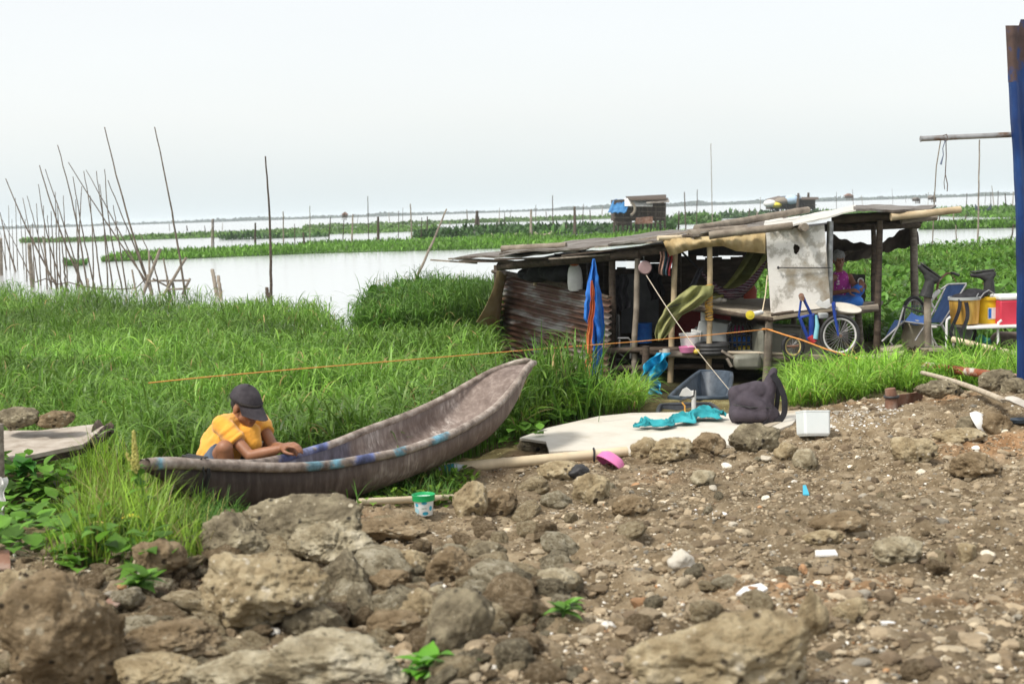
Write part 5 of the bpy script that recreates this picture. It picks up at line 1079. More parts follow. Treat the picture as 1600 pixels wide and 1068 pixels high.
t = thing('grey_pail', 'grey pail on the deck under the wire table', 'pail', P(1506, 536, 17.8))
mb = MB(); mb.lathe(P(1506, 536, 17.8), [(.001, 0), (.10, 0), (.12, .20), (.11, .20), (.09, .02), (.001, .02)], 22); mb.build('shell', mat('pailgrey', [(.14, .16, .17), (.22, .24, .25)], 4, .5), t)
mb = MB(); mb.sheet(quadgrid(P(1525, 528, 18.2), P(1556, 522, 18.2), P(1556, 545, 17.9), P(1520, 545, 17.9), 10, 12, lambda u, v: np.array([0, -.05*math.sin(v*9+u*3), .04*math.sin(v*7+u*5)])), .01); o = mb.build('green_net', mat('green_net', [(.01, .10, .075), (.03, .18, .13)], 12, .9, .5, 60)); tag(o, 'dark green heap of fishing net under the wire table', 'net')
mb = MB(); mb.cap(P(1562, 532, 18), P(1600, 532, 18), .12, .11); o = mb.build('grey_roll', M['canvas']); tag(o, 'rolled grey canvas lying on deck behind the table leg', 'roll')
mb = MB(); mb.lathe(P(1428, 541, 17.8), [(.001, 0), (.14, 0), (.16, .12), (.12, .26), (.10, .32), (.001, .34)], 18, sq=.8); o = mb.build('beige_sack', mat('beige_sack', [(.30, .27, .2), (.42, .38, .3)], 5, .9, .4, 30)); tag(o, 'beige sack slumped under the lounge chair seat', 'sack')
t = thing('plastic_stool', 'small white plastic stool under the lounge chair', 'stool', P(1447, 540, 17.9))
mb = MB(); mb.box(P(1447, 510, 17.9), (.22, .22, .02)); mb.build('seat', M['white_paint'], t, bevel=.005)
for (dx, dy) in ((-9, -.1), (9, -.1), (-8, .1), (8, .1)): mb = MB(); mb.tube([P(1447+dx*.8, 511, 17.9+dy), P(1447+dx*1.2, 540, 17.9+dy)], .014, 8); mb.build('leg', M['white_paint'], t)
mb = MB(); bam(mb, P(1488, 530, 17.0), P(1602, 556, 16.4), .038); o = mb.build('bamboo_pole', M['bamboo_pale']); tag(o, 'pale bamboo pole slanting across the plank deck under the table', 'pole')
# rusty pipe and shovel on the mound, blue post, grey pipe
mb = MB(); a, b = P(1444, 571, 14.2), P(1600, 592, 12.6); mb.tube([lerp(a, b, u) for u in np.linspace(0, 1, 12)], .040, 16); o = mb.build('rusty_pipe', rustmat('rusty_pipe', (.62, .56, .5), (.30, .085, .035), 7, .42, .5, .6, .1, stretch=(1, 1, 1))); tag(o, 'thick rusty white pipe lying on the mound beside the blue post', 'pipe')
t = thing('shovel', 'shovel with wooden handle and pale worn blade lying on the mound', 'shovel', G2(1590, 640))
shA = G2(1562, 632); shB = G2(1626, 664); shA = P(1560, 622, shA[1]-.25); shB = P(1624, 651, shB[1]-.30)
a, b = P(1441, 582, 13.3), lerp(shA, shB, .12); mb = MB(); mb.tube([lerp(a, b, u)+np.array([0, 0, .02*math.sin(3*u)]) for u in np.linspace(0, 1, 14)], np.linspace(.020, .024, 14), 12); mb.build('handle', M['wood_pale'], t)
G = []
for i in range(10):
    u = i/9; c = lerp(shA, shB, u); wd = (.03+.10*sstep(u*2.2)*(1-.35*u**3)); row = []
    for j in range(9): v = j/8*2-1; row.append(c+np.array([.45*v*wd, .9*v*wd, .03*(v*v)*sstep(u*3)+.02*math.sin(u*3)]))
    G.append(row)
mb = MB(); mb.sheet(np.array(G), .005); mb.build('blade', mat('shovel_blade', [(.40, .37, .32), (.60, .56, .50)], 5, .5, .2, 20, metallic=.2), t)
bp0 = G2(1597, 612); DB_ = 11.9
t = thing('blue_post', 'tall dented blue steel post with a rusty top at the right edge', 'post', P(1600, 612, DB_))
M['blue_steel'] = mat('blue_steel', [(.32, (.003, .012, .06)), (.5, (.005, .030, .13)), (.66, (.012, .06, .21))], 2.5, .38, .25, 18, speck=(24, .055, (.5, .5, .5)), speck2=(9, .06, (.12, .07, .04)), stretch=(1, 1, .5))
M['rust_top'] = mat('rust_top', [(.05, .03, .025), (.11, .065, .045), (.17, .11, .08)], 5, .8, .4, 30, speck=(20, .06, (.5, .5, .5)))
edgeL = [(615, 1589.5), (560, 1589), (470, 1589), (370, 1588), (300, 1586), (215, 1581), (150, 1577), (130, 1575.5), (100, 1574.5), (60, 1572.5), (40, 1571.5)]
def postgrid(rows):
    G = []
    for (y, x) in rows:
        row = []
        for j in range(22):
            a = j/21; xo = x+a*62; dd = -.055*math.sin(min(1, a*3.2)*math.pi)-.04*math.sin(a*9)*.5+.05*a+.006*math.sin(y*.05+a*8); row.append(P(xo, y, DB_+dd))
        G.append(row)
    return np.array(G)
ys = np.linspace(618, 128, 40); mb = MB(); mb.sheet(postgrid([(y, np.interp(-y, [-p[0] for p in edgeL], [p[1] for p in edgeL])+.5*math.sin(y*.06)) for y in ys]), .006); mb.build('shaft', M['blue_steel'], t, angle=60)
ys = np.linspace(128.2, 40, 9); g_ = postgrid([(y, np.interp(-y, [-p[0] for p in edgeL], [p[1] for p in edgeL])) for y in ys]); g_[-1, 8:, 2] += .05; g_[-1, :, 2] += .0
mb = MB(); mb.sheet(g_, .006); mb.build('rusty_top', mat('rust_mix', [(.36, (.05, .03, .025)), (.5, (.09, .055, .045)), (.58, (.014, .05, .17))], 3.2, .7, .4, 30, speck=(20, .06, (.5, .5, .5))), t, angle=60)
t = thing('grey_pipe', 'horizontal grey steel pipe jutting from the blue post', 'pipe', P(1510, 215, DB_))
mb = MB(); mb.tube([P(1438, 217, DB_+.05), P(1500, 214, DB_+.05), P(1592, 210, DB_+.05)], .0225, 16); mb.tube([P(1438, 217, DB_+.05), P(1439.5, 217, DB_+.05)], .025, 16); mb.build('tube', rustmat('pipe_grey', (.36, .36, .36), (.16, .09, .05), 5, .52, .62, .45, .5), t)
t = thing('hanging_string', 'frayed grey string tied round the grey pipe', 'string', P(1478, 300, DB_))
mb = MB(); mb.tube([P(1473, 212, DB_), P(1479, 210, DB_-.01), P(1482, 219, DB_-.02), P(1475, 220, DB_)], .005, 6); mb.tube([P(1478, 218, DB_), P(1478.5, 245, DB_), P(1477, 272, DB_), P(1480.5, 288, DB_), P(1480, 299, DB_)], .0042, 6); mb.tube([P(1477, 272, DB_), P(1475, 285, DB_), P(1476, 296, DB_)], .003, 6); mb.build('tail', M['canvas'], t)
mb = MB(); mb.tube([P(1477, 219, DB_-.01), P(1473, 232, DB_-.01), P(1474, 242, DB_-.01), P(1470, 257, DB_-.01)], [.004, .004, .004, .009], 6); mb.build('short_tail', mat('bluegrey', [(.10, .13, .2), (.18, .21, .28)], 8, .9), t)
mb = MB(); mb.tube([P(1470, 218, 30), P(1463, 260, 30), P(1460, 310, 30), P(1457, 380, 30)], .012, 6); o = mb.build('bamboo_switch', M['bamboo_grey']); tag(o, 'thin bent bamboo switch standing in the marsh below the grey pipe', 'pole')

# ------------------------------------------------------------------ boards, tubs, cloths on the bank
bd = [(812, 683), (855, 667), (935, 652), (985, 646), (1075, 644), (1190, 648), (1252, 645), (1238, 660), (1160, 692), (1045, 700), (992, 709), (940, 703), (858, 705), (853, 690)]
def zb(px, py): return .50+.02*math.sin(px*.01)
top_ = [PZ(x, y, zb(x, y)) for (x, y) in bd]
t = thing('board', 'large cream painted board lying flat on the bank under the teal cloth', 'board', np.mean(top_, 0))
cen = np.mean(top_, 0); V = []; Fc = []; nb = len(bd); rings = 5
for r_ in range(rings+1):
    for p in top_: q = lerp(cen, p, max(r_/rings, .001)); V.append((q[0], q[1], q[2]+.012*n2(np.array(q[0]), np.array(q[1]), 2.0, 2, 3)))
n_top = len(V); V += [(v[0], v[1], v[2]-.02) for v in V]
for r_ in range(rings):
    for k in range(nb):
        k2 = (k+1) % nb; f_ = (r_*nb+k, (r_+1)*nb+k, (r_+1)*nb+k2, r_*nb+k2); Fc.append(f_[::-1]); Fc.append(tuple(i+n_top for i in f_))
for k in range(nb): k2 = (k+1) % nb; Fc.append((rings*nb+k, rings*nb+k2, n_top+rings*nb+k2, n_top+rings*nb+k))
mb = MB(); mb.add(V, Fc); mb.build('sheet', M['cream_board'], t, smooth=False)
q = [PZ(1150, 694, .46), PZ(1222, 664, .46), PZ(1252, 646, .46), PZ(1190, 650, .46)]; mb = MB(); mb.prism([p+np.array([0, 0, .035]) for p in q], (0, 0, -.03)); o = mb.build('weathered_plank', M['wood_pale'], smooth=False); tag(o, 'weathered plywood piece under the backpack', 'plank')
q = [PZ(x, y, .44) for (x, y) in [(948, 693), (1003, 680), (1000, 700), (985, 712)]]
mb = MB(); bam(mb, PZ(688, 733, .50), PZ(980, 706, .52), .042, 14, .42); o = mb.build('bamboo_pole', M['bamboo_pale']); tag(o, 'thick pale bamboo pole lying between canoe and cream board', 'pole')
mb = MB(); mb.tube([PZ(928, 710, .52)+np.array([.0, .047*math.cos(a), .047*math.sin(a)]) for a in np.linspace(0, 6.28, 15)[:-1]], .008, 6, closed=True); o = mb.build('wire_tie', M['rubber']); tag(o, 'dark wire tie on the pale bamboo pole beside the pink bowl', 'wire')
g1, g2 = G2(560, 796), G2(708, 792); mb = MB(); bam(mb, g1+np.array([0, .05, .03]), g2+np.array([0, .05, .05]), .022, 12); o = mb.build('bamboo_pole', M['bamboo_pale']); tag(o, 'thin bamboo pole lying behind the green rimmed bucket', 'pole')
# pink upturned bowl
c = G2(956, 728); t = thing('pink_basin', 'pink plastic basin half buried on its side in the rubble', 'basin', c)
Rb = np.array(Matrix.Rotation(rad(38), 3, 'Y') @ Matrix.Rotation(rad(-18), 3, 'X'))
mb = MB(); mb.lathe(c+np.array([0, 0, .03]), [(.112, -.035), (.116, -.03), (.11, -.015), (.10, .02), (.07, .045), (.001, .05)], 30, R=Rb); o_ = mb.build('shell', mat('pink', [(.66, .14, .36), (.74, .22, .46)], 4, .35), t); o_.modifiers.new('s', 'SOLIDIFY').thickness = .004
# white square container
c = G2(1271, 686)+np.array([0, 0, .02]); t = thing('white_container', 'square white plastic container tilted on the rubble', 'container', c)
Rz = np.array(Matrix.Rotation(rad(8), 3, 'Z') @ Matrix.Rotation(rad(-11), 3, 'X') @ Matrix.Rotation(rad(3), 3, 'Y'))
mb = MB(); s = .105
prof = [(.90, 0), (1, .02), (1.03, .185), (1.06, .19), (1.06, .20), (.99, .20), (.95, .03)]
V = []; 
for (k, z) in prof:
    for (x, y) in [(-1, -.85), (-.85, -1), (.85, -1), (1, -.85), (1, .85), (.85, 1), (-.85, 1), (-1, .85)]: V.append(Rz @ np.array([x*s*k, y*s*k, z])+c)
mb.add(V, [(i*8+k, i*8+(k+1) % 8, (i+1)*8+(k+1) % 8, (i+1)*8+k) for i in range(6) for k in range(8)]+[tuple(range(7, -1, -1)), tuple(48+k for k in range(8))])
mb.build('shell', mat('milky', [(.80, .86, .86), (.86, .90, .90)], 3, .35, transl=.2), t, smooth=False)
# green rimmed bucket with label
c = G2(663, 808)+np.array([0, 0, .012]); t = thing('paint_bucket', 'small white bucket with green rim and blue print standing in the rubble', 'bucket', c)
k = 9.3/F*1.0; 
mb = MB(); mb.lathe(c, [(.001, 0), (.048, 0), (.050, .003), (.060, .105), (.0, .105)][:4]+[(.058, .105), (.047, .006), (.001, .006)], 32); mb.build('shell', mat('bucket_white', [(.70, .76, .78), (.80, .83, .84)], 6, .4), t)
mb = MB(); mb.lathe(c+np.array([0, 0, .088]), [(.059, 0), (.067, 0), (.068, .03), (.070, .034), (.066, .036), (.062, .03), (.058, .0)], 32); mb.build('rim', mat('bucket_green', [(.01, .30, .09), (.02, .38, .12)], 4, .35), t)
mb = MB(); mb.lathe(c+np.array([0, 0, .02]), [(.0485, 0), (.0585, .085)][::-1], 32); mb.build('lining', mat('bucket_green_in', [(.01, .24, .07), (.015, .3, .09)], 4, .4), t)
M['print_blue'] = mat('print_blue', [(.05, .36, .52), (.08, .45, .60)], 5, .4); M['print_dark'] = mat('print_dark', [(.02, .22, .34), (.03, .28, .4)], 5, .4)
def patch(aa, z0, z1, w_, name, mm, ov=True):
    mb = MB(); n_ = 14
    pts = []
    for i in range(n_):
        th = 2*math.pi*i/n_; a = aa+w_*math.cos(th); z = (z0+z1)/2+(z1-z0)/2*math.sin(th); rr = .050+.0101*z/.105+.0012; pts.append(c+np.array([rr*math.cos(a), rr*math.sin(a), z]))
    mb.add(pts, [tuple(range(n_))]); mb.build(name, mm, t, smooth=False)
f0 = -math.pi/2
patch(f0+.12, .070, .089, .30, 'print_badge', M['print_blue']); patch(f0+.10, .077, .083, .19, 'print_badge', M['print_dark']); patch(f0+.22, .006, .028, .34, 'print_badge', M['print_dark']); patch(f0-.75, .055, .078, .22, 'print_badge', M['print_blue']); patch(f0-.85, .012, .05, .35, 'print_badge', mat('print_pale', [(.30, .55, .66), (.4, .62, .7)], 5, .4)); patch(f0+.85, .03, .06, .2, 'print_badge', M['print_blue'])
mb = MB()
for i in range(9):
    a = f0-.18+.062*i; z0 = .043; hgt = .010 if i % 3 else .014; rr = .0547; pts = [c+np.array([rr*math.cos(a+da), rr*math.sin(a+da), z0+dz]) for (da, dz) in ((0, 0), (.042, 0), (.034, hgt), (.010, hgt))]; mb.add(pts, [(0, 1, 2, 3)])
mb.build('lettering', mat('print_grey', [(.25, .32, .25), (.32, .38, .32)], 5, .5), t, smooth=False)
# bottle under the canoe
b0 = G2(700, 742); t = thing('bottle', 'clear plastic bottle with blue label lying under the canoe', 'bottle', b0)
RB = np.array(Matrix.Rotation(rad(82), 3, 'Y') @ Matrix.Rotation(0, 3, 'Z'))
mb = MB(); mb.lathe(b0+np.array([-.06, 0, .035]), [(.001, 0), (.03, 0), (.032, .02), (.032, .13), (.014, .16), (.013, .18), (.001, .18)], 18, R=RB); mb.build('shell', mat('clear', [(.35, .4, .42), (.5, .54, .56)], 6, .2), t)
mb = MB(); mb.lathe(b0+np.array([-.06, 0, .035])+RB @ np.array([0, 0, .04]), [(.033, 0), (.0335, .002), (.0335, .07), (.033, .072)], 18, R=RB); mb.build('label', M['print_dark'], t)
# teal cloth on the board
M['teal'] = mat('teal', [(.012, .20, .24), (.03, .31, .35), (.06, .40, .44)], 6, .9, .4, 60)
path = [(995, 667), (1012, 664), (1035, 666), (1058, 659), (1080, 655), (1100, 651), (1130, 652)]; G = []
for i in range(40):
    u = i/39; px = np.interp(u, np.linspace(0, 1, 7), [p[0] for p in path]); py = np.interp(u, np.linspace(0, 1, 7), [p[1] for p in path]); c = PZ(px, py, .515); wd = np.interp(u, [0, .1, .3, .5, .75, 1], [.08, .14, .12, .32, .40, .14]); row = []
    for j in range(22):
        v = j/21-.5; h = .045*abs(math.sin(v*15+u*17+2.5*math.sin(u*14+v*3)))*(1-abs(v)*1.3)+.03*max(0, math.sin(u*16-.6))*(1-4*v*v)+(.07*(1-4*v*v)*math.exp(-((u-.78)/.1)**2)); h += .022*float(vnoise(np.array([u*17, v*9, 3.]), 5))*(1-4*v*v)+.016*float(vnoise(np.array([u*40, v*18, 8.]), 6)); h = max(h, .004); row.append(c+np.array([.2*v*wd+.03*math.sin(u*25+v*6), v*wd*(1+.3*math.sin(u*21)), h]))
    G.append(row)
mb = MB(); mb.sheet(np.array(G), .005); o = mb.build('teal_cloth', M['teal'], angle=80); tag(o, 'crumpled teal cloth lying on the cream board', 'cloth')
# bright blue tarp hung from the deck, lower rows shaped as its water reflection
M['cyan_tarp'] = mat('cyan_tarp', [(.01, .28, .50), (.03, .42, .66)], 7, .35, .4, 30)
G = rowcloth([(551, 1026, 1046), (560, 1013, 1044), (572, 1008, 1038), (584, 1000, 1036), (594, 1000, 1026), (606, 1008, 1032), (618, 1012, 1040), (628, 1016, 1041)], 17.3, 54, 26, .07, 3.1)
for i in range(54): G[i, :, 1] -= 1.2*(i/53)**1.5*0; G[i, :, 0] += .03*np.sin(np.linspace(0, 9, 26)+i*.35)
mb = MB(); mb.sheet(G, .004); o = mb.build('blue_plastic_and_reflection', M['cyan_tarp'], angle=80); tag(o, 'crumpled bright blue plastic sheet at the hut deck, lower half standing for its reflection', 'plastic sheet')
# black tubs
def tub(name, label, pxs, h, rimr, mm, z):
    """pxs: four top corners in the photo; inner hollow with sloping sides"""
    T = [PZ(x, y, z) for (x, y) in pxs]; c = np.mean(T, 0); t = thing(name, label, 'tub', (c[0], c[1], z-h))
    n1 = 6; rim = []
    for k in range(4):
        a, b = T[k], T[(k+1) % 4]
        for i in range(n1): 
            u = i/n1; p = lerp(a, b, u); rim.append(lerp(p, c, .06*(abs(u-.5)*2)**3))
    rim = np.array(rim); low = rim*.80+c*.20; low[:, 2] = z-h; N_ = len(rim)
    inn = rim*.97+c*.03; il = low*.97+c*.03; il[:, 2] = z-h+.02
    mb = MB(); mb.add(np.concatenate([low, rim, inn, il]), [(i+r_*N_, (i+1) % N_+r_*N_, (i+1) % N_+(r_+1)*N_, i+(r_+1)*N_) for r_ in range(3) for i in range(N_)]+[tuple(range(N_-1, -1, -1)), tuple(3*N_+i for i in range(N_))]); mb.build('shell', mm, t)
    mb = MB(); mb.tube(rim, rimr, 8, closed=True); mb.build('rim', mm, t); return t
M['tub_blue'] = mat('tub_blue', [(.015, .025, .04), (.045, .065, .09), (.085, .11, .14)], 5, .45, .3, 20)
tub('black_tub', 'large blue black fishing tub with tall back lying behind the other tub', [(1042, 622), (1093, 579), (1145, 582), (1138, 622)], .34, .022, M['tub_blue'], .46)
tub('black_tub', 'low black plastic tub at the edge of the cream board', [(1026, 648), (1030, 632), (1112, 630), (1132, 650)], .20, .018, M['black_plastic'], .46)
mb = MB(); mb.tube([P(1084, 648, 13.2), P(1084, 610, 13.2)], .022, 12); o = mb.build('white_stick', M['white_paint']); tag(o, 'short white stick standing in the low black tub', 'stick')
mb = MB(); mb.tube([P(1062, 626, 13.2), P(1084, 618, 13.18), P(1085, 608, 13.18)], .008, 6); mb.build('lashing', M['rubber'], o) if False else tag(mb.build('black_wire', M['rubber']), 'black wire lashed to the white stick', 'wire')
mb = MB(); pts = [P(x, y, 13.8) for (x, y) in [(1061, 618), (1066, 608), (1072, 605), (1083, 614), (1080, 620)]]; mb.prism(pts[::-1], (.01, .03, 0)); o = mb.build('white_scrap', M['white_paint'], smooth=False); tag(o, 'white foam scrap lying in the large black tub', 'scrap')
mb = MB(); mb.tube([P(1066, 629, 13.1), P(1070, 634, 13.05), P(1070, 645, 13.0)], .008, 6); o = mb.build('ochre_cord', mat('ochre2', [(.4, .2, .04), (.55, .3, .07)], 20, .9)); tag(o, 'ochre cord hanging over the rim of the low tub', 'cord')
# backpack
M['pack'] = mat('pack', [(.028, .022, .030), (.058, .048, .060), (.075, .062, .078)], 8, .9, .4, 70)
cb = PZ(1182, 662, .47); t = thing('backpack', 'dark purple grey backpack slumped on the board', 'backpack', cb); DBk = cb[1]
mb = MB(); Q_ = lambda x, y, d=0: P(x, y, DBk+d)
mb.cap(Q_(1163, 645), Q_(1185, 646), .135, .15); mb.cap(Q_(1185, 646), Q_(1203, 650), .15, .09); mb.cap(Q_(1185, 640, .02), Q_(1203, 600, .03), .135, .06); mb.cap(Q_(1203, 600, .03), Q_(1209, 579, .03), .06, .034); mb.cap(Q_(1160, 640, .02), Q_(1150, 615, .02), .11, .07); mb.cap(Q_(1151, 613, .02), Q_(1182, 612, .02), .065, .10); mb.cap(Q_(1165, 628, -.05), Q_(1185, 640, -.06), .09, .1)
o = blob(mb, 'body', M['pack'], t, .010, 5); shirt_folds(o)
mb = MB(); mb.cap(Q_(1152, 648, -.12), Q_(1190, 650, -.12), .055, .055); mb.cap(Q_(1154, 640, -.11), Q_(1192, 642, -.12), .04, .04); blob(mb, 'front_pocket', M['pack'], t, .010, 3)
mb = MB(); mb.tube([Q_(1170, 610, -.05), Q_(1168, 625, -.10), Q_(1171, 640, -.14)], .006, 6); mb.tube([Q_(1146, 632, -.10), Q_(1170, 636, -.16), Q_(1205, 637, -.13)], .006, 6); mb.build('zip', M['rubber'], t)
strap([Q_(1206, 584, -.03), Q_(1217, 598, -.04), Q_(1226, 622, -.05), Q_(1226, 645, -.06), Q_(1218, 658, -.07), Q_(1200, 660, -.08)], .05, 'shoulder_strap')
strap([Q_(1203, 588, .05), Q_(1212, 592, .06), Q_(1216, 610, .06), Q_(1213, 640, .05), Q_(1203, 655, .03)], .04, 'shoulder_strap')
strap([Q_(1203, 655, -.10), Q_(1192, 663, -.2), Q_(1187, 666, -.22)], .03, 'strap_end')
# bowl and dish at the right, small litter
c = G2(1532, 668)+np.array([0, 0, .03]); mb = MB(); mb.lathe(c, [(.105, -.02), (.11, -.02), (.10, .02), (.07, .045), (.001, .055)], 28, R=np.array(Matrix.Rotation(rad(55), 3, 'Y') @ Matrix.Rotation(rad(20), 3, 'X'))); o = mb.build('white_bowl', M['white_paint']); tag(o, 'white bowl tipped over among the stones right of centre', 'bowl'); o.modifiers.new('s', 'SOLIDIFY').thickness = .004
c = G2(1594, 664)+np.array([0, 0, .02]); mb = MB(); mb.lathe(c, [(.001, 0), (.07, 0), (.085, .025), (.075, .03), (.001, .02)], 24, sq=.8); o = mb.build('grey_dish', M['tub_blue']); tag(o, 'small blue grey dish lying at the right edge under the shovel', 'dish')
c = G2(1393, 638); t = thing('wooden_stake', 'rotten brown stake with black band and board at the bank edge', 'stake', c)
mb = MB(); mb.tube([c+np.array([0, 0, -.1]), c+np.array([0, 0, .08]), c+np.array([-.01, 0, .17])], [.055, .052, .045], 9); mb.build('stump', M['rusty_brown'], t)
mb = MB(); mb.tube([c+np.array([.058*math.cos(a), .058*math.sin(a), .10]) for a in np.linspace(0, 6.28, 13)[:-1]], .012, 6, closed=True); mb.build('band', M['rubber'], t)
mb = MB(); mb.beam(c+np.array([.05, .02, .04]), P(1440, 624, c[1]+.4), .02, .14); mb.build('side_board', M['rusty_brown'], t)
def litter(px, py, shape, label, mm, cat='litter', grp=None):
    c = G2(px, py); mb = MB(); pts = [c+np.array([x, y, .012+z]) for (x, y, z) in shape]; mb.prism(pts, (0, 0, -.008)); o = mb.build('litter_scrap', mm, smooth=False); tag(o, label, cat, grp)
litter(1172, 928, [(-.06, -.03, 0), (.02, -.05, .0), (.07, .0, .01), (.05, .04, .02), (-.02, .03, .01)], 'bright white scrap left of the blurred stump in front', M['white_paint'])
litter(1290, 870, [(-.05, -.02, 0), (.05, -.02, 0), (.05, .03, .01), (-.04, .03, .01)], 'white scrap lying in the middle of the gravel on the right', M['white_paint'])
litter(1390, 980, [(-.03, -.012, 0), (.03, -.012, 0), (.03, .015, .0), (-.03, .015, .0)], 'small white strip on the reddish patch in front', M['white_paint'])
litter(1258, 775, [(-.02, -.03, 0), (.02, -.03, 0), (.01, .02, .05), (-.01, .02, .05)], 'small pale blue shard standing in the gravel', M['print_blue'])
litter(186, 942, [(-.05, -.1, 0), (.02, -.1, .0), (.06, .06, .02), (.03, .1, .02), (-.03, .02, .01)], 'reddish broken board end between boulders on the left', M['rusty_brown'], 'board')
litter(2, 888, [(-.1, -.03, 0), (.06, -.05, .0), (.02, .06, .06), (-.1, .05, .06)], 'reddish plank end at the left edge above the tan boulder', M['rusty_brown'], 'board')
# grey straw tuft, slab on the left with its post and net
sp = [(-60, 700), (-30, 672), (60, 672), (150, 662), (176, 668), (128, 694), (40, 712), (-60, 722)]
tp = [P(x, y, np.interp(y, [660, 725], [11.2, 9.7])) for (x, y) in sp]
t = thing('slab', 'cracked pale plywood slab with frayed edge resting on stones at the left', 'slab', np.mean(tp, 0))
mb = MB(); mb.prism([p for p in tp][::1], (0, 0, -.03)); mb.build('top', mat('slab_top', [(.24, .195, .15), (.38, .335, .28), (.48, .44, .38)], 6, .8, .3, 30), t, smooth=False)
mb = MB()
for k in range(3): mb.prism([lerp(np.mean(tp, 0), p, .985-.02*k+.02*math.sin(i*5+k))-np.array([0, 0, .034+.017*k]) for i, p in enumerate(tp)], (0, 0, -.012))
mb.build('layers', M['wood_dark'], t, smooth=False)
mb = MB(); mb.sheet(quadgrid(tp[3]+np.array([.0, 0, .01]), tp[4]+np.array([0.01, 0, .01]), tp[4]+np.array([.02, -.05, -.03]), tp[5]+np.array([.02, 0, -.03]), 8, 8, lambda u, v: np.array([0, 0, .03*math.sin(v*9+u*7)])), .008); mb.build('frayed_edge', M['wood_dark'], t)
c = G2(92, 756); mb = MB(); mb.box(c+np.array([0, 0, .035]), (.17, .10, .10), np.array(Matrix.Rotation(rad(6), 3, 'Z') @ Matrix.Rotation(rad(5), 3, 'Y'))); o = mb.build('pale_block', mat('pale_block', [(.28, .265, .23), (.40, .38, .34)], 5, .8, .3), smooth=False, bevel=.008); tag(o, 'small pale concrete block beneath the left slab', 'block')
t = thing('wooden_post', 'brown wooden post with white netting at the left picture edge', 'post', ground(0, 810))
mb = MB(); mb.tube([P(-3, 820, 8.2), P(-2, 740, 8.2), P(-3, 662, 8.2)], [.035, .033, .030], 10); mb.build('stake', M['wood_grey'], t)
mb = MB(); mb.sheet(quadgrid(P(-8, 745, 8.1), P(9, 746, 8.1), P(7, 808, 8.05), P(-8, 814, 8.05), 14, 8, lambda u, v: np.array([.01*math.sin(u*13), -.02*math.sin(v*11+u*5), 0])), .004); mb.build('netting', M['white_paint'], t)
# ------------------------------------------------------------------ boulders
import bmesh
def ico(sub):
    bm = bmesh.new(); bmesh.ops.create_icosphere(bm, subdivisions=sub, radius=1); V = np.array([v.co[:] for v in bm.verts]); Fc = np.array([[v.index for v in f.verts] for f in bm.faces]); bm.free(); return V, Fc
ICO = {s: ico(s) for s in (1, 2, 3, 4, 5, 6)}
def rockverts(sub, seed, rough=1.0, cuts=13, flat=0.0):
    V, Fc = ICO[sub]; g = np.random.default_rng(seed)
    N = g.normal(size=(cuts, 3)); N /= np.linalg.norm(N, axis=1)[:, None]; dd = g.uniform(.62, .95, cuts)
    if flat: N[0] = (g.normal(0, .12), g.normal(0, .12), 1); N[0] /= np.linalg.norm(N[0]); dd[0] = 1-flat
    c = V @ N.T; r = np.where(c > .05, dd[None]/np.maximum(c, .05), 9); k = 14.0
    r = np.minimum(r, 1.15); rr = (np.mean(np.concatenate([r, np.full((len(V), 1), 1.08)], 1)**(-k), 1)*(cuts+1))**(-1/k)
    q = V*rr[:, None]
    n_ = .13*fbm(q*1.6+seed, 3, seed % 50)+.07*fbm(q*5+seed, 3, seed % 37)*rough
    if sub >= 4: n_ = n_+.034*rough*fbm(q*13+seed, 3, 3)-.07*rough*np.clip(fbm(q*7+seed*2, 3, 9)-.4, 0, 1)+.016*rough*fbm(q*38, 2, 4)
    return V*(rr+n_)[:, None], Fc
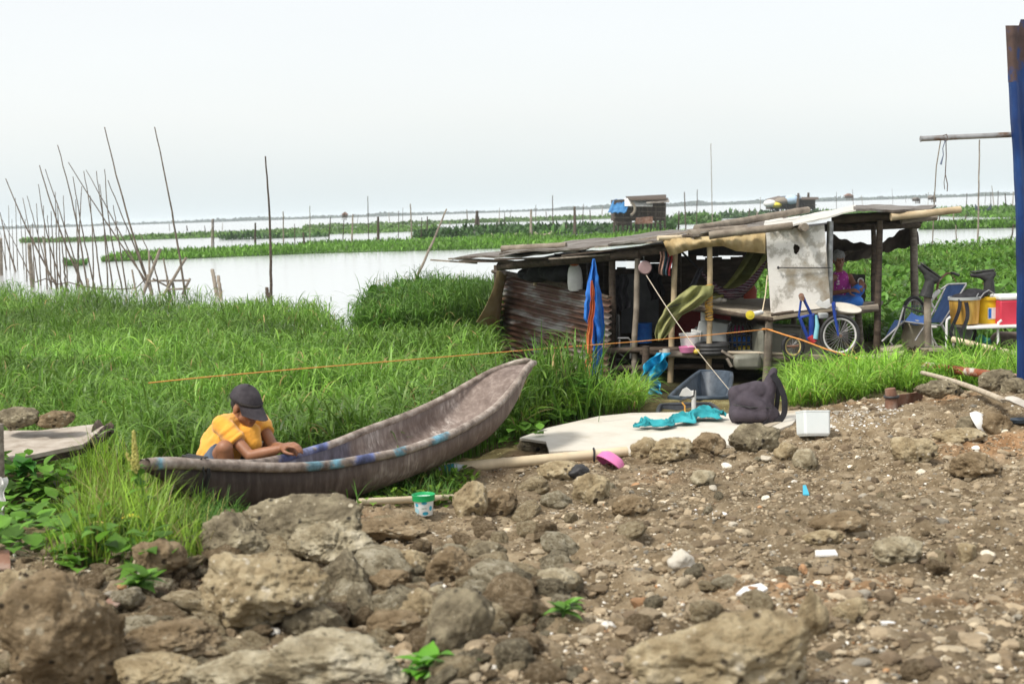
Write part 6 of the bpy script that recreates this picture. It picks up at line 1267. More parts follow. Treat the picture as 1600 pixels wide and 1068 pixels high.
ROCKS = [  # px centre, py bottom, px width, px height, material, depth ratio, flat, label
 (88, 1090, 215, 215, 'rock_brown', .8, 0, 'huge upright brown boulder in the lower left corner'),
 (8, 985, 105, 92, 'rock_tan', .9, .15, 'tan boulder cut off by the left edge above the corner boulder'),
 (402, 990, 228, 128, 'rock_tan', .8, .25, 'largest flat topped tan boulder in front of the canoe'),
 (362, 885, 138, 88, 'rock_grey', .8, 0, 'dark grey sloping boulder behind the largest flat topped boulder'),
 (468, 868, 212, 92, 'rock_grey', .55, .2, 'long dark mottled boulder lying against the canoe'),
 (515, 884, 146, 72, 'rock_pale', .7, .1, 'pale speckled boulder right of the flat topped tan one'),
 (537, 936, 80, 76, 'rock_grey', .8, 0, 'pointed dark grey rock below the pale speckled boulder'),
 (488, 1004, 108, 68, 'rock_grey', .8, .1, 'rounded grey boulder at the right foot of the flat topped one'),
 (572, 976, 66, 62, 'rock_grey', .6, 0, 'leaning greenish slab of rock right of the rounded grey boulder'),
 (618, 1000, 100, 42, 'rock_brown', .7, .2, 'low brown rock in front of the leaning greenish slab'),
 (520, 1085, 270, 95, 'rock_pale', .6, .2, 'broad pale boulder along the bottom edge behind the blurred green leaves'),
 (380, 1090, 210, 66, 'rock_pale', .6, .3, 'low pale boulder at the bottom edge left of the green leaves'),
 (262, 1040, 170, 66, 'rock_brown', .8, .1, 'earthy brown boulder right of the corner boulder'),
 (240, 1080, 150, 50, 'rock_tan', .8, .2, 'tan rock at the bottom edge beside the corner boulder'),
 (718, 1020, 125, 100, 'rock_grey', .8, 0, 'blurred greenish grey boulder right of the green leaves'),
 (600, 850, 160, 38, 'rock_brown', .5, .25, 'long low boulder just in front of the green rimmed bucket'),
 (735, 808, 58, 60, 'rock_tan', .9, 0, 'round yellowish rock right of the green rimmed bucket'),
 (778, 806, 66, 46, 'rock_brown', .9, 0, 'brown clod touching the round yellowish rock'),
 (752, 803, 32, 18, 'rubber', .9, 0, 'small black charred stone beside the round yellowish rock'),
 (702, 912, 80, 56, 'rock_brown', .8, .15, 'smooth brown rock in the middle of the rubble slope'),
 (640, 900, 70, 40, 'rock_tan', .8, .1, 'tan rock left of the smooth brown one'),
 (605, 925, 66, 34, 'rock_brown', .8, 0, 'brown rock touching the pointed dark grey rock'),
 (655, 975, 74, 60, 'rock_tan', .8, 0, 'clod of tan rock above the blurred greenish boulder'),
 (685, 948, 32, 34, 'rock_pale', .8, 0, 'small pale knob of stone above the blurred greenish boulder'),
 (760, 880, 70, 36, 'rock_grey', .8, .1, 'grey brown rock right of the smooth brown one'),
 (925, 788, 64, 50, 'rock_tan', .8, 0, 'wedge shaped tan rock below the pink basin'),
 (990, 808, 68, 34, 'rock_brown', .8, .1, 'low brown rock right of the wedge shaped tan rock'),
 (875, 752, 74, 32, 'rock_tan', .8, .1, 'tan rock just below the lying bamboo pole'),
 (905, 748, 34, 24, 'rubber', .8, 0, 'blackened stone under the left side of the pink basin'),
 (1130, 1100, 330, 140, 'rock_tan', .6, 0, 'large blurred pale boulder at the bottom centre right'),
 (1315, 838, 100, 36, 'rock_brown', .6, .1, 'low dark brown rock in the middle of the gravel'),
 (1290, 852, 70, 22, 'rock_tan', .6, .2, 'thin tan stone just in front of the low dark brown rock'),
 (1182, 706, 86, 46, 'rock_grey', .6, .1, 'long brown grey rock in front of the backpack'),
 (1262, 736, 44, 34, 'rock_pale', .9, .2, 'pale cube like stone below the white container'),
 (1230, 722, 40, 30, 'rock_tan', .9, 0, 'tan stone left of the pale cube like stone'),
 (1432, 722, 76, 42, 'rock_tan', .8, 0, 'domed yellowish rock right of the pale gravel patch'),
 (1504, 692, 92, 24, 'rock_tan', .5, .3, 'long flat slab of stone in front of the white bowl'),
 (1518, 676, 46, 28, 'rock_grey', .7, 0, 'grey stone covering the left half of the white bowl'),
 (1562, 676, 50, 34, 'rock_brown', .8, 0, 'brown stone just right of the white bowl'),
 (1472, 622, 76, 30, 'rock_grey', .7, .1, 'grey rock beneath the shovel handle'),
 (1562, 610, 62, 36, 'rock_grey', .7, .1, 'dark rock at the foot of the blue post'),
 (1522, 604, 56, 24, 'rock_grey', .7, 0, 'grey rock between shovel handle and rusty pipe'),
 (1588, 616, 40, 26, 'rock_grey', .8, 0, 'grey stone right beside the blue post base'),
 (1066, 892, 46, 36, 'white_rock', .9, 0, 'white pyramid shaped stone in the middle foreground'),
 (1276, 1000, 50, 84, 'rock_tan', .9, 0, 'blurred upright stub of stone at the right foreground'),
 (1335, 975, 66, 42, 'rock_tan', .8, 0, 'blurred tan stone right of the upright stub'),
 (872, 932, 78, 40, 'rock_pale', .8, 0, 'pale stone behind the small blurred green sprout'),
 (1408, 880, 80, 40, 'rock_pale', .8, 0, 'crumbling pale yellow stone in the right gravel'),
 (1515, 880, 30, 34, 'rock_tan', .9, 0, 'tan stone right of the crumbling pale yellow stone'),
 (1530, 745, 84, 40, 'rock_brown', .7, 0, 'brown earthy clod at the right'),
 (836, 706, 56, 24, 'rock_grey', .8, 0, 'dark stone under the left tip of the cream board'),
 (22, 674, 72, 40, 'rock_grey', .8, 0, 'grey brown stone at the left end of the slab'),
 (80, 670, 64, 32, 'rock_brown', .8, 0, 'brown stone sitting in the middle of the slab'),
 (104, 728, 54, 34, 'rock_brown', .8, 0, 'brown stone beneath the near edge of the slab'),
 (246, 905, 90, 60, 'rock_brown', .8, 0, 'dark brown earthy rock in the weeds left of the boulders'),
 (300, 960, 70, 40, 'rock_brown', .8, 0, 'dark brown rock wedged left of the flat topped boulder'),
 (1050, 722, 70, 38, 'rock_tan', .8, .1, 'tan rock at the near edge of the cream board'),
 (1108, 712, 60, 36, 'rock_brown', .7, .1, 'brown rock at the right near edge of the cream board'),
 (1100, 760, 44, 26, 'rock_pale', .8, 0, 'pale angular stone below the near board edge'),
 (1010, 716, 50, 34, 'rock_tan', .8, 0, 'tan rock beside the right end of the bamboo pole'),
]
for i, (px, py, wp, hp, mm, dr, fl, lab) in enumerate(ROCKS):
    onslab = lab.endswith('slab') and 'stone' in lab and py < 680
    if onslab: c = P(px, py, 10.6)
    else: c = ground(px, min(py, 1062)); 
    d = c[1]
    if py > 1062: c = PZ(px, py, c[2]); d = c[1]
    W = wp*mpp(d); Hh = hp*mpp(d)*.9; sub = 6 if wp > 130 else (5 if wp > 50 else 4)
    V, Fc = rockverts(sub, 100+i*7, 1.0 if wp > 60 else .8, flat=fl)
    ext = V.max(0)-V.min(0); V = (V-(V.max(0)+V.min(0))/2)/ext
    sink = .22 if not onslab else .05
    V = V*np.array([W, W*dr, Hh/(1-sink)])
    V[:, 2] += Hh/2*(1-sink)/(1-sink) - Hh*sink/2
    a = RNG.uniform(-.2, .2); V[:, :2] = V[:, :2] @ np.array([[math.cos(a), -math.sin(a)], [math.sin(a), math.cos(a)]])
    V = V+np.array([c[0], c[1]+W*dr*.35, c[2]])
    o = bulk('boulder' if wp > 90 else 'rock', V, None, M[mm], origin=np.array([c[0], c[1]+W*dr*.35, c[2]]), T=Fc); tag(o, lab, 'boulder' if wp > 90 else 'rock')
# medium loose stones, each an object of its own
protos = []
for k in range(8):
    V, Fc = rockverts(4, 900+k*11, 1.0); ext = V.max(0)-V.min(0); V = (V-(V.max(0)+V.min(0))/2)/ext
    for mm in ('rock_tan', 'rock_brown', 'rock_grey', 'rock_pale'):
        me = bpy.data.meshes.new('stone'); me.from_pydata(V.tolist(), [], Fc.tolist()); me.polygons.foreach_set('use_smooth', np.ones(len(Fc), bool)); me.materials.append(M[mm]); protos.append(me)
kinds = {0: ('tan', 'tan loose stones'), 1: ('earth brown', 'earth brown loose stones'), 2: ('grey', 'grey loose stones'), 3: ('pale', 'pale loose stones')}
g = np.random.default_rng(15); cnt = 0
for _ in range(3000):
    if cnt >= 95: break
    px = g.uniform(180, 1620) if g.random() < .16 else g.uniform(200, 880); py = 735+330*g.random()**.8
    if 560 < px < 740 and (py < 835 or py > 1000): continue
    if 820 < px < 940 and 890 < py < 1010: continue
    c = ground(px, py)
    if c[1] > edge(c[0])-.05 or (px < 330 and py < 930): continue
    kk = int(g.choice([0, 0, 1, 1, 2, 3])); me = protos[int(g.integers(0, 8))*4+kk]; o = bpy.data.objects.new('rock', me); COL.objects.link(o)
    s = (.10+.14*g.random()**1.6)*(1.1 if px < 900 else .62); o.scale = (s*g.uniform(.9, 1.5), s*g.uniform(.8, 1.2), s*g.uniform(.5, .8)); o.rotation_euler = (g.normal(0, .25), g.normal(0, .25), g.uniform(0, 6.28)); o.location = Vector(c+np.array([0, 0, s*.10]))
    tag(o, 'half buried %s rock among the bigger boulders of the bank' % ('tan', 'earth brown', 'grey', 'pale')[kk], 'rock', ('half buried tan rocks', 'half buried earth brown rocks', 'half buried grey rocks', 'half buried pale rocks')[kk]); cnt += 1
cnt = 0; g = np.random.default_rng(5)
for _ in range(6000):
    if cnt >= 270: break
    px = g.uniform(-20, 1620); py = 680+390*g.random()**.75
    pref = .9 if (px < 900 and py > 790) else (.35 if py < 800 else .05)
    if g.random() > pref: continue
    c = ground(px, py)
    if c[1] > edge(c[0])+.15: continue
    if 1235 < px < 1420 and 640 < py < 690: continue
    if 600 < px < 730 and 740 < py < 830: continue
    kk = int(g.choice([0, 0, 0, 1, 1, 1, 2, 2, 3])); me = protos[int(g.integers(0, 8))*4+kk]
    o = bpy.data.objects.new('stone', me); COL.objects.link(o); s = (.035+.10*g.random()**2.2)*(1.15 if px < 900 else .8)
    o.scale = (s*g.uniform(.9, 1.5), s*g.uniform(.8, 1.2), s*g.uniform(.5, .85)); o.rotation_euler = (g.normal(0, .3), g.normal(0, .3), g.uniform(0, 6.28)); o.location = Vector(c+np.array([0, 0, s*.16]))
    tag(o, 'loose %s stone lying in the rubble of the bank' % kinds[kk][0], 'stone', kinds[kk][1]); cnt += 1
# gravel
def gravel(N, smin, smax, power, keep, palette, seed, sub):
    g = np.random.default_rng(seed); d = 4.0*(13.8/4.0)**(g.random(N)**.8); x = g.uniform(-.40, .42, N)*d; k = keep(x, d, g); x, d = x[k], d[k]; n_ = len(x)
    s = smin+(smax-smin)*g.random(n_)**power; Vs, Fs = ICO[sub]; m_ = len(Vs)
    jit = 1+g.normal(0, .17, (n_, m_))
    if sub == 2:
        nr_ = g.normal(size=(n_, 7, 3)); nr_ /= np.linalg.norm(nr_, axis=2)[..., None]; cc = np.einsum('mk,njk->nmj', Vs, nr_); jit = np.minimum(1.1, np.min(np.where(cc > .1, .72/np.maximum(cc, .1), 9), 2))*(1+g.normal(0, .05, (n_, m_)))
    sc = np.stack([s*g.uniform(.8, 1.5, n_), s*g.uniform(.7, 1.2, n_), s*g.uniform(.45, .9, n_)], -1)
    V = Vs[None]*jit[..., None]*sc[:, None]; a = g.uniform(0, 6.28, n_); ca, sa = np.cos(a)[:, None], np.sin(a)[:, None]
    V = np.stack([V[..., 0]*ca-V[..., 1]*sa, V[..., 0]*sa+V[..., 1]*ca, V[..., 2]], -1)
    z = terrain(x, d); V = V+np.stack([x, d, z+s*.18], -1)[:, None]
    pal = np.array([p[1] for p in palette]); pr = np.array([p[0] for p in palette]); pr = pr/pr.sum(); ci = g.choice(len(pal), n_, p=pr)
    C = pal[ci]*(1+g.normal(0, .2, (n_, 1))).clip(.5, 1.5)
    Fc = (Fs[None]+(np.arange(n_)*m_)[:, None, None]).reshape(-1, 3)
    return V.reshape(-1, 3), Fc, np.repeat(C, m_, 0).clip(.01, .85)
pal = [(6, (.215, .165, .105)), (7, (.30, .24, .16)), (4, (.40, .335, .235)), (3, (.14, .105, .068)), (1.2, (.24, .22, .18)), (.9, (.56, .51, .41)), (.35, (.74, .71, .64)), (.2, (.36, .21, .11)), (.001, (.30, .36, .40))]
kb = lambda x, y, g: (y < edge(x)+.1+.35*n2(x, y, 2, 2, 3)) & (g.random(len(x)) < np.clip(.55+.6*n2(x, y, 1.4, 3, 12)+.25*(x > .3), .12, 1))
A_ = gravel(110000, .004, .013, 1.5, kb, pal, 21, 1); B_ = gravel(13000, .008, .040, 3.6, kb, pal, 22, 2)
kp = lambda x, y, g: ((((CX+F*x/y)-1345)/85)**2+((y-12.0)/.75)**2+.5*n2(x, y, 3, 2, 5) < 1)
C3 = gravel(60000, .006, .016, 1.3, kp, [(3, (.55, .53, .48)), (2, (.40, .37, .32)), (1.5, (.72, .71, .68)), (1, (.22, .19, .15))], 23, 1)
V = np.concatenate([A_[0], B_[0], C3[0]]); T_ = np.concatenate([A_[1], B_[1]+len(A_[0]), C3[1]+len(A_[0])+len(B_[0])]); C_ = np.concatenate([A_[2], B_[2], C3[2]])
o = bulk('gravel', V, None, M['gravel'], cols=C_, T=T_, smooth=False); tag(o, 'mixed brown, cream and white gravel strewn over the bank', 'gravel', kind='stuff')

# ------------------------------------------------------------------ plants on the bank
HEART = np.array([.15, .75, 1.0, .92, .62, .25, .03])
def leafset(B, roots, az, el, ln, wd, dr, base, var=.22):
    n_ = len(roots); B.add(*blades(roots, az, el, ln, wd, dr, gcol(n_, base, var), 6, prof=HEART, fold=.22))
def pts_in(n_, pxr, pyr):
    px = RNG.uniform(*pxr, n_); py = RNG.uniform(*pyr, n_); return np.array([ground(a, b) for a, b in zip(px, py)])
# left: fine bright grass tuft
B = Bulk(); r_ = pts_in(420, (85, 330), (742, 885)); n_ = len(r_); r_ = np.repeat(r_, 5, 0)+RNG.normal(0, .03, (n_*5, 3))*np.array([1, 1, 0]); n_ = len(r_)
px_ = CX+F*r_[:, 0]/r_[:, 1]; hh = np.interp(px_, [80, 130, 200, 250, 330], [.20, .42, .48, .24, .10])*RNG.uniform(.5, 1.15, n_)
B.add(*blades(r_, RNG.uniform(0, 6.28, n_), RNG.uniform(1.0, 1.55, n_), hh, RNG.uniform(.004, .008, n_), RNG.uniform(.2, 1.6, n_), gcol(n_, (.21, .35, .035), .28, .14), 6))
o = B.out('weedy_grass', M['grass']); tag(o, 'fine yellow green grass between left slab and the canoe tip', 'grass', kind='stuff')
# grass tufts under the canoe and along its near side
B = Bulk(); r_ = np.concatenate([pts_in(90, (290, 370), (800, 850)), pts_in(110, (560, 720), (745, 792))]); n_ = len(r_); r_ = np.repeat(r_, 7, 0)+RNG.normal(0, .025, (n_*7, 3))*np.array([1, 1, 0]); n_ = len(r_)
B.add(*blades(r_, RNG.uniform(0, 6.28, n_), RNG.uniform(.9, 1.5, n_), RNG.uniform(.07, .20, n_), RNG.uniform(.004, .008, n_), RNG.uniform(.3, 1.8, n_), gcol(n_, (.08, .19, .03), .25, .08), 5))
r_ = pts_in(420, (560, 745), (742, 794)); n_ = len(r_); leafset(B, r_+np.array([0, 0, .03])*RNG.random((n_, 1))*2, RNG.uniform(0, 6.28, n_), RNG.uniform(.1, 1.2, n_), RNG.uniform(.03, .08, n_), RNG.uniform(.025, .055, n_), RNG.uniform(.2, 1.2, n_), (.15, .27, .03), .35)
o = B.out('low_weeds', M['leaf']); tag(o, 'low weeds creeping under the near side of the canoe', 'weeds', kind='stuff')
# creeping vine left
B = Bulk(); r_ = np.concatenate([pts_in(330, (-30, 110), (730, 880)), pts_in(90, (100, 260), (840, 905)), pts_in(120, (735, 850), (674, 700)), pts_in(60, (800, 900), (650, 668))]); n_ = len(r_)
leafset(B, r_+np.array([0, 0, .16])*RNG.random((n_, 1)), RNG.uniform(0, 6.28, n_), RNG.uniform(-.1, .9, n_), RNG.uniform(.07, .14, n_), RNG.uniform(.06, .11, n_), RNG.uniform(.2, 1.1, n_), (.115, .26, .03), .28)
for (p, q) in [((20, 800), (110, 870)), ((60, 780), (150, 850)), ((10, 850), (90, 830))]:
    pass
o = B.out('creeping_vine', M['leaf']); tag(o, 'creeping vine with broad leaves at the left and beside the board', 'vine', kind='stuff')
# single plants
def stemplant(name, label, cat, px, py, H, leaves, base, stem=(.06, .14, .03), spike=None, special=None, group=None, wscale=1.0, d=None):
    c = ground(px, py) if d is None else P(px, py, d); t = thing(name, label, cat, c, group)
    mb = MB(); sway = RNG.normal(0, .04, 2); pts = [c+np.array([sway[0]*u*u, sway[1]*u*u, H*u]) for u in np.linspace(0, 1, 8)]; mb.tube(pts, np.linspace(.006, .003, 8), 6); mb.build('stem', mat('stem', [stem, tuple(min(1, 1.4*s) for s in stem)], 8, .6), t)
    n_ = leaves; u = RNG.uniform(.15, 1.0, n_); rr = np.stack([np.interp(u, np.linspace(0, 1, 8), [p[k] for p in pts]) for k in range(3)], -1)
    B = Bulk(); leafset(B, rr, RNG.uniform(0, 6.28, n_), RNG.uniform(.0, .9, n_), RNG.uniform(.06, .11, n_)*wscale, RNG.uniform(.035, .065, n_)*wscale, RNG.uniform(.3, 1.2, n_), base, .2)
    B.out('leaves', M['leaf'], parent=t)
    if spike:
        mb = MB(); top_p = pts[-1]; n3 = 260
        for k in range(n3):
            v = RNG.random(); a = RNG.uniform(0, 6.28); rr_ = .015*(1-v*.75)*(1+.5*RNG.random()); p = top_p+np.array([rr_*math.cos(a), rr_*math.sin(a), v*spike-.02]); mb.ell(p, (.0038, .0038, .006), None, 6, 4)
        for k in range(5):
            a = RNG.uniform(0, 6.28)
            for j in range(18): q = j/17; mb.ell(top_p+np.array([math.cos(a)*q*.045, math.sin(a)*q*.045, -.03+.09*q])+RNG.normal(0, .004, 3), (.0038, .0038, .006), None, 6, 4)
        mb.build('flower_spike', mat('spike', [(.36, .34, .08), (.5, .46, .16)], 30, .9), t)
    if special:
        for (dx, dz, az, ln, wd_, col_) in special:
            B = Bulk(); B.add(*blades(np.array([c+np.array([dx, -.20, dz])]), np.array([az]), np.array([.2]), np.array([ln]), np.array([wd_]), np.array([1.0]), np.array([col_]), 6, prof=HEART, fold=.2)); B.out('yellow_leaf', M['leaf'], parent=t)
    return t
stemplant('flowering_weed', 'amaranth weed with yellow green flower spike before the canoe tip', 'weed', 236, 850, .40, 20, (.12, .26, .03), spike=.19)
stemplant('leafy_weed', 'leafy weed with two bright yellow leaves in front of the canoe tip', 'weed', 205, 858, .16, 30, (.09, .22, .04), special=[(.02, .19, .3, .11, .085, (.62, .55, .05)), (-.06, .17, 3.0, .12, .03, (.66, .52, .16)), (.10, .11, -.6, .12, .085, (.16, .34, .06))])
stemplant('leafy_weed', 'dark leafy weed behind the corner boulder', 'weed', 165, 872, .15, 42, (.06, .16, .035))
stemplant('leafy_weed', 'light green sprawling weed just left of the dark earthy rock', 'weed', 215, 925, .08, 34, (.15, .32, .05))
stemplant('leafy_weed', 'large heart leaved weed under the slab', 'weed', 38, 760, .16, 16, (.06, .20, .03), wscale=1.9)
stemplant('leafy_weed', 'yellowing weed in front of the left post', 'weed', 60, 812, .12, 26, (.17, .30, .03), wscale=1.2)
stemplant('seedling', 'blurred bright green seedling at the bottom edge of the picture', 'seedling', 655, 1066, .07, 16, (.13, .36, .03), wscale=1.1)
stemplant('seedling', 'blurred pale green leaf pair right of the bottom seedling', 'seedling', 705, 1064, .05, 9, (.22, .44, .12), wscale=1.1)
stemplant('seedling', 'small blurred green sprout in the middle foreground', 'seedling', 880, 965, .05, 20, (.17, .36, .06), wscale=.8)
stemplant('leafy_weed', 'broad leaved weed growing beside the tall grass clump', 'weed', 918, 655, .36, 40, (.10, .25, .03), wscale=1.2)
stemplant('leafy_weed', 'bushy weed at the left tip of the cream board', 'weed', 835, 668, .16, 40, (.12, .28, .03))
# reed clump next to the canoe end
c = ground(880, 652); t = thing('tall_grass_clump', 'clump of tall broad bladed grass right of the raised canoe end', 'grass clump', c)
B = Bulk(); n_ = 300; r_ = np.tile(c, (n_, 1))+np.stack([RNG.normal(0, .20, n_), RNG.normal(.2, .35, n_), np.zeros(n_)], -1); B.add(*blades(r_, RNG.uniform(0, 6.28, n_), RNG.uniform(1.25, 1.56, n_), RNG.uniform(.35, .92, n_), RNG.uniform(.010, .022, n_), RNG.uniform(.1, 1.1, n_), gcol(n_, (.10, .22, .03), .3, .06), 8)); B.out('grass_blades', M['grass'], parent=t)
for (px, py, lb, H_) in [(1510, 598, 'tall grass tuft growing before the wire table', .75), (1545, 596, 'broad grass tuft left of the blue post', .6)]:
    c = P(px, py, 15.2); c[2] = max(.1, c[2]); t = thing('grass_tuft', lb, 'grass tuft', c); n_ = 34; B = Bulk(); r_ = np.tile(c, (n_, 1))+np.stack([RNG.normal(0, .07, n_), RNG.normal(0, .07, n_), np.zeros(n_)], -1); B.add(*blades(r_, RNG.uniform(0, 6.28, n_), RNG.uniform(1.2, 1.55, n_), RNG.uniform(.35, H_, n_), RNG.uniform(.016, .032, n_), RNG.uniform(.1, .9, n_), gcol(n_, (.10, .23, .03), .25), 8)); B.out('grass_blades', M['grass'], parent=t)
# dry pale grass behind the man's hands
B = Bulk(); r_ = np.array([ground(a, b) for a, b in zip(RNG.uniform(440, 560, 160), RNG.uniform(672, 705, 160))]); r_ = np.repeat(r_, 4, 0)+RNG.normal(0, .05, (640, 3))*np.array([1, 1, 0]); n_ = len(r_)
r_[:, 2] += .25; B.add(*blades(r_, RNG.uniform(0, 6.28, n_), RNG.uniform(.7, 1.5, n_), RNG.uniform(.2, .42, n_), RNG.uniform(.003, .006, n_), RNG.uniform(.3, 2, n_), gcol(n_, (.36, .34, .15), .25), 6)); o = B.out('dry_grass', M['grass']); tag(o, 'pale dry grass stalks behind the hands of the squatting man', 'grass', kind='stuff')
# ------------------------------------------------------------------ bamboo poles standing in the lake
def zpole(X, Y): return X/3.3333, 180+Y/3.3333
def wpole(name, label, top_, base, r, mm='bamboo_grey', bend=0.0, cat='pole', group=None, dd=None, taper=.42, sinkz=-.2):
    b = PZ(base[0], base[1], .05); d = b[1] if dd is None else dd; b = P(base[0], base[1], d); tpt = P(top_[0], top_[1], d+RNG.normal(0, .4))
    n_ = 14; pts = []; L = np.linalg.norm(tpt-b)
    for i in range(n_+1):
        u = i/n_; p = lerp(b, tpt, u); p = p+np.array([bend*L*math.sin(math.pi*u), 0, 0])+RNG.normal(0, .006, 3); pts.append(p)
    pts[0] = pts[0]+(b-tpt)/L*.4
    mb = MB(); mb.tube(pts, max(.030, r*1.3 if cat == 'pole' else r*1.1)*(1-(1-taper)*np.linspace(0, 1, n_+1)), 8); o = mb.build(name, M[mm], origin=np.array([b[0], b[1], 0])); return tag(o, label, cat, group)
PL = [((545, 65), (790, 930), .030, -.012, 'very tall leaning bamboo pole, second tallest of the left cluster'), ((805, 60), (965, 930), .030, .01, 'tallest bamboo pole at the right of the left cluster, ending in the bamboo trestle'),
 ((300, 155), (460, 930), .026, .02, 'tall bamboo pole rising highest in the middle of the left cluster'), ((355, 245), (760, 860), .026, -.01, 'strongly leaning bamboo pole reaching down to the trestle'), ((205, 262), (450, 930), .03, -.02, 'thick bent bamboo pole leaning through the crowded left cluster'),
 ((235, 282), (432, 905), .024, .01, 'bamboo pole crossing just right of the thick bent one'), ((448, 285), (752, 870), .024, .01, 'leaning bamboo pole whose dark tip starts beside the forked pair'), ((500, 290), (590, 910), .02, .0, 'nearly straight bamboo pole in the right half of the left cluster'),
 ((435, 290), (530, 920), .02, .01, 'slim bamboo pole left of the nearly straight one'), ((545, 280), (640, 910), .02, -.03, 'bowed thin bamboo pole right of the nearly straight one'), ((562, 340), (788, 930), .022, .01, 'leaning bamboo pole below the second tallest pole'),
 ((380, 320), (500, 930), .02, -.01, 'thin bamboo pole with a knotted top in the middle cluster'), ((425, 370), (400, 900), .018, .0, 'thin bamboo pole leaning the other way in the middle cluster'), ((30, 330), (300, 900), .03, -.02, 'long bamboo pole leaning across the far left of the cluster'),
 ((80, 430), (92, 800), .02, 0, 'thin upright pole near the left edge'), ((118, 430), (200, 880), .018, .01, 'faint thin pole leaning at the left'), ((0, 505), (82, 810), .04, -.02, 'thick leaning pole at the left edge with debris at its foot'),
 ((190, 460), (212, 880), .017, 0, 'short thin upright pole left of the thick bent pole'), ((225, 470), (246, 900), .017, 0, 'second short thin upright pole left of the thick bent pole'), ((200, 360), (330, 900), .02, -.03, 'thin bowed pole beside the thick bent pole'),
 ((330, 420), (352, 880), .016, .0, 'faint short upright pole behind the crowded cluster'), ((288, 400), (300, 900), .017, 0, 'upright pole in the dense part of the cluster'), ((45, 470), (52, 800), .016, 0, 'faint upright pole nearest the left edge'), ((105, 500), (125, 800), .016, 0, 'thin short pole behind the thick leaning one at the left'),
 ((265, 500), (292, 910), .017, 0, 'short pole hidden low in the dense part of the cluster'), ((12, 545), (150, 820), .018, .01, 'slanting thin pole crossing the left edge poles'), ((730, 620), (832, 930), .014, .05, 'curved thin cane bending over the trestle'), ((320, 650), (345, 910), .03, 0, 'dark short stake in the dense part of the cluster'),
 ((140, 420), (262, 880), .017, .01, 'faint slanting pole left of the thick bent pole'), ((62, 540), (72, 790), .018, 0, 'short faint pole by the thick sawn stake'), ((20, 560), (30, 800), .018, 0, 'low thin pole hugging the left edge'), ((170, 560), (178, 860), .016, 0, 'low thin pole right of the thick sawn stake'), ((300, 470), (318, 900), .016, 0, 'thin pole between the dense poles and the bent one'), ((395, 440), (412, 905), .016, 0, 'thin upright pole below the knotted top pole'), ((470, 420), (486, 910), .016, .01, 'faint slim pole before the nearly straight one'), ((0, 600), (34, 800), .022, -.01, 'leaning pole cut by the left edge'), ((130, 540), (140, 860), .016, 0, 'thin pole just left of the thick sawn stake'), ((245, 520), (268, 900), .016, .01, 'thin pole grown over by the bent pole'), ((520, 360), (562, 915), .016, .01, 'slender pole leaning behind the bowed pole'), ((590, 470), (660, 920), .015, .0, 'slender short pole right of the bowed pole')]
for (a, b, r, bend, lab) in PL: wpole('bamboo_pole', lab, zpole(*a), zpole(*b), r, 'pole_dark', bend=bend, group='bamboo poles standing in the lake at the left')
wpole('bamboo_pole', 'lone dark bamboo pole standing apart right of the trestle', zpole(1382, 212), zpole(1412, 985), .034, 'wood_dark', .012)
wpole('bamboo_pole', 'pale pole leaning right out of the waterside weeds', (698, 326), (636, 465), .036, 'bamboo_grey', .01)
for (a, b, r, lab) in [((152, 670), (168, 890), .075, 'thick sawn stake among the left poles'), ((2, 640), (6, 830), .09, 'thick post cut by the left edge'), ((222, 630), (248, 800), .04, 'short leaning stake left of the dense poles'), ((1106, 805), (1130, 935), .06, 'thicker short stake of the pair between trestle and lone pole'), ((1136, 838), (1152, 955), .05, 'thinner short stake of the pair between trestle and lone pole'), ((687, 805), (712, 935), .03, 'short stake left of the trestle'), ((456, 850), (467, 935), .03, 'small stub of a stake left of the trestle'), ((1388, 898), (1402, 1000), .045, 'dark stub leaning at the foot of the lone pole'), ((1400, 930), (1406, 1000), .05, 'dark stub beside the foot of the lone pole')]:
    wpole('stake', lab, zpole(*a), zpole(*b), r, 'bamboo_grey' if 'dark' not in lab else 'wood_dark', taper=.9, cat='stake')
dT = PZ(*zpole(800, 930), .05)[1]
t = thing('bamboo_trestle', 'lashed bamboo trestle standing at the water edge below the tall poles', 'trestle', P(*zpole(860, 930), dT))
for (a, b, r) in [((835, 695), (745, 935), .055), ((970, 740), (850, 940), .05), ((775, 708), (780, 870), .035), ((780, 862), (990, 860), .035), ((795, 850), (870, 890), .03), ((870, 905), (990, 903), .035), ((990, 850), (948, 938), .045), ((768, 828), (792, 935), .06), ((850, 745), (890, 940), .03), ((900, 870), (908, 940), .05), ((870, 840), (880, 930), .04)]:
    mb = MB(); bam(mb, P(*zpole(*b), dT+RNG.normal(0, .15)), P(*zpole(*a), dT+RNG.normal(0, .25)), r); mb.build('bamboo_bar', M['bamboo_grey'], t)
mb = MB(); mb.tube([P(*zpole(x, y), dT+1) for (x, y) in [(180, 870), (240, 850), (300, 880), (360, 870), (430, 890), (500, 900), (560, 905), (620, 905), (710, 900), (770, 840)]], .02, 6); o = mb.build('sagging_rope', M['wood_dark']); tag(o, 'dark sagging rope strung between the left poles', 'rope')
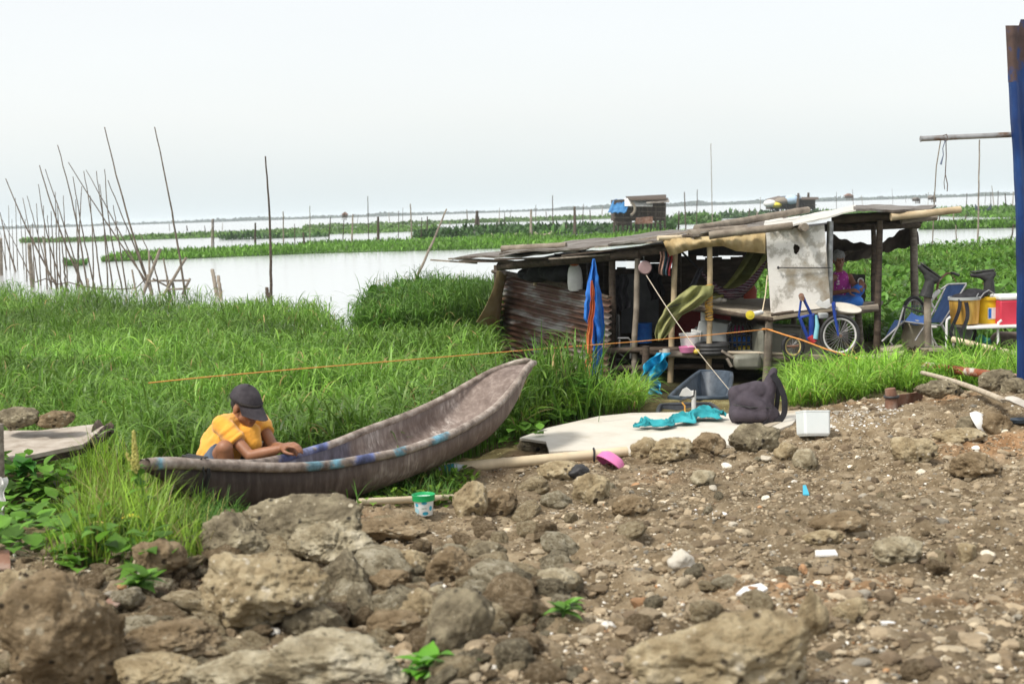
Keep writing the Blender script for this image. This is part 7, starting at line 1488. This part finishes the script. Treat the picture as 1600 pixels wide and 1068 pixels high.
# stakes further out (photo px x, top, bottom) -> distance from the foot
ST = []
def zz2(X, Y): return 480+X/3.3333, 260+Y/3.3333
for (X, t0, b0, r) in [(15, 205, 405, .03), (112, 265, 400, .04), (185, 240, 405, .03), (232, 250, 400, .06), (320, 155, 390, .03), (370, 262, 395, .09), (430, 240, 290, .08), (475, 230, 385, .025), (497, 215, 330, .03), (545, 195, 385, .05), (625, 260, 370, .05), (592, 265, 385, .03), (835, 225, 285, .1), (880, 230, 340, .16), (895, 260, 330, .1), (1000, 215, 300, .05), (1025, 240, 350, .03), (1060, 230, 260, .08), (1165, 225, 365, .09), (1190, 200, 290, .05), (1280, 150, 355, .035), (1247, 235, 270, .1), (1393, 210, 360, .1), (1435, 195, 290, .05), (1535, 205, 250, .1), (1475, 225, 280, .08), (260, 250, 300, .05), (745, 290, 345, .04), (1350, 300, 345, .04), (990, 300, 345, .03)]:
    ST.append((zz2(X+RNG.normal(0, 5), t0), zz2(X, b0), r))
for (X, t0, b0, r) in [(1105, 540, 700, .05), (1112, 540, 700, .04), (1330, 560, 690, .07), (1475, 500, 680, .045), (1535, 565, 680, .03), (1580, 610, 680, .07), (610, 550, 600, .12), (972, 575, 600, .12), (880, 560, 600, .06), (1160, 560, 600, .06), (1065, 575, 600, .08), (660, 580, 610, .05), (160, 580, 620, .12)]:
    ST.append((zpole(X, t0), zpole(X+RNG.normal(0, 4), b0), r))
for (x, t0, b0, r) in [(1072, 300, 366, .04), (1088, 296, 362, .03), (1113, 224, 350, .035), (1060, 330, 362, .06), (1170, 326, 342, .09), (1182, 332, 345, .1), (1245, 302, 338, .16), (1262, 301, 334, .2), (1188, 308, 335, .05), (1307, 300, 330, .04), (1334, 296, 328, .04), (1348, 305, 322, .05), (1395, 295, 318, .05), (1415, 307, 316, .06), (1450, 300, 320, .05), (1460, 300, 320, .05), (1510, 302, 325, .06), (1528, 218, 385, .03), (1539, 300, 318, .05), (1548, 300, 325, .05), (1553, 290, 322, .06), (1559, 298, 325, .05), (1572, 302, 326, .07), (1582, 300, 326, .06), (1436, 328, 345, .05), (1467, 333, 347, .05), (1490, 334, 346, .05), (1508, 335, 346, .05), (1580, 350, 378, .03), (1495, 352, 392, .02)]:
    ST.append(((x+RNG.normal(0, 1.5), t0), (x, b0), r))
for i, (a, b, r) in enumerate(ST):
    wpole('water_stake', 'thin bare stake standing out in the distant lake', a, b, r*1.25, 'wood_dark' if i % 3 else 'bamboo_grey', taper=.7, cat='stake', group='thin stakes far out in the lake', sinkz=0)
# a bent wind-bleached net frame by the far hyacinth bank
# ------------------------------------------------------------------ distant stilt houses
def house(px0, px1, pyt, pyb, D, label, roofs, wall_m, extra):
    t = thing('distant_stilt_house', label, 'stilt house', P((px0+px1)/2, pyb, D))
    k = mpp(D)
    mb = MB(); a, b = px0+8, px1-4; ht = pyb-(pyb-pyt)*.30
    mb.prism([P(a, pyt+6, D), P(b, pyt+4, D), P(b, ht, D), P(a, ht, D)][::-1], (0, 4.0, 0)); mb.build('wall', wall_m, t, smooth=False)
    for j in range(13):
        x = a+(b-a)*j/12; mb = MB(); mb.tube([P(x+RNG.normal(0, 1), pyb+2, D-.15+.5*(j % 2)), P(x+RNG.normal(0, 1), pyt+7+RNG.uniform(0, 8), D-.15)], .09, 6); mb.build('stilt', M['wood_dark'], t)
    for j in range(4):
        y = pyt+16+j*9; mb = MB(); mb.tube([P(a-2, y+RNG.normal(0, 1), D-.25), P(b+2, y+RNG.normal(0, 1), D-.25)], .045, 6); mb.build('rail', M['pole_dark'], t)
    for (q, mm, nm) in roofs:
        mb = MB(); mb.prism([P(*p, D-.5+dd) for (p, dd) in q][::-1], (0, .1, .12)); mb.build(nm, mm, t, smooth=False)
    for e_ in extra(t, D): pass
M['roof_blue'] = mat('roof_blue', [(.02, .13, .32), (.05, .21, .42)], 2, .6)
def ex1(t, D):
    mb = MB(); G = []
    for i in range(10):
        a = math.pi*i/9; G.append([P(990-14*math.sin(a)*0+x, 322-12*math.sin(a)+ (0 if True else 0), D-1.2+2.6*i/9) for x in np.linspace(-14, 30, 5)])
    mb.sheet(np.array(G), .05); mb.build('curved_roof', M['white_paint'], t)
    mb = MB(); mb.tube([P(984+8*math.sin(a), 326-10*math.cos(a), D-1.3) for a in np.linspace(.2, 3.0, 12)], .12, 6); mb.build('hoop', M['bamboo_grey'], t)
    mb = MB(); mb.prism([P(994, 340, D-.9), P(1020, 338, D-.9), P(1020, 349, D-.9), P(992, 350, D-.9)][::-1], (0, .1, 0)); mb.build('hanging_mat', M['rusty_brown'], t, smooth=False)
    mb = MB(); mb.sheet(quadgrid(P(962, 313, D+2.0), P(988, 313, D+1.5), P(978, 332, D-2.2), P(950, 332, D-1.8), 10, 10, lambda u, v: np.array([0, 0, .5*math.sin(u*3.1)*(1-u)+.06*math.sin(v*20)])), .06); mb.build('blue_awning', M['roof_blue'], t)
    mb = MB(); mb.prism([P(962, 332, D+.5), P(986, 332, D+.5), P(986, 352, D+.5), P(962, 352, D+.5)][::-1], (0, 3, 0)); mb.build('lean_to', M['pole_dark'], t, smooth=False)
    return []
house(952, 1042, 306, 362, 119, 'distant ramshackle stilt house with blue awning and brown roof', [([((978, 309), 2), ((1041, 306), 2), ((1041, 312), -1), ((984, 313), -1)], M['wood_dark'], 'top_roof'), ([((1008, 313), 2), ((1044, 311), 2), ((1046, 316), -1.5), ((1010, 318), -1.5)], M['tin_roof'], 'roof')], M['wood_dark'], ex1)
def ex2(t, D):
    for (x, y, rx, ry, mm) in [(1203, 318, 1.0, .6, 'white_paint'), (1213, 320, .9, .5, 'spool'), (1222, 314, 1.2, .6, 'wood_grey'), (1236, 312, 1.2, .7, 'bluew')]:
        m_ = {'spool': mat('far_yellow', [(.6, .5, .03), (.7, .6, .08)], 3, .6), 'bluew': mat('far_blue', [(.35, .5, .66), (.5, .62, .74)], 3, .6)}.get(mm) or M[mm]
        mb = MB(); mb.ell(P(x, y, D-1.5), (rx, .8, ry), None, 10, 6); mb.build('bundle', m_, t)
    return []
house(1196, 1278, 306, 336, 215, 'far low stilt house cluttered with white and yellow bundles', [([((1198, 312), 3), ((1218, 307), 3), ((1222, 311), -1), ((1200, 316), -1)], M['canvas'], 'roof'), ([((1216, 308), 3), ((1250, 306), 3), ((1252, 311), -1), ((1218, 312), -1)], M['tub_blue'], 'roof'), ([((1252, 309), 3), ((1279, 309), 3), ((1279, 312), -1), ((1252, 312), -1)], M['wood_dark'], 'roof')], M['wood_dark'], ex2)
def minihouse(x, y, w_, h_, D, label, mm):
    t = thing('distant_hut', label, 'hut', P(x, y+h_, D))
    mb = MB(); mb.prism([P(x-w_/2, y+h_*.35, D), P(x+w_/2, y+h_*.35, D), P(x+w_/2, y+h_*.7, D), P(x-w_/2, y+h_*.7, D)][::-1], (0, 2.5, 0)); mb.build('wall', M['wood_dark'], t, smooth=False)
    mb = MB(); mb.prism([P(x-w_*.6, y+h_*.35, D-.4), P(x, y, D-.4), P(x+w_*.6, y+h_*.35, D-.4)][::-1], (0, 3.4, 0)); mb.build('roof', mm, t, smooth=False)
    for sx in (-.4, -.1, .2, .4): mb = MB(); mb.tube([P(x+w_*sx, y+h_*.7, D), P(x+w_*sx, y+h_+1, D)], .1, 6); mb.build('stilt', M['wood_dark'], t)
minihouse(538, 331, 8, 12, 420, 'tiny dark hut standing on the horizon left of centre', M['rusty_brown'])
minihouse(1328, 302, 11, 11, 420, 'tiny brown roofed hut standing at the horizon right', M['rusty_brown'])
minihouse(1434, 308, 8, 9, 330, 'tiny grey hut standing left of the strings at the horizon', M['tin_roof'])
minihouse(1459, 305, 8, 10, 320, 'tiny grey hut standing under the strings at the horizon', M['tin_roof'])
# boat far right with a figure sized heap, and the slim boats by the hyacinth
def smallboat(px0, px1, py, D, label, mm, h=.5):
    t = thing('far_boat', label, 'boat', P((px0+px1)/2, py, D)); a, b = P(px0, py, D), P(px1, py, D); a[2] = b[2] = 0; L = b-a; G = []; 
    for i in range(13):
        u = i/12; wd = .5*math.sin(math.pi*u)**.6+.02; sh = h*(1+1.2*(2*u-1)**4); row = []
        for j in range(7): v = j/6; th = math.pi*v; row.append(a+L*u+np.array([0, -wd*math.cos(th), sh-sh*.95*math.sin(th)**.6]))
        G.append(row)
    mb = MB(); mb.sheet(np.array(G), .06); mb.build('hull', mm, t)
smallboat(1524, 1549, 334, 165, 'small dark blue boat far out near the right edge', M['tub_blue'], .55)
smallboat(768, 808, 370, 118, 'low pale boat lying along the dark hyacinth bank', M['wood_pale'], .22)
smallboat(836, 862, 366, 122, 'short pale boat right of the other one by the hyacinth bank', M['wood_pale'], .2)
# ------------------------------------------------------------------ pale lake air
hz = bpy.data.materials.new('haze'); hz.use_nodes = True; n = hz.node_tree; n.nodes.clear()
ho_ = n.nodes.new('ShaderNodeOutputMaterial'); pv = n.nodes.new('ShaderNodeVolumePrincipled'); pv.inputs['Color'].default_value = (.80, .87, .91, 1); pv.inputs['Density'].default_value = .00028; pv.inputs['Anisotropy'].default_value = .2
n.links.new(pv.outputs[0], ho_.inputs['Volume'])
mb = MB(); mb.box((0, 2400, 5.5), (8200, 5300, 13.5)); o = mb.build('haze', hz, smooth=False, origin=np.array([0, 2400, 0])); tag(o, 'thin pale haze over the lake', 'haze', kind='stuff')
